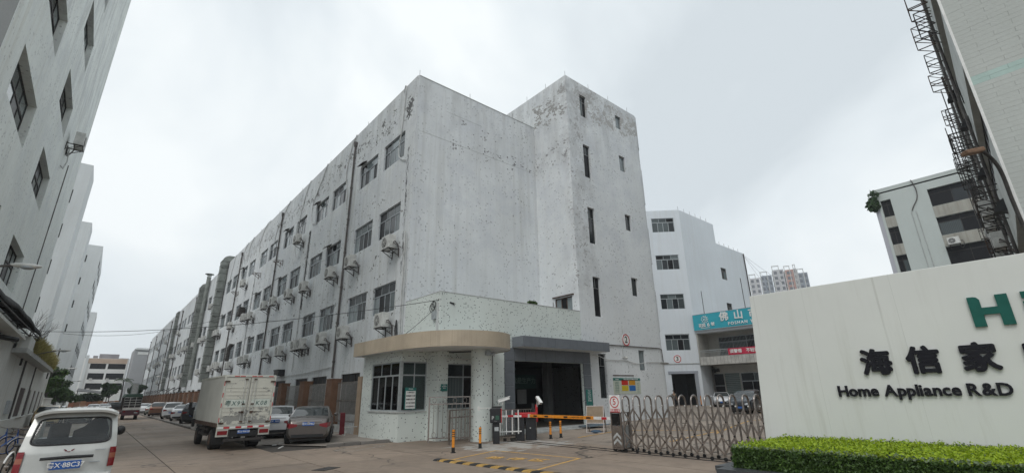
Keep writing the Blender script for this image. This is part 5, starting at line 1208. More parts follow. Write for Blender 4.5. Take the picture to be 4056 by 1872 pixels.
# annex with balcony and blue sign
BA=thing('balcony_annex','low annex with a tiled balcony, barred windows and a shopfront beside the courtyard cars','building',(55,20,.3))
part('parapet_beam',MB().box(55.0,0,8.6,56,29.48,10.78),MT['wallback'],BA); part('flat_roof',MB().box(56,0,8.6,75,29.48,8.9),MT['sill'],BA)
MT['annexcream']=plain('annex_cream_paint',(.38,.37,.34),.85,0,.15,1)  # muted cream for the annex walls behind the balcony
facade(BA,(57.5,29.48,0),-PI/2,29.48,4.8,8.6,[(29.48-28.0+.0,29.48-18,6.0,8.15)],.15,MT['annexcream'],'upper_wall')
window(BA,(57.5,28.0,6.0),-PI/2,10.0,2.15,MT['alu_light'],[MT['glass'],MT['glass_dark']],tr=.72,cols=(6,6),inset=.1,fr=.06)
q=MB()
for k in range(60): q.box(57.42,18.0+k*.167,5.95,57.44,18.02+k*.167,8.2)
for z in (6.0,6.7,7.4,8.1): q.box(57.41,18,z,57.43,28,z+.025)
part('window_grille',q,MT['alu_light'],BA,stuff=True)
q=MB(); part('balcony_slab',MB().box(54.85,0,4.84,57.5,29.3,5.76),plain('tiled_balcony_front',(.44,.43,.40),.7,0,.3,1.3),BA)
q=MB()
for k in range(70): q.box(54.845,29.3-k*.42-.012,4.86,54.849,29.3-k*.42+.012,5.74)
part('tile_joints',q,MT['pipe_dark'],BA,stuff=True)
q=MB()
for k in range(150): q.tube([(54.95,29.2-k*.16,5.76),(54.95,29.2-k*.16,6.48)],.012,4,cap=False)
q.tube([(54.95,0,6.5),(54.95,29.25,6.5)],.035,6).tube([(54.95,0,6.3),(54.95,29.25,6.3)],.02,6); part('balcony_railing',q,MT['alu_light'],BA,stuff=True)
part('partition',MB().box(55.0,26.9,5.76,57.45,27.0,8.5),MT['annexcream'],BA) if False else None
part('balcony_end_wall',MB().box(55.02,29.31,4.8,57.5,29.47,8.6),MT['annexcream'],BA)
hg=[(29.48-29.2,29.48-24.0,.35,3.9)]
facade(BA,(57.5,29.48,0),-PI/2,29.48,0,4.84,[(29.48-29.35,29.48-28.0,.35,3.9),(29.48-27.9,29.48-26.1,.35,3.9),(29.48-26.0,29.48-20.0,.35,3.9)],.15,MT['annexcream'],'ground_wall')
window(BA,(57.5,29.35,.35),-PI/2,1.35,3.55,MT['alu_light'],[MT['glass_dark']],tr=.6,cols=(1,1),fr=.06); 
sh=thing('roller_shutter','grey green roller shutter between the shop windows behind the parked cars','shutter',(57.6,27,.35))
for k in range(17): part('slat',MB().box(57.6,26.1,.36+k*.208,57.64,27.9,.36+k*.208+.19),plain('shutter_slat',(.13,.16,.155),.5,.2,.15,2),sh)
window(BA,(57.5,26.0,.35),-PI/2,6.0,3.55,MT['alu_light'],[MT['glass'],MT['glass_dark']],tr=.73,cols=(4,5),fr=.07)
part('wall_fan',MB().box(57.4,28.4,4.1,57.49,28.75,4.5),MT['darkiron'],BA); part('gutter',MB().tube([(57.3,29.2,.3),(57.3,29.2,4.8)],.12,8).tube([(57.1,29.0,.3),(57.1,29.0,4.8)],.05,6),MT['pipe_dark'],BA)
part('round_vent',MB().sphere((57.2,28.95,4.25),.3,12),MT['black'],BA,True)
# blue sign
BS=thing('shop_signboard','turquoise signboard with white Chinese characters and a white sun spiral emblem above the balcony','sign',(54.85,20,9.8))
MT['turq']=plain('turquoise_board',(.03,.36,.45),.5,0,.08,.5)
part('board',MB().box(54.75,8,8.93,54.98,29.46,10.78),MT['turq'],BS); part('board_edge',MB().box(54.73,8,10.78,55.0,29.48,10.83).box(54.73,8,8.88,55.0,29.48,8.93),MT['alu'],BS)
def stx(s,size,y,z,bold=.0,sp=1,sx=1): return text(s,size,MT['whitepaint'],BS,(54.70,y,z),-PI/2,.05,bold,spacing=sp)
def boldtext(s,size,y,z,par,mt,xp,k,dep,rz=-PI/2):
    for i,(a,b_) in enumerate(((0,0),(k,0),(-k,0),(0,k),(0,-k),(k*.7,k*.7),(-k*.7,-k*.7))):
        me=text_mesh(s,size,dep,0)
        me=me.copy(); me.materials.clear(); me.materials.append(mt)
    return None
for i,ch in enumerate('佛山市易'): bold_cn(ch,1.12,25.55-i*1.70,10.12,BS,MT['whitepaint'],54.70,.022,.05)
stx('FOSHAN YI',.47,23.65,9.28,.010,1.35)
bold_cn('花园',.44,28.35,9.42,BS,MT['whitepaint'],54.70,.01,.03); stx('6',.62,27.55,9.45,.012); bold_cn('號',.44,27.0,9.46,BS,MT['whitepaint'],54.70,.01,.03)
part('underline',MB().box(54.70,27.4,9.1,54.72,28.55,9.15),MT['whitepaint'],BS)
q=MB(); cy_,cz_=27.93,10.13
q.tube([(54.71,cy_-(.03+.032*s_)*math.cos(s_),cz_+(.03+.032*s_)*math.sin(s_)) for s_ in np.linspace(0,8.2,34)],.035,6)
for k in range(10):
    a=2*PI*k/10; c1,s1=math.cos(a),math.sin(a); c2,s2_=-s1,c1
    q.add([(54.70,cy_+.34*c1+.07*c2,cz_+.34*s1+.07*s2_),(54.70,cy_+.34*c1-.07*c2,cz_+.34*s1-.07*s2_),(54.70,cy_+.5*c1,cz_+.5*s1),(54.74,cy_+.34*c1+.07*c2,cz_+.34*s1+.07*s2_),(54.74,cy_+.34*c1-.07*c2,cz_+.34*s1-.07*s2_),(54.74,cy_+.5*c1,cz_+.5*s1)],[(0,1,2),(5,4,3),(0,3,4,1),(1,4,5,2),(2,5,3,0)])
part('sun_emblem',q,MT['whitepaint'],BS)
for y,h_ in ((28.15,2.9),(23.15,3.6)): solo('thin_mast',MB().tube([(55.3,y,10.8),(55.3,y,10.8+h_)],.04,6),MT['darkiron'],('left' if y>25 else 'right')+' one of the two thin masts standing behind the turquoise signboard','mast')
RBn=thing('red_banner','red cloth banner with white characters tied along the balcony railing','banner',(54.8,20,6.1))
part('cloth',MB().box(54.84,8,5.8,54.87,25.75,6.53),plain('red_cloth',(.48,.02,.06),.8,0,.12,2),RBn)
for i,w_ in enumerate(('须警惕','不轻视','少出门','戴口罩','勤洗手')): bold_cn(w_,.46,24.85-i*1.85,6.16,RBn,MT['whitepaint'],54.815,.010,.012)
# ================================================================ HIGH RISES
def hr_tower(name,label,x,y,w,d,z,body,n=10,cols=3,rot=-1.15,frame=MT['pipe']):
    t=thing(name,label,'apartment tower',(x,y,0),rot,'far apartment towers beyond the sign wall')
    part('body',MB().box(-w/2,-d/2,0,w/2,d/2,z),body,t,world=False)
    q=MB(); fl=3.0; k0=int((z-26)/fl)
    for k in range(9):
        zz=z-2.6-k*fl
        for c_ in range(cols):
            xx=-w/2+(c_+.5)*w/cols; q.box(xx-w/cols*.28,-d/2-.06,zz,xx+w/cols*.28,-d/2-.02,zz+1.7)
        for c_ in range(2):
            yy_=-d/2+(c_+.5)*d/2; q.box(-w/2-.06,yy_-d*.13,zz,-w/2-.02,yy_+d*.13,zz+1.7)
    part('window_grid',q,plain('far_window_grey',(.14,.15,.17),.5),t,world=False,stuff=True)
    q=MB()
    for k in range(9): q.box(-w/2,-d/2-.12,z-3.0-k*fl,-w/2+w*.3,-d/2-.01,z-2.8-k*fl)
    for c_ in (-w/2,w*.1): q.box(c_-.18,-d/2-.3,0,c_+.18,-d/2-.02,z+2.2)
    q.box(-w/2-.2,-d/2-.3,z+1.9,w*.1+.2,-d/2+.3,z+2.3)
    part('white_frame',q,frame,t,world=False)
M1=plain('tower_grey_cladding',(.24,.27,.31),.7,0,.12,.1); M2=plain('tower_salmon_cladding',(.44,.27,.235),.7,0,.1,.1); M3=plain('tower_pale_cladding',(.48,.48,.50),.7,0,.1,.1)
hr_tower('apartment_tower','grey and white tower, leftmost of the far group beyond the sign wall',279.5,109.2,5.2,6,62.5,M3,cols=2)
hr_tower('apartment_tower','low grey tower second from the left in the far group',281.8,103.6,5.6,6,63.3,M1,cols=3)
hr_tower('apartment_tower','tall pale tower in the middle of the far group with a dark left side',284.5,97.9,5.4,6,66.0,M3,cols=2)
hr_tower('apartment_tower','salmon pink tower right of the middle in the far group',286.3,92.9,4.2,6,65.2,M2,cols=1)
hr_tower('apartment_tower','narrow white tower between the salmon one and the dark blue one',287.2,90.0,1.5,6,65.5,M3,cols=1)
hr_tower('apartment_tower','dark blue grey tower at the right end of the far group',288.2,87.0,4.6,6,62.6,M1,cols=2)
# ================================================================ RIGHT: STAINED BLOCK AND TILED BLOCK
k=80/40.
RB=thing('stained_white_block','pale block with stained spandrels and two columns of dark windows above the sign wall','building',(80,0,0))
YR=12.64
def ub(y): return YR-y   # facade runs from far corner towards smaller y
zt_=[(2+(a-2)*k) for a in (14.52,12.5,10.49,8.5,6.5)]
hb=[]
for i,z in enumerate(zt_):
    hb.append((ub(12.36),ub(11.2),z-2.48,z)); hb.append((ub(7.2),ub(-1.5),z-2.48,z))
MT['wallgreen']=wall_mat('pale_green_grey_wall',(.46,.495,.475),.14,.06,0,tint=(.35,.35,.31)); MT['stained']=wall_mat('stained_spandrel',(.36,.35,.31),.8,.25,0,tint=(.17,.15,.12))
facade(RB,(80,YR,0),-PI/2,40,0,28.85,hb,.5,MT['wallgreen'],'street_wall')
for (a,b_,c_,d_) in hb: window(RB,(80,YR-a,c_),-PI/2,b_-a,d_-c_,MT['darkiron'],[MT['glass_dark'],MT['glass_dark'],MT['glass']],tr=.72,cols=(2,2) if b_-a<2 else (4,4),inset=.35,fr=.06)
for i in range(len(zt_)-1):
    for (y0_,y1_) in ((11.2,12.36),(-1.5,7.2)): part('spandrel',MB().box(79.97,y0_,zt_[i+1]+.02,79.999,y1_,zt_[i]-2.5),MT['stained'],RB)
part('side_column',MB().box(80.02,12.65,0,82.0,13.15,27.0),plain('lavender_grey_column',(.38,.38,.41),.8,0,.06,.5),RB); part('flat_roof',MB().box(80,-27,28.1,110,12.6,28.3),MT['sill'],RB); part('far_wall',MB().box(80.02,12.6,0,110,12.649,28.84),MT['wallgreen'],RB)
part('roof_cable',MB().tube(cr([(79.9,8.5,28.9),(79.9,8.25,27.5),(79.9,8.4,26.2),(79.9,9.0,25.2),(79.9,9.3,24.6)]),.06,5),MT['pipe_dark'],RB,True)
part('wall_conduit',MB().tube([(79.95,8.8,12),(79.95,8.9,24.5)],.04,5).tube([(79.95,9.4,12),(79.95,9.4,24.5)],.04,5),MT['sill'],RB)
solo('corner_shrub',quad_mesh('corner_shrub',np.concatenate([leaf_cloud(420,(79.7,13.2,26.6),(.9,.8,1.0),.26,seed=31),leaf_cloud(160,(79.8,12.9,28.0),(.7,.7,.9),.2,seed=32)]),[MT['leafdark']]),None,'dark shrub growing out of the top corner of the stained block','shrub')
ac0=make_ac(); dup(ac0,(80,6.2,19.0),-PI/2,'white air conditioner unit hung under a window of the stained block above the sign wall',None,(1.25,1.25,1.25))
# tiled block with equipment racks
TB=thing('tiled_block','tall tiled block at the right edge with a side full of equipment racks','building',(20,0,0))
MT['tilewall']=wall_mat('grey_green_tile',(.50,.525,.50),.12,.08,0,tint=(.30,.31,.28)); MT['tealtile']=plain('teal_tile',(.40,.53,.49),.55,0,.08,2)
part('wall',MB().box(20.02,-16,0,22,-.09,22),MT['interior'],TB)
tb=MB(); th_,tw=.16,.9; teal=MB()
rowi=0; z=2.5
while z<21.9:
    y=-.06; off=(rowi%2)*tw/2; e0=y
    while e0>-9:
        w_=tw-off if e0==y else tw; j=random.uniform(-.002,.002)
        tgt=teal if 11.25<z<11.62 else tb
        tgt.add([(20-.006+j,e0-.0025,z+.002),(20-.006+j,e0-w_+.0025,z+.002),(20-.006+j,e0-w_+.0025,z+th_-.002),(20-.006+j,e0-.0025,z+th_-.002),(20.02,e0,z),(20.02,e0-w_,z),(20.02,e0-w_,z+th_),(20.02,e0,z+th_)],[(3,2,1,0),(0,1,5,4),(1,2,6,5),(2,3,7,6),(3,0,4,7)])
        off=0; e0-=w_
    z+=th_; rowi+=1
part('wall_tiles',tb,MT['tilewall'],TB,stuff=True); part('teal_tile_band',teal,MT['tealtile'],TB,stuff=True)
rz6=math.atan2(-.0515,-1)   # facade seen from the north: runs from far end back to the corner
Lw=34.05; fx,fy=20+34,-.05+34*.0515
n6=Vector((-.0515,1,0)).normalized()  # outward normal
d6=Vector((1,.0515,0)).normalized()
org=Vector((20,-.05,0))
hw=[]
for z0_,z1_ in ((-0.1+4.9,7.42),(9.9,12.4),(14.9,17.4),(19.9,21.6)): hw.append((.6,Lw-.55,z0_,z1_))
facade(TB,(fx,fy,0),PI+math.atan(.0515),Lw,0,22.6,hw,.35,plain('racked_side_wall',(.50,.53,.51),.8,0,.15,.8),'side_wall')
for (a,b_,c_,d_) in hw:
    for kk in range(11): window(TB,(fx-(a+kk*3.0)*d6.x,fy-(a+kk*3.0)*d6.y,c_),PI+math.atan(.0515),2.95,d_-c_,MT['darkiron'],[MT['glass_dark']],split=False,tr=.6,cols=(2,3),inset=.22)
part('tile_trim',MB().box(19.97,-.1,0,20.04,-.03,22.6),MT['whitepaint'],TB); part('flat_roof',MB().box(20,-16,22,54,-.1,22.2),MT['sill'],TB)
part('far_wall',MB().box(53.9,-16,0,54,1.65,22.6),MT['wallgreen'],TB)
rc=0; RNG=random.Random(3)
def onw(s,z,d): p=org+d6*s+n6*d; return Vector((p.x,p.y,z))
NN=['lowest','second','third','fourth']
for si,s in enumerate([6,9,12,15,17.5,20,22.5,25,27.5,30,32.5]):
    for li,z in enumerate((7.6,8.9,12.7,13.9,17.7,18.9)):
        if RNG.random()<.45: continue
        b=MB(); w_=RNG.uniform(.7,1.1); dd=RNG.uniform(.5,.95); h_=RNG.uniform(.5,.9)
        for a_ in (0,w_):
            b.beam(onw(s+a_,z,0),onw(s+a_,z,dd),.04).beam(onw(s+a_,z+h_,0),onw(s+a_,z+h_,dd),.035).beam(onw(s+a_,z,dd),onw(s+a_,z+h_,dd),.035).beam(onw(s+a_,z,dd),onw(s+a_,z-h_*.7,0),.03).beam(onw(s+a_,z,0),onw(s+a_,z+h_,dd),.025)
        b.beam(onw(s,z,dd),onw(s+w_,z,dd),.035).beam(onw(s,z+h_,dd),onw(s+w_,z+h_,dd),.035)
        rc+=1
        solo('equipment_rack',b,MT['darkiron'] if rc%3 else MT['rust'],'iron rack frame, %s from the tiled corner, on the %s level of the racked wall'%(ORD[si],['lowest','second','third','fourth','fifth','highest'][li]),'rack','rack frames on the side of the tiled block')
na=0
for (s,z) in ((10,9.35),(13,9.4),(15.8,9.5),(16.2,8.2),(19,10.2),(9.4,7.7),(23,12.9),(21,8.9)):
    p=onw(s,z,0); na+=1
    dup(ac0,tuple(p),PI+math.atan(.0515),'white air conditioner unit among the iron racks, %s from the tiled corner'%ORD[na-1],'air conditioners among the racks')
kill(ac0)
q=MB()
for dd,s in ((.55,31),(.7,29),(.4,26),(.3,22),(.5,33)): q.tube([onw(s,2,dd),onw(s,22,dd)],.035,5)
for s in (7,12,18): q.tube([onw(s,3,.12),onw(s,21,.12)],.06,6)
part('vertical_pipes',q,MT['pipe_dark'],TB,stuff=True)
for i,(s,z) in enumerate(((8.0,13.2),(5.5,8.4),(12.5,16.8),(9.5,11.2))):
    a=onw(s,z,0); solo('vent_hood',MB().add([onw(s,z,0),onw(s+.55,z,0),onw(s+.55,z,.38),onw(s,z,.38),onw(s,z+.5,0),onw(s+.55,z+.5,0),onw(s+.55,z+.36,.2),onw(s,z+.36,.2)],[(0,1,2,3),(7,6,5,4),(0,4,5,1),(1,5,6,2),(2,6,7,3),(3,7,4,0)]),MT['black'],'black vent hood, %s from the tiled corner on the racked wall'%ORD[i],'vent hood','vent hoods on the racked wall')
q=MB(); q.tube([onw(2.5,15,.2)+d6*0+Vector((.25*math.cos(a),0,.5*math.sin(a)-2.6)) for a in np.linspace(0,6.2,18)],.015,4)
solo('cable_loop',q,MT['cable'],'loose loop of cable hanging on the white wall strip near the tiled corner','cable')
LP=thing('rusty_wall_lamp','rusty lamp head on a bent arm at the corner of the tiled block','lamp',(19.9,0,8.5))
part('arm',MB().tube(cr([(19.93,.0,6.4),(19.9,.02,7.3),(19.8,.02,8.1),(19.6,.1,8.55),(19.2,.28,8.85),(19.0,.36,8.85)]),.05,8),MT['darkiron'],LP,True)
part('lamp_head',MB().beam((19.25,.24,8.82),(18.85,.62,8.72),.26,.14),plain('rusty_lamp_head',(.20,.12,.075),.8,0,.3,5),LP,bevel=.03)
# ================================================================ VEHICLES
def paint(name,col,metal=.0,rough=.28):
    b=NB(name); d=b.ramp(b.noise(3,4,.6),.35,.7,.9,1.04); return b.done(b.mul(col,d),rough,metal,.5,Coat_Weight=.7,Coat_Roughness=.06)
MT['carglass']=plain('dark_car_glass',(.03,.036,.038),.04,0,.1,3,.7)
MT['rim']=plain('alloy_rim',(.36,.36,.37),.35,.7,.1,6); MT['tail']=plain('red_tail_lamp',(.20,.010,.014),.15,0,.15,8); MT['head']=plain('headlamp_glass',(.50,.52,.54),.08,.2,.15,9)
PROF={
 'sedan':dict(T=[(0,.66),(.03,.93),(.1,1.0),(.55,1.06),(.95,1.24),(1.3,1.39),(1.75,1.455),(2.3,1.47),(2.75,1.43),(3.1,1.30),(3.55,1.05),(3.75,1.0),(4.2,.90),(4.5,.76),(4.62,.60),(4.65,.48)],
             B=[(0,.62),(.03,.86),(.3,.98),(.7,1.0),(2,.98),(3.5,.96),(3.75,.93),(4.2,.84),(4.5,.7),(4.65,.46)],
             w=[(0,.72),(.12,.80),(.6,.885),(1.2,.905),(3.4,.905),(4.1,.87),(4.45,.79),(4.65,.66)],rear=(.55,1.35),front=(2.75,3.6),side=(.95,3.25),L=4.65),
 'suv':dict(T=[(0,.78),(.03,1.1),(.12,1.2),(.3,1.42),(.5,1.58),(1.0,1.665),(2,1.685),(2.6,1.64),(2.95,1.52),(3.45,1.18),(3.65,1.11),(4.2,1.02),(4.48,.88),(4.58,.7),(4.62,.55)],
            B=[(0,.72),(.03,1.02),(.3,1.12),(2,1.10),(3.4,1.05),(3.65,1.03),(4.2,.94),(4.5,.8),(4.62,.52)],
            w=[(0,.76),(.12,.85),(.6,.91),(1.2,.925),(3.4,.925),(4.1,.89),(4.45,.80),(4.62,.68)],rear=(.1,.55),front=(2.6,3.5),side=(.45,3.2),L=4.62)}
def sm(pts,y):
    a=np.array(pts,float); yy_=np.linspace(y-.09,y+.09,5); return float(np.mean(np.interp(yy_,a[:,0],a[:,1])))
def make_car(kind,pm,label,cat,group=None,plate=None,badge=None,ground=.20,plate_front=False):
    p=PROF[kind]; L=p['L']; t=thing('parked_car',label,cat,(0,0,0),0,group)
    ys_c=sorted(set([0,.02,.06]+list(np.round(np.linspace(.1,L-.08,46),3))+[L-.04,L-.01,L])); rings=[]
    for y in ys_c:
        T,B,w=sm(p['T'],y),sm(p['B'],y),sm(p['w'],y); B=min(B,T-.03); g_=ground+(.10 if y<.15 or y>L-.15 else 0)
        k=max(T-B,.02); wr=w*.955-k*.36
        half=[(0,g_),(w*.82,g_),(w*.955,g_+.10),(w,g_+.28),(w*1.0,(g_+B)/2+.08),(w*.985,B-.12),(w*.95,B),(wr*.995,T-.05*min(1,k/.3)),(wr*.90,T-.012),(wr*.5,T+.008),(0,T+.012)]
        rings.append([(x,y,z) for x,z in half]+[(-x,y,z) for x,z in half[1:-1][::-1]])
    n=len(rings[0]); body=MB(); glass=MB()
    body.v=[q for r_ in rings for q in r_]; glass.v=list(body.v)
    for i in range(len(rings)-1):
        ym=(ys_c[i]+ys_c[i+1])/2
        for j in range(n):
            q=[i*n+j,i*n+(j+1)%n,(i+1)*n+(j+1)%n,(i+1)*n+j]; jj=j if j<10 else n-1-j
            g_=False
            if jj==6 and p['side'][0]<ym<p['side'][1] and not any(abs(ym-c_)<.05 for c_ in (2.12,)): g_=True
            if jj in (8,9) and (p['rear'][0]<ym<p['rear'][1] or p['front'][0]<ym<p['front'][1]): g_=True
            tgt=glass if g_ else body; tgt.f.append(q); tgt.mi.append(0)
    body.f.append(list(range(n))); body.mi.append(0); body.f.append([(len(rings)-1)*n+j for j in range(n)][::-1]); body.mi.append(0)
    def clean(m_,nm):
        me=m_.mesh(nm,True,48); bm_=__import__('bmesh').new(); bm_.from_mesh(me); lo=[v for v in bm_.verts if not v.link_faces]
        for v in lo: bm_.verts.remove(v)
        __import__('bmesh').ops.recalc_face_normals(bm_,faces=bm_.faces); bm_.to_mesh(me); bm_.free(); return me
    part('body',clean(body,'body'),pm,t,world=False); part('window_glass',clean(glass,'window_glass'),MT['carglass'],t,world=False)
    part('underbody',MB().box(-.70,.25,.14,.70,L-.25,.34),MT['black'],t,world=False)
    W_=sm(p['w'],L/2); R_=.325 if kind=='sedan' else .355
    for y in (.86,L-.86):
        for s_ in (-1,1):
            xo=s_*(sm(p['w'],y)+.004); 
            arch=MB(); seg=14
            for a in range(seg):
                a0=PI*a/seg;a1=PI*(a+1)/seg
                arch.add([(xo,y+(R_+.06)*math.cos(a0),R_+(R_+.06)*math.sin(a0)),(xo,y+(R_+.06)*math.cos(a1),R_+(R_+.06)*math.sin(a1)),(xo,y,R_)],[(0,1,2)])
            arch.add([(xo,y+R_+.06,R_),(xo,y-R_-.06,R_),(xo,y-R_,.15),(xo,y+R_,.15)],[(0,1,2,3)])
            part('wheel_arch',arch,MT['black'],t,world=False)
            wq=MB(); x1_=xo+s_*.012; x0_=xo-s_*.2
            wq.tube([(x0_,y,R_),(x0_+s_*.03,y,R_),(x1_-s_*.03,y,R_),(x1_,y,R_)],[R_*.93,R_,R_,R_*.93],24)
            w_=part('wheel',wq,MT['rubber'],t,True,50,world=False)
            rq=MB(); rq.tube([(x1_,y,R_),(x1_+s_*.006,y,R_)],R_*.66,20); part('rim',rq,MT['rim'],w_,world=False)
            sq=MB()
            for a in range(5):
                c_=2*PI*a/5+.3; sq.beam((x1_+s_*.008,y+.08*math.cos(c_),R_+.08*math.sin(c_)),(x1_+s_*.008,y+R_*.6*math.cos(c_+.5),R_+R_*.6*math.sin(c_+.5)),.05,.012)
            part('rim_gap',sq,MT['black'],w_,world=False)
    def zc(y): return sm(p['B'],y)
    for s_ in (-1,1):
        # tail lamps wrap the rear corners, head lamps the front
        zt_=zc(.1)-.10
        part('tail_lamp',MB().add([(s_*.42,-.012,zt_+.03),(s_*.74,-.0,zt_+.07),(s_*.86,.30,zt_+.09),(s_*.85,.28,zt_-.08),(s_*.74,-.005,zt_-.13),(s_*.44,-.014,zt_-.06),(s_*.42,.1,zt_+.03),(s_*.86,.35,zt_)],[(0,1,4,5),(1,2,3,4),(0,6,5)]),MT['tail'],t,world=False)
        zf=zc(L-.25)-.07
        part('head_lamp',MB().add([(s_*.40,L+.004,zf-.04),(s_*.66,L-.10,zf+.03),(s_*.85,L-.45,zf+.13),(s_*.85,L-.42,zf+.0),(s_*.68,L-.07,zf-.12),(s_*.42,L+.006,zf-.12)],[(0,1,4,5),(1,2,3,4)]),MT['head'],t,world=False)
        part('mirror',MB().sphere((s_*(W_+.1),3.02,sm(p['B'],3.0)+.09),.1,10,sz=.75).beam((s_*(W_-.02),3.02,sm(p['B'],3)+.03),(s_*(W_+.08),3.02,sm(p['B'],3)+.05),.04),pm,t,True,world=False)
    part('bumper_vent',MB().box(-.62,-.012,ground+.08,.62,.03,ground+.2),MT['black'],t,world=False); part('bumper_vent',MB().box(-.6,L-.03,ground+.08,.6,L+.01,ground+.2),MT['black'],t,world=False)
    part('grille',MB().box(-.38,L-.02,sm(p['B'],L-.1)-.27,.38,L+.014,sm(p['B'],L-.1)-.12),MT['black'],t,world=False)
    if plate:
        zp=.66 if kind=='suv' else .80
        pp=part('number_plate',MB().box(-.23,-.035,zp-.07,.23,-.02,zp+.07),MT['plate'],t,world=False); text(plate,.10,MT['whitepaint'],pp,(0,-.038,zp-.004),0,.002,.001,world=False)
        part('trunk_trim',MB().box(-.5,-.03,zp+.11,.5,-.016,zp+.14),MT['rim'],t,world=False)
    if plate_front:
        part('number_plate',MB().box(-.22,L+.01,.42,.22,L+.022,.55),MT['plate'],t,world=False)
    if badge=='oval': part('badge',MB().tube([(0,-.034,zc(.1)-.03),(0,-.044,zc(.1)-.03)],.05,16),MT['rim'],t,world=False)
    if badge=='round': part('badge',MB().tube([(0,-.034,zc(.1)-.06),(0,-.044,zc(.1)-.06)],.045,16),MT['plate'],t,world=False)
    for y in (1.15,2.1,3.15): part('door_seam',MB().box(W_+.0005,y-.004,.35,W_+.003,y+.004,zc(y)-.02).box(-W_-.003,y-.004,.35,-W_-.0005,y+.004,zc(y)-.02),MT['black'],t,world=False)
    for y in (1.35,2.35):
        for s_ in (-1,1): part('door_handle',MB().box(s_*(W_-.01),y-.08,zc(y)-.13,s_*(W_+.02),y+.08,zc(y)-.105),pm,t,world=False)
    return t
def put(t,x,y,az,z=0):   # x,y of the middle of the rear bumper, az = heading clockwise from +Y in degrees
    t.location=(x,y,z); t.rotation_euler=(0,0,-math.radians(az)); return t
SV=paint('silver_paint',(.42,.42,.42),.5,.3); WH=paint('white_car_paint',(.64,.65,.66)); GR=paint('brown_grey_paint',(.115,.10,.092),.5,.3); BR=paint('bronze_paint',(.20,.11,.075),.4); DK=paint('dark_blue_black_paint',(.022,.024,.03),.3); SG=paint('silver_green_paint',(.30,.33,.31),.5); OR=paint('yellowish_paint',(.50,.38,.20))
GN='cars parked along the brown pillar fence'
put(make_car('sedan',GR,'brown grey sedan parked nearest, rear to the street, in front of the guard booth','car',GN,'粤X·MP852','oval'),7.55,22.75,22,.036).scale=(1.06,1.04,1.06)
put(make_car('sedan',WH,'silver white sedan half hidden between the box truck and the brown grey sedan','car',GN,'粤X·16A5','round'),7.35,27.3,20,.036).scale=(1.06,1.04,1.05)
put(make_car('suv',DK,'black off roader with a spare wheel on its tail, just beyond the box truck','car',GN,'粤E·6T21'),6.9,50.2,14,.036)
sp=solo('spare_wheel',MB().tube([(6.95,50.12,1.0),(6.9,49.85,1.0)],.36,20),MT['rubber'],'spare wheel hung on the tail of the black off roader','wheel')
put(make_car('sedan',WH,'white sedan beyond the black off roader with its wheels turned to the fence','car',GN,'粤X·27K3'),6.9,57.6,16,.036)
put(make_car('suv',WH,'white four wheel drive car between the white sedan and the bronze one','car',GN,'粤X·92D1'),6.8,63.8,14,.036)
put(make_car('suv',DK,'dark hatchback squeezed beside the bronze car','car',GN),7.3,70.0,14,.036)
put(make_car('suv',BR,'bronze coloured tall car parked in the middle of the far row','car',GN),6.6,76.2,12,.036)
put(make_car('sedan',SG,'grey green car half hidden beyond the bronze one','car',GN),6.7,83.5,12,.036)
put(make_car('sedan',WH,'white sedan at the far end of the row beside the green topped truck','car',GN),6.2,91.8,10,.036)
for i,(x,y,az,k_,m_,lb) in enumerate(((-.6,62,3,'sedan',SG,'pale sedan seen just above the roof of the white van'),(-2.6,58,2,'suv',OR,'yellowish tall car on the left side of the street above the van roof'),(.6,108,2,'sedan',WH,'white sedan driving away in the middle of the distant street'),(2.5,118,350,'sedan',SV,'silver car in the distant street left of the green topped truck'),(2.6,133,80,'suv',DK,'dark car crossing at the far end of the street'),(3.3,143,70,'sedan',WH,'white car standing sideways near the palm'),(-3.0,84,2,'sedan',WH,'white roofed car far up the left pavement'))):
    put(make_car(k_,m_,lb,'car','cars in the distant street'),x,y,az)
def front(t,x,y,az,z): # x,y of the middle of the front bumper
    a=math.radians(az); L=4.64; return put(t,x-L*math.sin(a),y-L*math.cos(a),az,z)
front(make_car('sedan',WH,'white sedan facing the gate, left of the white four wheel drive car in the courtyard','car','cars in the courtyard',plate_front=True),50.6,25.2,243,.3)
front(make_car('suv',WH,'white four wheel drive car facing the gate beside the white sedan in the courtyard','car','cars in the courtyard',plate_front=True),53.2,22.9,243,.3)
front(make_car('suv',DK,'dark car in the courtyard cut off by the edge of the cream wall','car','cars in the courtyard',plate_front=True),37.0,17.2,262,.26)
# ---- box truck
BTK=thing('box_truck','white box truck with rusty rear doors lettered with its number, parked at the kerb','truck',(5.05,22.9,0))
TW=plain('chipped_white_truck_paint',(.55,.55,.49),.55,0,.15,2)
b_=NB('truck_door_paint'); z_=b_.sep()[2]; ch=b_.math('ADD',b_.noise(3.2,6,.72,sc3=(1,1,1.8)),b_.math('MULTIPLY',b_.ramp(z_,1.0,1.9,1,0),.16)); c_=b_.mix(b_.ramp(ch,.60,.615),b_.mul((.58,.57,.50),b_.ramp(b_.noise(2,4),.3,.7,.9,1.05)),(.27,.27,.25)); rr_=b_.ramp(b_.noise(1,5,.7,sc3=(14,14,.8)),.62,.74,0,.7); rr_=b_.math('MULTIPLY',rr_,b_.ramp(z_,.9,1.5,1,.25)); c_=b_.mix(rr_,c_,(.16,.09,.05)); TD=b_.done(c_,.55)
b_=NB('truck_side_paint'); z_=b_.sep()[2]; rr_=b_.math('MULTIPLY',b_.ramp(b_.noise(1,5,.7,sc3=(6,6,.9)),.55,.66),b_.ramp(z_,.9,1.35,1,0)); c_=b_.mix(rr_,b_.mul((.50,.50,.46),b_.ramp(b_.noise(.9,5),.3,.7,.88,1.04)),(.14,.085,.05)); TS=b_.done(c_,.6)
x0,x1,y0,y1,z0,z1=4.06,6.02,22.95,28.6,.97,2.91
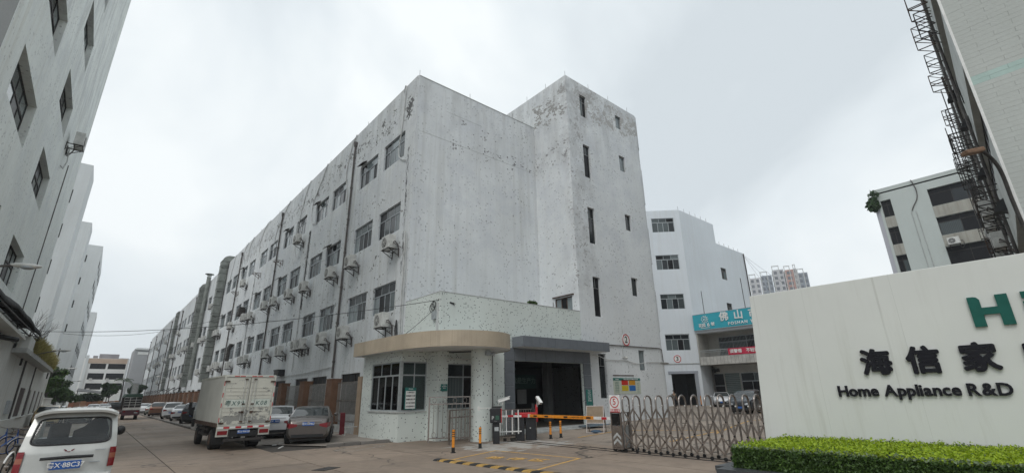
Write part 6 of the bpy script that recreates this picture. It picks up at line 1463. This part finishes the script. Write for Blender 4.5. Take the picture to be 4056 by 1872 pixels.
part('cargo_box',MB().box(x0,y0+.07,z0,x1,y1,z1),TS,BTK)
q=MB()
for k in range(22): q.box(x0-.012,y0+.25+k*.245,z0+.12,x0-.001,y0+.30+k*.245,z1-.06)
part('side_corrugation',q,TS,BTK); part('top_rail',MB().box(x0-.02,y0+.04,z1-.05,x0+.03,y1,z1+.02).box(x0,y0+.04,z1,x1,y1,z1+.02),TW,BTK); part('bottom_rail',MB().box(x0-.025,y0+.05,z0-.06,x0+.02,y1,z0+.09),MT['rust'],BTK)
fr=MB().box(x0,y0,z0-.02,x0+.07,y0+.07,z1).box(x1-.07,y0,z0-.02,x1,y0+.07,z1).box(x0+.07,y0,z1-.07,x1-.07,y0+.07,z1).box(x0+.07,y0,z0-.02,x1-.07,y0+.07,z0+.03); part('rear_frame',fr,TW,BTK)
xm=(x0+x1)/2
for a,c2 in ((x0+.08,xm-.012),(xm+.012,x1-.08)):
    d_=part('rear_door',MB().box(a,y0+.015,z0+.04,c2,y0+.06,z1-.09),TD,BTK)
    ribs=MB()
    for zz in (1.33,1.48,1.63,1.98,2.12,2.27,2.40): ribs.box(a+.03,y0+.003,zz,c2-.03,y0+.0145,zz+.035)
    part('rib',ribs,TD,d_,world=True)
    for xx_ in ((c2-.07,c2-.20) if a<xm-.5 else (a+.07,a+.20)): part('lock_rod',MB().tube([(xx_,y0-.02,z0+.06),(xx_,y0-.02,z1-.11)],.012,6),MT['ac_white'],d_)
    cx=c2-.16 if a<xm-.5 else a+.16
    part('door_handle',MB().box(cx-.05,y0-.05,1.42,cx+.05,y0-.0,1.50).beam((cx,y0-.05,1.46),(cx+.22*(1 if a>xm-.5 else -.6),y0-.05,1.45),.025),MT['rust'],d_)
    for zz in (z0+.1,1.75,z1-.18): part('rod_bracket',MB().box(cx-.05,y0-.035,zz,cx+.06,y0+.0,zz+.05),MT['rust'],d_)
MT['stencil']=plain('worn_green_stencil',(.05,.12,.105),.7,0,.4,16)
for (xs_,s_) in ((x0+.53,'粤X99'),(x1-.49,'K08')):
    part('pale_panel',MB().box(xs_-.36,y0+.001,1.66,xs_+.36,y0+.0145,1.96),plain('pale_door_panel',(.58,.62,.56),.5,0,.1,5),BTK)
    text(s_,.235,MT['stencil'],BTK,(xs_-.06 if s_!='K08' else xs_+.02,y0-.004,1.80),0,.004,0,spacing=1.22,shear=.15)
for (xx_) in (x0+.02,x1-.2):
    for zz in (z0+.06,z1-.27): part('hinge',MB().box(xx_,y0-.035,zz,xx_+.18,y0-.001,zz+.06),MT['rust'],BTK)
for zz in (2.05,1.65,1.1,2.5):
    for xx_ in (x0+.008,x1-.035): part('red_reflector',MB().box(xx_,y0-.006,zz,xx_+.028,y0-.0005,zz+.17),MT['signred'],BTK)
for k in range(8): part('reflector_strip',MB().box(x0+.12+k*.22,y0-.006,z1-.05,x0+.31+k*.22,y0-.0005,z1-.02),MT['signred'] if k%3 else MT['ac_white'],BTK)
for k in range(9): part('reflector_strip',MB().box(x0+.02+k*.215,y0-.012,z0-.12,x0+.225+k*.215,y0-.004,z0-.05),MT['signred'] if k%2 else MT['whitepaint'],BTK)
part('rear_crossmember',MB().box(x0,y0-.003,z0-.15,x1,y0+.12,z0-.03).box(x0,y0+.01,z0-.42,x0+.42,y0+.08,z0-.15).box(x1-.42,y0+.01,z0-.42,x1,y0+.08,z0-.15),TW,BTK)
for xx_ in (x0+.04,x1-.39): part('tail_lamp',MB().box(xx_,y0-.01,z0-.35,xx_+.35,y0+.009,z0-.2),MT['tail'],BTK)
pp=part('number_plate',MB().box(xm-.22,y0-.02,z0-.33,xm+.22,y0-.005,z0-.19),MT['plate'],BTK); text('粤X·99K08',.10,MT['whitepaint'],pp,(xm,y0-.024,z0-.265),0,.002,0)
part('chassis',MB().box(xm-.42,y0+.3,.48,xm-.34,30,.72).box(xm+.34,y0+.3,.48,xm+.42,30,.72).box(x0+.3,y0+.05,.52,x1-.3,y0+.2,.75),MT['black'],BTK)
part('rear_bumper',MB().box(x0+.28,y0-.02,.36,x1-.2,y0+.06,.46).box(xm-.55,y0+.0,.46,xm-.5,y0+.06,.85).box(xm+.5,y0,.46,xm+.55,y0+.06,.85),MT['darkiron'],BTK)
part('mud_flap',MB().box(x0+.05,24.45-.62,.22,x0+.5,24.45-.60,.9),MT['black'],BTK); part('mud_flap',MB().box(x1-.5,24.45-.62,.22,x1-.05,24.45-.60,.9),MT['black'],BTK)
for y,nm in ((24.45,'rear'),(27.85,'front')):
    for s_ in (-1,1):
        xo=xm+s_*.93; q=MB(); q.tube([(xo-s_*(.42 if nm=='rear' else .22),y,.39),(xo-s_*.03,y,.39),(xo,y,.39)],[.39,.39,.36],22); w_=part('wheel',q,MT['rubber'],BTK,True,50); part('rim',MB().tube([(xo,y,.39),(xo+s_*.006,y,.39)],.22,16),MT['rust'],w_)
part('side_guard',MB().box(x0+.02,25.0,.5,x0+.05,27.1,.58).box(x0+.02,25.0,.72,x0+.05,27.1,.8).box(x0+.1,26.2,.45,x0+.6,26.9,.88),MT['darkiron'],BTK)
cb=MB().box(x0+.12,28.68,.55,x1-.12,30.2,1.5); cb.add([(x0+.12,28.68,1.5),(x1-.12,28.68,1.5),(x1-.12,30.15,1.5),(x0+.12,30.15,1.5),(x0+.2,28.7,2.25),(x1-.2,28.7,2.25),(x1-.2,29.7,2.25),(x0+.2,29.7,2.25)],[(0,3,2,1),(4,5,6,7),(0,1,5,4),(1,2,6,5),(2,3,7,6),(3,0,4,7)]); part('cab',cb,paint('blue_white_cab',(.45,.48,.5)),BTK,bevel=.04)
part('side_window',MB().add([(x0+.13,28.95,1.52),(x0+.13,29.95,1.52),(x0+.185,29.6,2.12),(x0+.185,28.95,2.12)],[(0,1,2,3)]),MT['carglass'],BTK); part('mirror',MB().box(x0-.18,29.9,1.5,x0-.04,29.98,1.85).beam((x0+.12,29.9,1.8),(x0-.1,29.94,1.8),.025),MT['black'],BTK)
part('cab_side_step',MB().box(x0-.1,28.4,.75,x0+.0,28.75,1.1),MT['black'],BTK)
# ---- far stake truck with a green tarpaulin
t=thing('stake_truck','dark red stake truck with cage sides under a green tarpaulin driving away up the street','truck',(3.55,67.6,0))
x0,x1,y0,y1=2.8,4.32,67.6,73.2
DR=plain('dark_red_truck',(.07,.02,.03),.5); part('bed',MB().box(x0,y0,.75,x1,y1,1.0).box(x0,y0,1.0,x1,y0+.05,1.28),DR,t); part('tail_board',MB().box(x0,y0-.012,1.0,x1,y0-.001,1.25),MT['ac_white'],t)
q=MB()
for xx_ in np.linspace(x0,x1,4): q.box(xx_-.02,y0,1.25,xx_+.02,y0+.04,2.3)
for zz in (1.5,1.75,2.0,2.28): q.box(x0,y0+.004,zz,x1,y0+.035,zz+.04)
part('rear_cage',q,MT['ac_white'],t); q=MB()
for yy_ in np.linspace(y0,y1,9): q.box(x0-.01,yy_,1.0,x0+.03,yy_+.05,2.3).box(x1-.03,yy_,1.0,x1+.01,yy_+.05,2.3)
part('side_cage',q,MT['darkiron'],t); part('load',MB().box(x0+.06,y0+.2,1.0,x1-.06,y1,2.25),MT['black'],t)
part('tarpaulin',MB().add([(x0-.05,y0-.05,2.3),(x1+.05,y0-.05,2.3),(x1-.05,y0,2.66),(x0+.1,y0,2.62),(x0-.05,y1,2.3),(x1+.05,y1,2.3),(x1-.05,y1,2.7),(x0+.1,y1,2.7)],[(0,1,2,3),(7,6,5,4),(3,2,6,7),(1,5,6,2),(0,3,7,4)]),plain('dark_green_tarpaulin',(.02,.05,.035),.7,0,.3,3),t)
part('rear_bar',MB().box(x0,y0-.01,.45,x1,y0+.08,.95),DR,t); 
for xx_ in (x0+.05,x1-.35): part('wheel',MB().tube([(xx_,y0+1,.4),(xx_+.3,y0+1,.4)],.4,16),MT['rubber'],t)
for xx_ in (x0+.1,x1-.3): part('tail_lamp',MB().box(xx_,y0-.02,.78,xx_+.2,y0-.011,.9),MT['tail'],t)
part('cab',MB().box(x0+.05,y1+.1,.5,x1-.05,y1+1.6,2.2),DR,t); part('number_plate',MB().box(3.85,y0-.02,.66,4.15,y0-.011,.76),MT['alu'],t)
# ---- white van, very near on the left
VN=thing('white_van','dirty white van seen from behind at the lower left, with a blue number plate','van',(-.12,13.0,0)); VP=paint('dirty_white_van_paint',(.50,.505,.48),.25,.35)
VY=13.0; VXC=-.12; VH=1.83
def vw(z): return float(np.interp(z,[.28,.45,.85,1.15,1.4,1.68,1.77,1.83],[.66,.705,.715,.705,.675,.63,.60,.50]))
def vy(z): return float(np.interp(z,[.28,.5,.70,1.08,1.38,1.71,1.79,1.83],[.03,-.05,.0,.03,.14,.30,.36,.46]))
NU,NZ=72,76; zs_=np.linspace(.28,VH,NZ+1); us_=np.linspace(-1,1,NU+1)
wz0,wz1,wxh=1.215,1.685,.565
rear=MB(); gl=MB()
def P_(u_,z): return (VXC+u_*vw(z),VY+vy(z)+.07*u_**4+.03*u_*u_,z)
for z in zs_:
    for u_ in us_: rear.v.append(P_(u_,z))
gl.v=[(a,b_+.004,c_) for a,b_,c_ in rear.v]
def inwin(u_,z):
    x=u_*vw(z); zc_=(wz0+wz1)/2; hw_=float(np.interp(z,[wz0,wz1],[wxh+.03,wxh-.035])); return (abs(x)/hw_)**7+(abs(z-zc_)/((wz1-wz0)/2))**7<1
for i in range(NZ):
    for j in range(NU):
        q=[i*(NU+1)+j,i*(NU+1)+j+1,(i+1)*(NU+1)+j+1,(i+1)*(NU+1)+j]
        tgt=gl if inwin((us_[j]+us_[j+1])/2,(zs_[i]+zs_[i+1])/2) else rear; tgt.f.append(q); tgt.mi.append(0)
import bmesh
def strip(m_,nm,ang=50):
    me=m_.mesh(nm,True,ang); bm_=bmesh.new(); bm_.from_mesh(me)
    for v in [v for v in bm_.verts if not v.link_faces]: bm_.verts.remove(v)
    bm_.to_mesh(me); bm_.free(); return me
part('rear_body',strip(rear,'rear_body'),VP,VN); part('rear_window',strip(gl,'rear_window'),clear_glass('van_glass',(.86,.90,.90)),VN)
n=64; rim=[]
for k in range(n):
    a=2*PI*k/n; c_,s_=math.cos(a),math.sin(a); e_=2/7
    x=abs(c_)**e_*(1 if c_>0 else -1); z_=(wz0+wz1)/2+(wz1-wz0)/2*abs(s_)**e_*(1 if s_>0 else -1); hw_=float(np.interp(z_,[wz0,wz1],[wxh+.03,wxh-.035]))
    xx_=x*hw_; u_=xx_/vw(z_); p_=P_(u_,z_); rim.append((p_[0],p_[1]-.004,p_[2]))
part('window_rubber',MB().tube(rim,.016,8,closed=True),MT['black'],VN,True)
# sides, roof and front
sec=[(0,1.0),(.5,1.0),(1.6,1.0),(2.6,1.0),(2.95,.99),(3.2,.97)]
sd_=MB(); prof_z=list(np.linspace(.28,1.79,16)); ring=[]
ringz=[(1,z) for z in prof_z]+[(.8,VH),(.4,VH+.025),(0,VH+.03),(-.4,VH+.025),(-.8,VH)]+[(-1,z) for z in prof_z[::-1]]
ysv=[None,.6,1.2,1.8,2.4,2.9,3.2,3.5]
for si,yv in enumerate(ysv):
    for s_,z in ringz:
        zz=min(z,VH); w3=vw(min(zz,1.79)); x=VXC+s_*w3*(1 if abs(s_)==1 else .985)
        sh_=1.0
        if yv is None: p_=P_(math.copysign(1,s_),zz) if abs(s_)==1 else (VXC+s_*vw(VH)*1.0,VY+vy(VH)+.0,z); sd_.v.append((x if abs(s_)==1 else p_[0],p_[1],z)); continue
        z2=z
        if yv>2.8 and z>1.0: z2=1.0+(z-1.0)*float(np.interp(yv,[2.8,3.5],[1,.12]))
        sd_.v.append((x,VY+yv,z2))
nr=len(ringz); sg=MB(); sg.v=list(sd_.v)
for i in range(len(ysv)-1):
    for j in range(nr-1):
        q=[i*nr+j,i*nr+j+1,(i+1)*nr+j+1,(i+1)*nr+j]; zz=ringz[j][1]; win=(abs(ringz[j][0])==1 and abs(ringz[j+1][0])==1 and 1.15<(ringz[j][1]+ringz[j+1][1])/2<1.66 and 1<=i<=5) or (i in (5,6) and abs(ringz[j][0])<1)
        (sg if win else sd_).f.append(q); (sg if win else sd_).mi.append(0)
part('body',strip(sd_,'body'),VP,VN); part('window_glass',strip(sg,'window_glass'),bpy.data.materials['van_glass'],VN); part('front_panel',MB().box(VXC-.7,VY+3.42,.3,VXC+.7,VY+3.5,1.1),VP,VN)
for k in range(9): part('roof_rib',MB().box(VXC-.44+k*.108,VY+.6,VH+.026,VXC-.40+k*.108,VY+2.7,VH+.038),VP,VN)
SPm=MB(); nS=20
for i in range(nS+1):
    u_=-1+2*i/nS; zt2=VH+.02-.10*abs(u_)**5; x=VXC+u_*.635
    for (dy,dz) in ((.62,.015),(.30,.02),(.20,-.02),(.205,-.062),(.36,-.04)): SPm.v.append((x,VY+dy+.05*u_*u_,zt2+dz))
for i in range(nS):
    for j in range(5): SPm.f.append([i*5+j,i*5+(j+1)%5,(i+1)*5+(j+1)%5,(i+1)*5+j]); SPm.mi.append(0)
part('roof_spoiler',SPm,VP,VN,True,40)
for s_ in (-1,1):
    for (za,zb_,mt_,nm) in ((.77,.92,MT['tail'],'tail_lamp'),(.92,1.01,plain('amber_lamp',(.30,.10,.06),.15),'indicator_lamp'),(1.01,1.12,MT['tail'],'tail_lamp')):
        m_=MB(); 
        for k in range(5):
            z=za+(zb_-za)*k/4
            for u_ in (.87,.92,.97,1.0): 
                p_=P_(s_*u_,z); m_.v.append((p_[0]+s_*.008*(u_>.99),p_[1]-.022+.02*(u_>.97),p_[2]))
            m_.v.append((VXC+s_*(vw(z)+.008),VY+vy(z)+.32,z))
        for k in range(4):
            for j in range(4): m_.f.append([k*5+j,k*5+j+1,(k+1)*5+j+1,(k+1)*5+j]); m_.mi.append(0)
        part(nm,m_,mt_,VN,True)
part('trim_bar',MB().tube([(VXC-.38,VY-.03,.985),(VXC,VY-.04,.992),(VXC+.38,VY-.03,.985)],[.026,.028,.026],10),MT['black'],VN,True)
pp=part('number_plate',MB().box(VXC-.22,VY-.075,.79,VXC+.22,VY-.06,.93),MT['plate'],VN); text('粤X·88C37',.115,MT['whitepaint'],pp,(VXC,VY-.079,.858),0,.003,.0015)
part('plate_recess',MB().box(VXC-.26,VY-.058,.76,VXC+.26,VY-.03,.95),VP,VN)
bd=MB()
for s_ in (-1,1): bd.add([(VXC+s_*.005,VY+.02,1.07),(VXC+s_*.03,VY+.02,1.095),(VXC+s_*.045,VY+.02,1.09),(VXC+s_*.085,VY+.02,1.13),(VXC+s_*.06,VY+.02,1.13),(VXC+s_*.03,VY+.02,1.11),(VXC+s_*.0,VY+.02,1.09)],[(0,1,6),(1,2,3,4,5)])
part('emblem',bd,plain('dark_red_emblem',(.20,.04,.05),.3,.5),VN)
for x in (VXC+.47,VXC+.42): part('badge_text_strip',MB().box(x-.08,VY-.0+(.0 if x>VXC+.44 else -.03),1.085 if x>VXC+.44 else .87,x+.08,VY+.02,1.10 if x>VXC+.44 else .882),MT['alu'],VN)
part('bumper',MB().box(VXC-.70,VY-.10,.30,VXC+.70,VY+.02,.68),VP,VN,bevel=.03); part('mirror',MB().sphere((VXC+.84,VY+2.9,1.30),.1,12,sz=1.1).beam((VXC+.7,VY+2.95,1.18),(VXC+.8,VY+2.92,1.2),.04),MT['black'],VN,True)
for s_ in (-1,1):
    for y in (.75,2.75): part('wheel',MB().tube([(VXC+s_*.54,VY+y,.28),(VXC+s_*.71,VY+y,.28)],.28,20),MT['rubber'],VN,True)
st_=plain('dark_grey_seat',(.035,.038,.042),.8)
part('rear_seat',MB().box(VXC-.58,VY+.75,.6,VXC+.58,VY+.9,1.30),st_,VN,bevel=.05)
part('seat',MB().box(VXC-.42,VY+1.5,.7,VXC-.08,VY+1.62,1.56),st_,VN,bevel=.04)
part('seat',MB().add([(VXC-.02,VY+1.3,.8),(VXC+.56,VY+1.3,.8),(VXC+.56,VY+1.3,1.42),(VXC+.48,VY+1.3,1.64),(VXC+.28,VY+1.3,1.64),(VXC+.14,VY+1.3,1.48),(VXC-.02,VY+1.3,1.40),(VXC-.02,VY+1.4,.8),(VXC+.56,VY+1.4,.8),(VXC+.56,VY+1.4,1.42),(VXC+.48,VY+1.4,1.64),(VXC+.28,VY+1.4,1.64),(VXC+.14,VY+1.4,1.48),(VXC-.02,VY+1.4,1.40)],[(0,1,2,3,4,5,6),(13,12,11,10,9,8,7)]+[(i,(i+1)%7,7+(i+1)%7,7+i) for i in range(7)]),st_,VN)
part('dashboard',MB().box(VXC-.62,VY+2.85,.6,VXC+.62,VY+3.3,1.2),plain('pale_dashboard',(.22,.23,.24),.6),VN); part('inner_mirror',MB().box(VXC+.02,VY+2.7,1.64,VXC+.22,VY+2.72,1.70),MT['black'],VN)
part('inner_floor',MB().box(VXC-.6,VY+.1,.45,VXC+.6,VY+3.3,.5),MT['black'],VN)
# ---- bicycles at the left
def bicycle(x,y,az,col,label,basket=True,lean=.12):
    t=thing('bicycle',label,'bicycle',(x,y,0),-math.radians(az),'share bicycles by the left pavement')
    for yy_,nm in ((0,'rear'),(1.05,'front')):
        q=MB(); q.tube([(0,yy_+.33*math.cos(a),.34+.33*math.sin(a)) for a in np.linspace(0,2*PI,32)[:-1]],.02,8,closed=True); w_=part('wheel',q,MT['rubber'],t,True,world=False)
        q=MB(); q.tube([(0,yy_+.305*math.cos(a),.34+.305*math.sin(a)) for a in np.linspace(0,2*PI,32)[:-1]],.010,6,closed=True)
        part('rim',q,col,w_,world=False); q=MB()
        for k in range(14): a=2*PI*k/14; q.tube([(0,yy_,.34),(0,yy_+.3*math.cos(a),.34+.3*math.sin(a))],.003,4,cap=False)
        q.cyl((-.04,yy_,.34),.035,.08,10,axis='x'); part('spokes',q,MT['steel'],w_,world=False)
    q=MB(); q.tube([(0,0,.34),(0,.42,.30)],.016,8).tube([(0,.42,.30),(0,.28,.82)],.02,8).tube([(0,.42,.30),(0,.92,.78)],.024,8).tube([(0,0,.34),(0,.3,.72)],.012,8).tube([(.03,1.05,.34),(.03,.9,.85)],.014,8).tube([(-.03,1.05,.34),(-.03,.9,.85)],.014,8).tube([(0,.92,.78),(0,.88,1.0)],.016,8)
    part('frame',q,col,t,True,world=False); part('handlebar',MB().tube([(-.28,.8,1.03),(-.1,.88,1.0),(.1,.88,1.0),(.28,.8,1.03)],.012,8),MT['steel'],t,True,world=False); part('saddle',MB().sphere((0,.24,.86),.13,12,sz=.35),MT['black'],t,True,world=False)
    q=MB()
    for yy_ in (0,1.05): q.tube([(0,yy_+.37*math.cos(a),.34+.37*math.sin(a)) for a in np.linspace(.3,2.8,14)],.022,6)
    part('mudguard',q,MT['whitepaint'],t,True,world=False); part('pedal',MB().cyl((-.08,.42,.28),.09,.03,14,axis='x').box(-.2,.38,.12,-.1,.46,.15).box(.1,.38,.42,.2,.46,.45),MT['black'],t,world=False)
    if basket:
        q=MB()
        for k in range(6): q.box(-.16+k*.06,1.0,.78,-.15+k*.06,1.01,.98).box(-.16+k*.06,1.24,.8,-.15+k*.06,1.25,.98)
        q.box(-.17,1.0,.97,.17,1.25,.985).box(-.16,1.0,.78,.16,1.24,.79); part('basket',q,MT['darkiron'],t,world=False)
    t.rotation_euler=(0,lean,-math.radians(az)); return t
BL=paint('bicycle_blue',(.03,.12,.42))
bicycle(-2.75,27.3,62,BL,'blue share bicycle with a white mudguard near the left edge, beyond the van'); bicycle(-3.1,28.6,50,BL,'second blue share bicycle behind the first, cut by the left edge')
bicycle(-1.42,19.6,10,MT['black'],'dark bicycle half hidden behind the left side of the white van',False)
solo('parking_line',MB().box(-4.5,25.6,.001,-1.6,25.72,.0045),MT['wornwhite'],'x','x',kind='structure')
# ================================================================ PERSON
def skin(nm,verts,edges,rad,mt,par,root=0,sub=1):
    me=bpy.data.meshes.new(nm); me.from_pydata(verts,edges,[]); me.update(); o=bpy.data.objects.new(nm,me); C.objects.link(o)
    o.modifiers.new('s','SKIN'); sv=me.skin_vertices[0].data
    for i,r_ in enumerate(rad): sv[i].radius=(r_,r_) if not isinstance(r_,tuple) else r_; sv[i].use_root=(i==root)
    m_=o.modifiers.new('u','SUBSURF'); m_.levels=sub; m_.render_levels=sub
    bpy.context.view_layer.update(); m2=bpy.data.meshes.new_from_object(o.evaluated_get(bpy.context.evaluated_depsgraph_get())); bpy.data.objects.remove(o)
    m2.name=nm; m2.polygons.foreach_set('use_smooth',[True]*len(m2.polygons)); m2.materials.clear(); m2.materials.append(mt)
    q=bpy.data.objects.new(nm,m2); C.objects.link(q); q.parent=par; return q
PN=thing('person','man in grey shirt and dark trousers walking in front of the far doorway','person',(44.7,27.2,.3),math.radians(-50))
SKN=plain('skin',(.36,.22,.15),.6); SH=plain('grey_work_shirt',(.17,.165,.15),.85); TR=plain('dark_trousers',(.035,.035,.045),.85)
J=dict(pel=(0,0,.92),sp=(0,0,1.1),ch=(0,-.01,1.3),nk=(0,-.0,1.46),hb=(0,-.015,1.54),hd=(0,-.02,1.66),
 ls=(-.17,0,1.40),le=(-.22,.03,1.13),lw=(-.21,-.10,.90),lh=(-.205,-.13,.83),rs=(.17,0,1.40),re=(.23,.06,1.13),rw=(.25,.02,.88),rh=(.25,.01,.81),
 lhip=(-.09,0,.88),lk=(-.10,-.12,.50),la=(-.10,-.06,.10),lt=(-.10,-.22,.05),rhip=(.09,0,.88),rk=(.10,.05,.50),ra=(.10,.20,.12),rt=(.10,.06,.04))
K=list(J); idx={k:i for i,k in enumerate(K)}
E_=[('pel','sp'),('sp','ch'),('ch','nk'),('nk','hb'),('hb','hd'),('ch','ls'),('ls','le'),('le','lw'),('lw','lh'),('ch','rs'),('rs','re'),('re','rw'),('rw','rh'),('pel','lhip'),('lhip','lk'),('lk','la'),('la','lt'),('pel','rhip'),('rhip','rk'),('rk','ra'),('ra','rt')]
Rd=dict(pel=.115,sp=.10,ch=.12,nk=.048,hb=.06,hd=(.075,.09),ls=.055,le=.04,lw=.03,lh=.03,rs=.055,re=.04,rw=.03,rh=.03,lhip=.085,lk=.055,la=.04,lt=.03,rhip=.085,rk=.055,ra=.04,rt=.03)
skin('body',[J[k] for k in K],[(idx[a],idx[b_]) for a,b_ in E_],[Rd[k] for k in K],SKN,PN)
def sub_(ks,ed,nm,mt,f_):
    ii={k:i for i,k in enumerate(ks)}; return skin(nm,[J[k] for k in ks],[(ii[a],ii[b_]) for a,b_ in ed],[(Rd[k] if not isinstance(Rd[k],tuple) else Rd[k][0])*f_+.008 for k in ks],mt,PN)
sub_(['pel','sp','ch','ls','le','rs','re'],[('pel','sp'),('sp','ch'),('ch','ls'),('ls','le'),('ch','rs'),('rs','re')],'shirt',SH,1.10)
sub_(['pel','lhip','lk','la','rhip','rk','ra'],[('pel','lhip'),('lhip','lk'),('lk','la'),('pel','rhip'),('rhip','rk'),('rk','ra')],'trousers',TR,1.12)
hq=MB().sphere((0,.0,1.685),.098,14); hq.v=[(x,y+.012,max(z,1.66+.05*(y<-.03))) for x,y,z in hq.v]; part('hair',hq,MT['black'],PN,True,world=False)
fq=MB().sphere((0,-.118,1.655),.014,6).sphere((-.035,-.10,1.675),.009,6).sphere((.035,-.10,1.675),.009,6); part('face_features',fq,plain('face_feature_brown',(.16,.09,.07),.6),PN,world=False)  # nose and eyes in a darker brown than the skin
for x,y in ((-.10,-.15),(.10,.12)): part('shoe',MB().box(x-.045,y-.12,0,x+.045,y+.12,.08),MT['black'],PN,world=False,bevel=.02)
for (hx,hy,hz) in (J['lh'],J['rh']):
    q=MB()
    for k in range(4): q.tube([(hx-.02+.013*k,hy-.01,hz+.0),(hx-.02+.013*k,hy-.015,hz-.045),(hx-.02+.013*k,hy+.0,hz-.07+.006*abs(k-1.5))],.0065,5)
    q.tube([(hx,hy-.03,hz+.02),(hx,hy-.05,hz-.02)],.008,5); part('fingers',q,SKN,PN,world=False)
# red folded chair-like stand by the fence
solo('red_fire_stand',MB().beam((10.95,27.4,0),(10.75,27.0,1.15),.26,.05).beam((10.7,27.8,.0),(10.7,26.8,.05),.05),plain('faded_red_panel',(.20,.03,.04),.6),'faded red leaning panel between the brown grey sedan and the booth','panel')
solo('low_rail',MB().box(10.6,26.2,.42,11.5,26.26,.47).box(10.62,26.2,0,10.67,26.26,.42),MT['ac_white'],'low white rail at the foot of the fence beside the booth','rail')
for i,(x,y) in enumerate(((6.4,23.6),(6.9,24.4))): solo('litter',MB().box(x,y,.04,x+.18,y+.05,.06),MT['whitepaint'],'scrap of white litter on the pavement %s the brown grey sedan'%('just left of','behind')[i],'litter')
solo('wood_strip',MB().beam((6.2,21.9,.05),(6.5,22.4,.07),.06,.03),MT['ac_white'],'white strip lying across the end of the broken kerb','strip')
# motorcycles and clutter up the left pavement
for i in range(3):
    t=thing('scooter','dark scooter parked on the left pavement, %s of three beyond the van roof'%ORD[i],'scooter',(-3.0,64+i*2.2,0),.3)
    part('body',MB().sphere((0,0,.55),.28,10,sz=.9).box(-.12,-.5,.45,.12,.3,.75),MT['black'],t,True,world=False); part('wheel',MB().cyl((-.05,-.55,.25),.25,.1,14,axis='x').cyl((-.05,.6,.25),.25,.1,14,axis='x'),MT['rubber'],t,True,world=False); part('handlebar',MB().tube([(-.3,.42,1.0),(0,.5,.95),(.3,.42,1.0)],.02,6).tube([(0,.6,.3),(0,.48,1.0)],.03,6),MT['darkiron'],t,world=False)

# ================================================================ THIN HAZE OVER THE WHOLE PLACE
hm=bpy.data.materials.new('haze'); hm.use_nodes=True; t_=hm.node_tree; t_.nodes.clear(); o_=t_.nodes.new('ShaderNodeOutputMaterial'); v_=t_.nodes.new('ShaderNodeVolumePrincipled')
v_.inputs['Density'].default_value=.0005; v_.inputs['Color'].default_value=(.93,.96,1,1); t_.links.new(v_.outputs[0],o_.inputs['Volume'])
solo('haze',MB().box(-700,-700,-1.1,700,700,72),hm,None,None,kind='stuff')
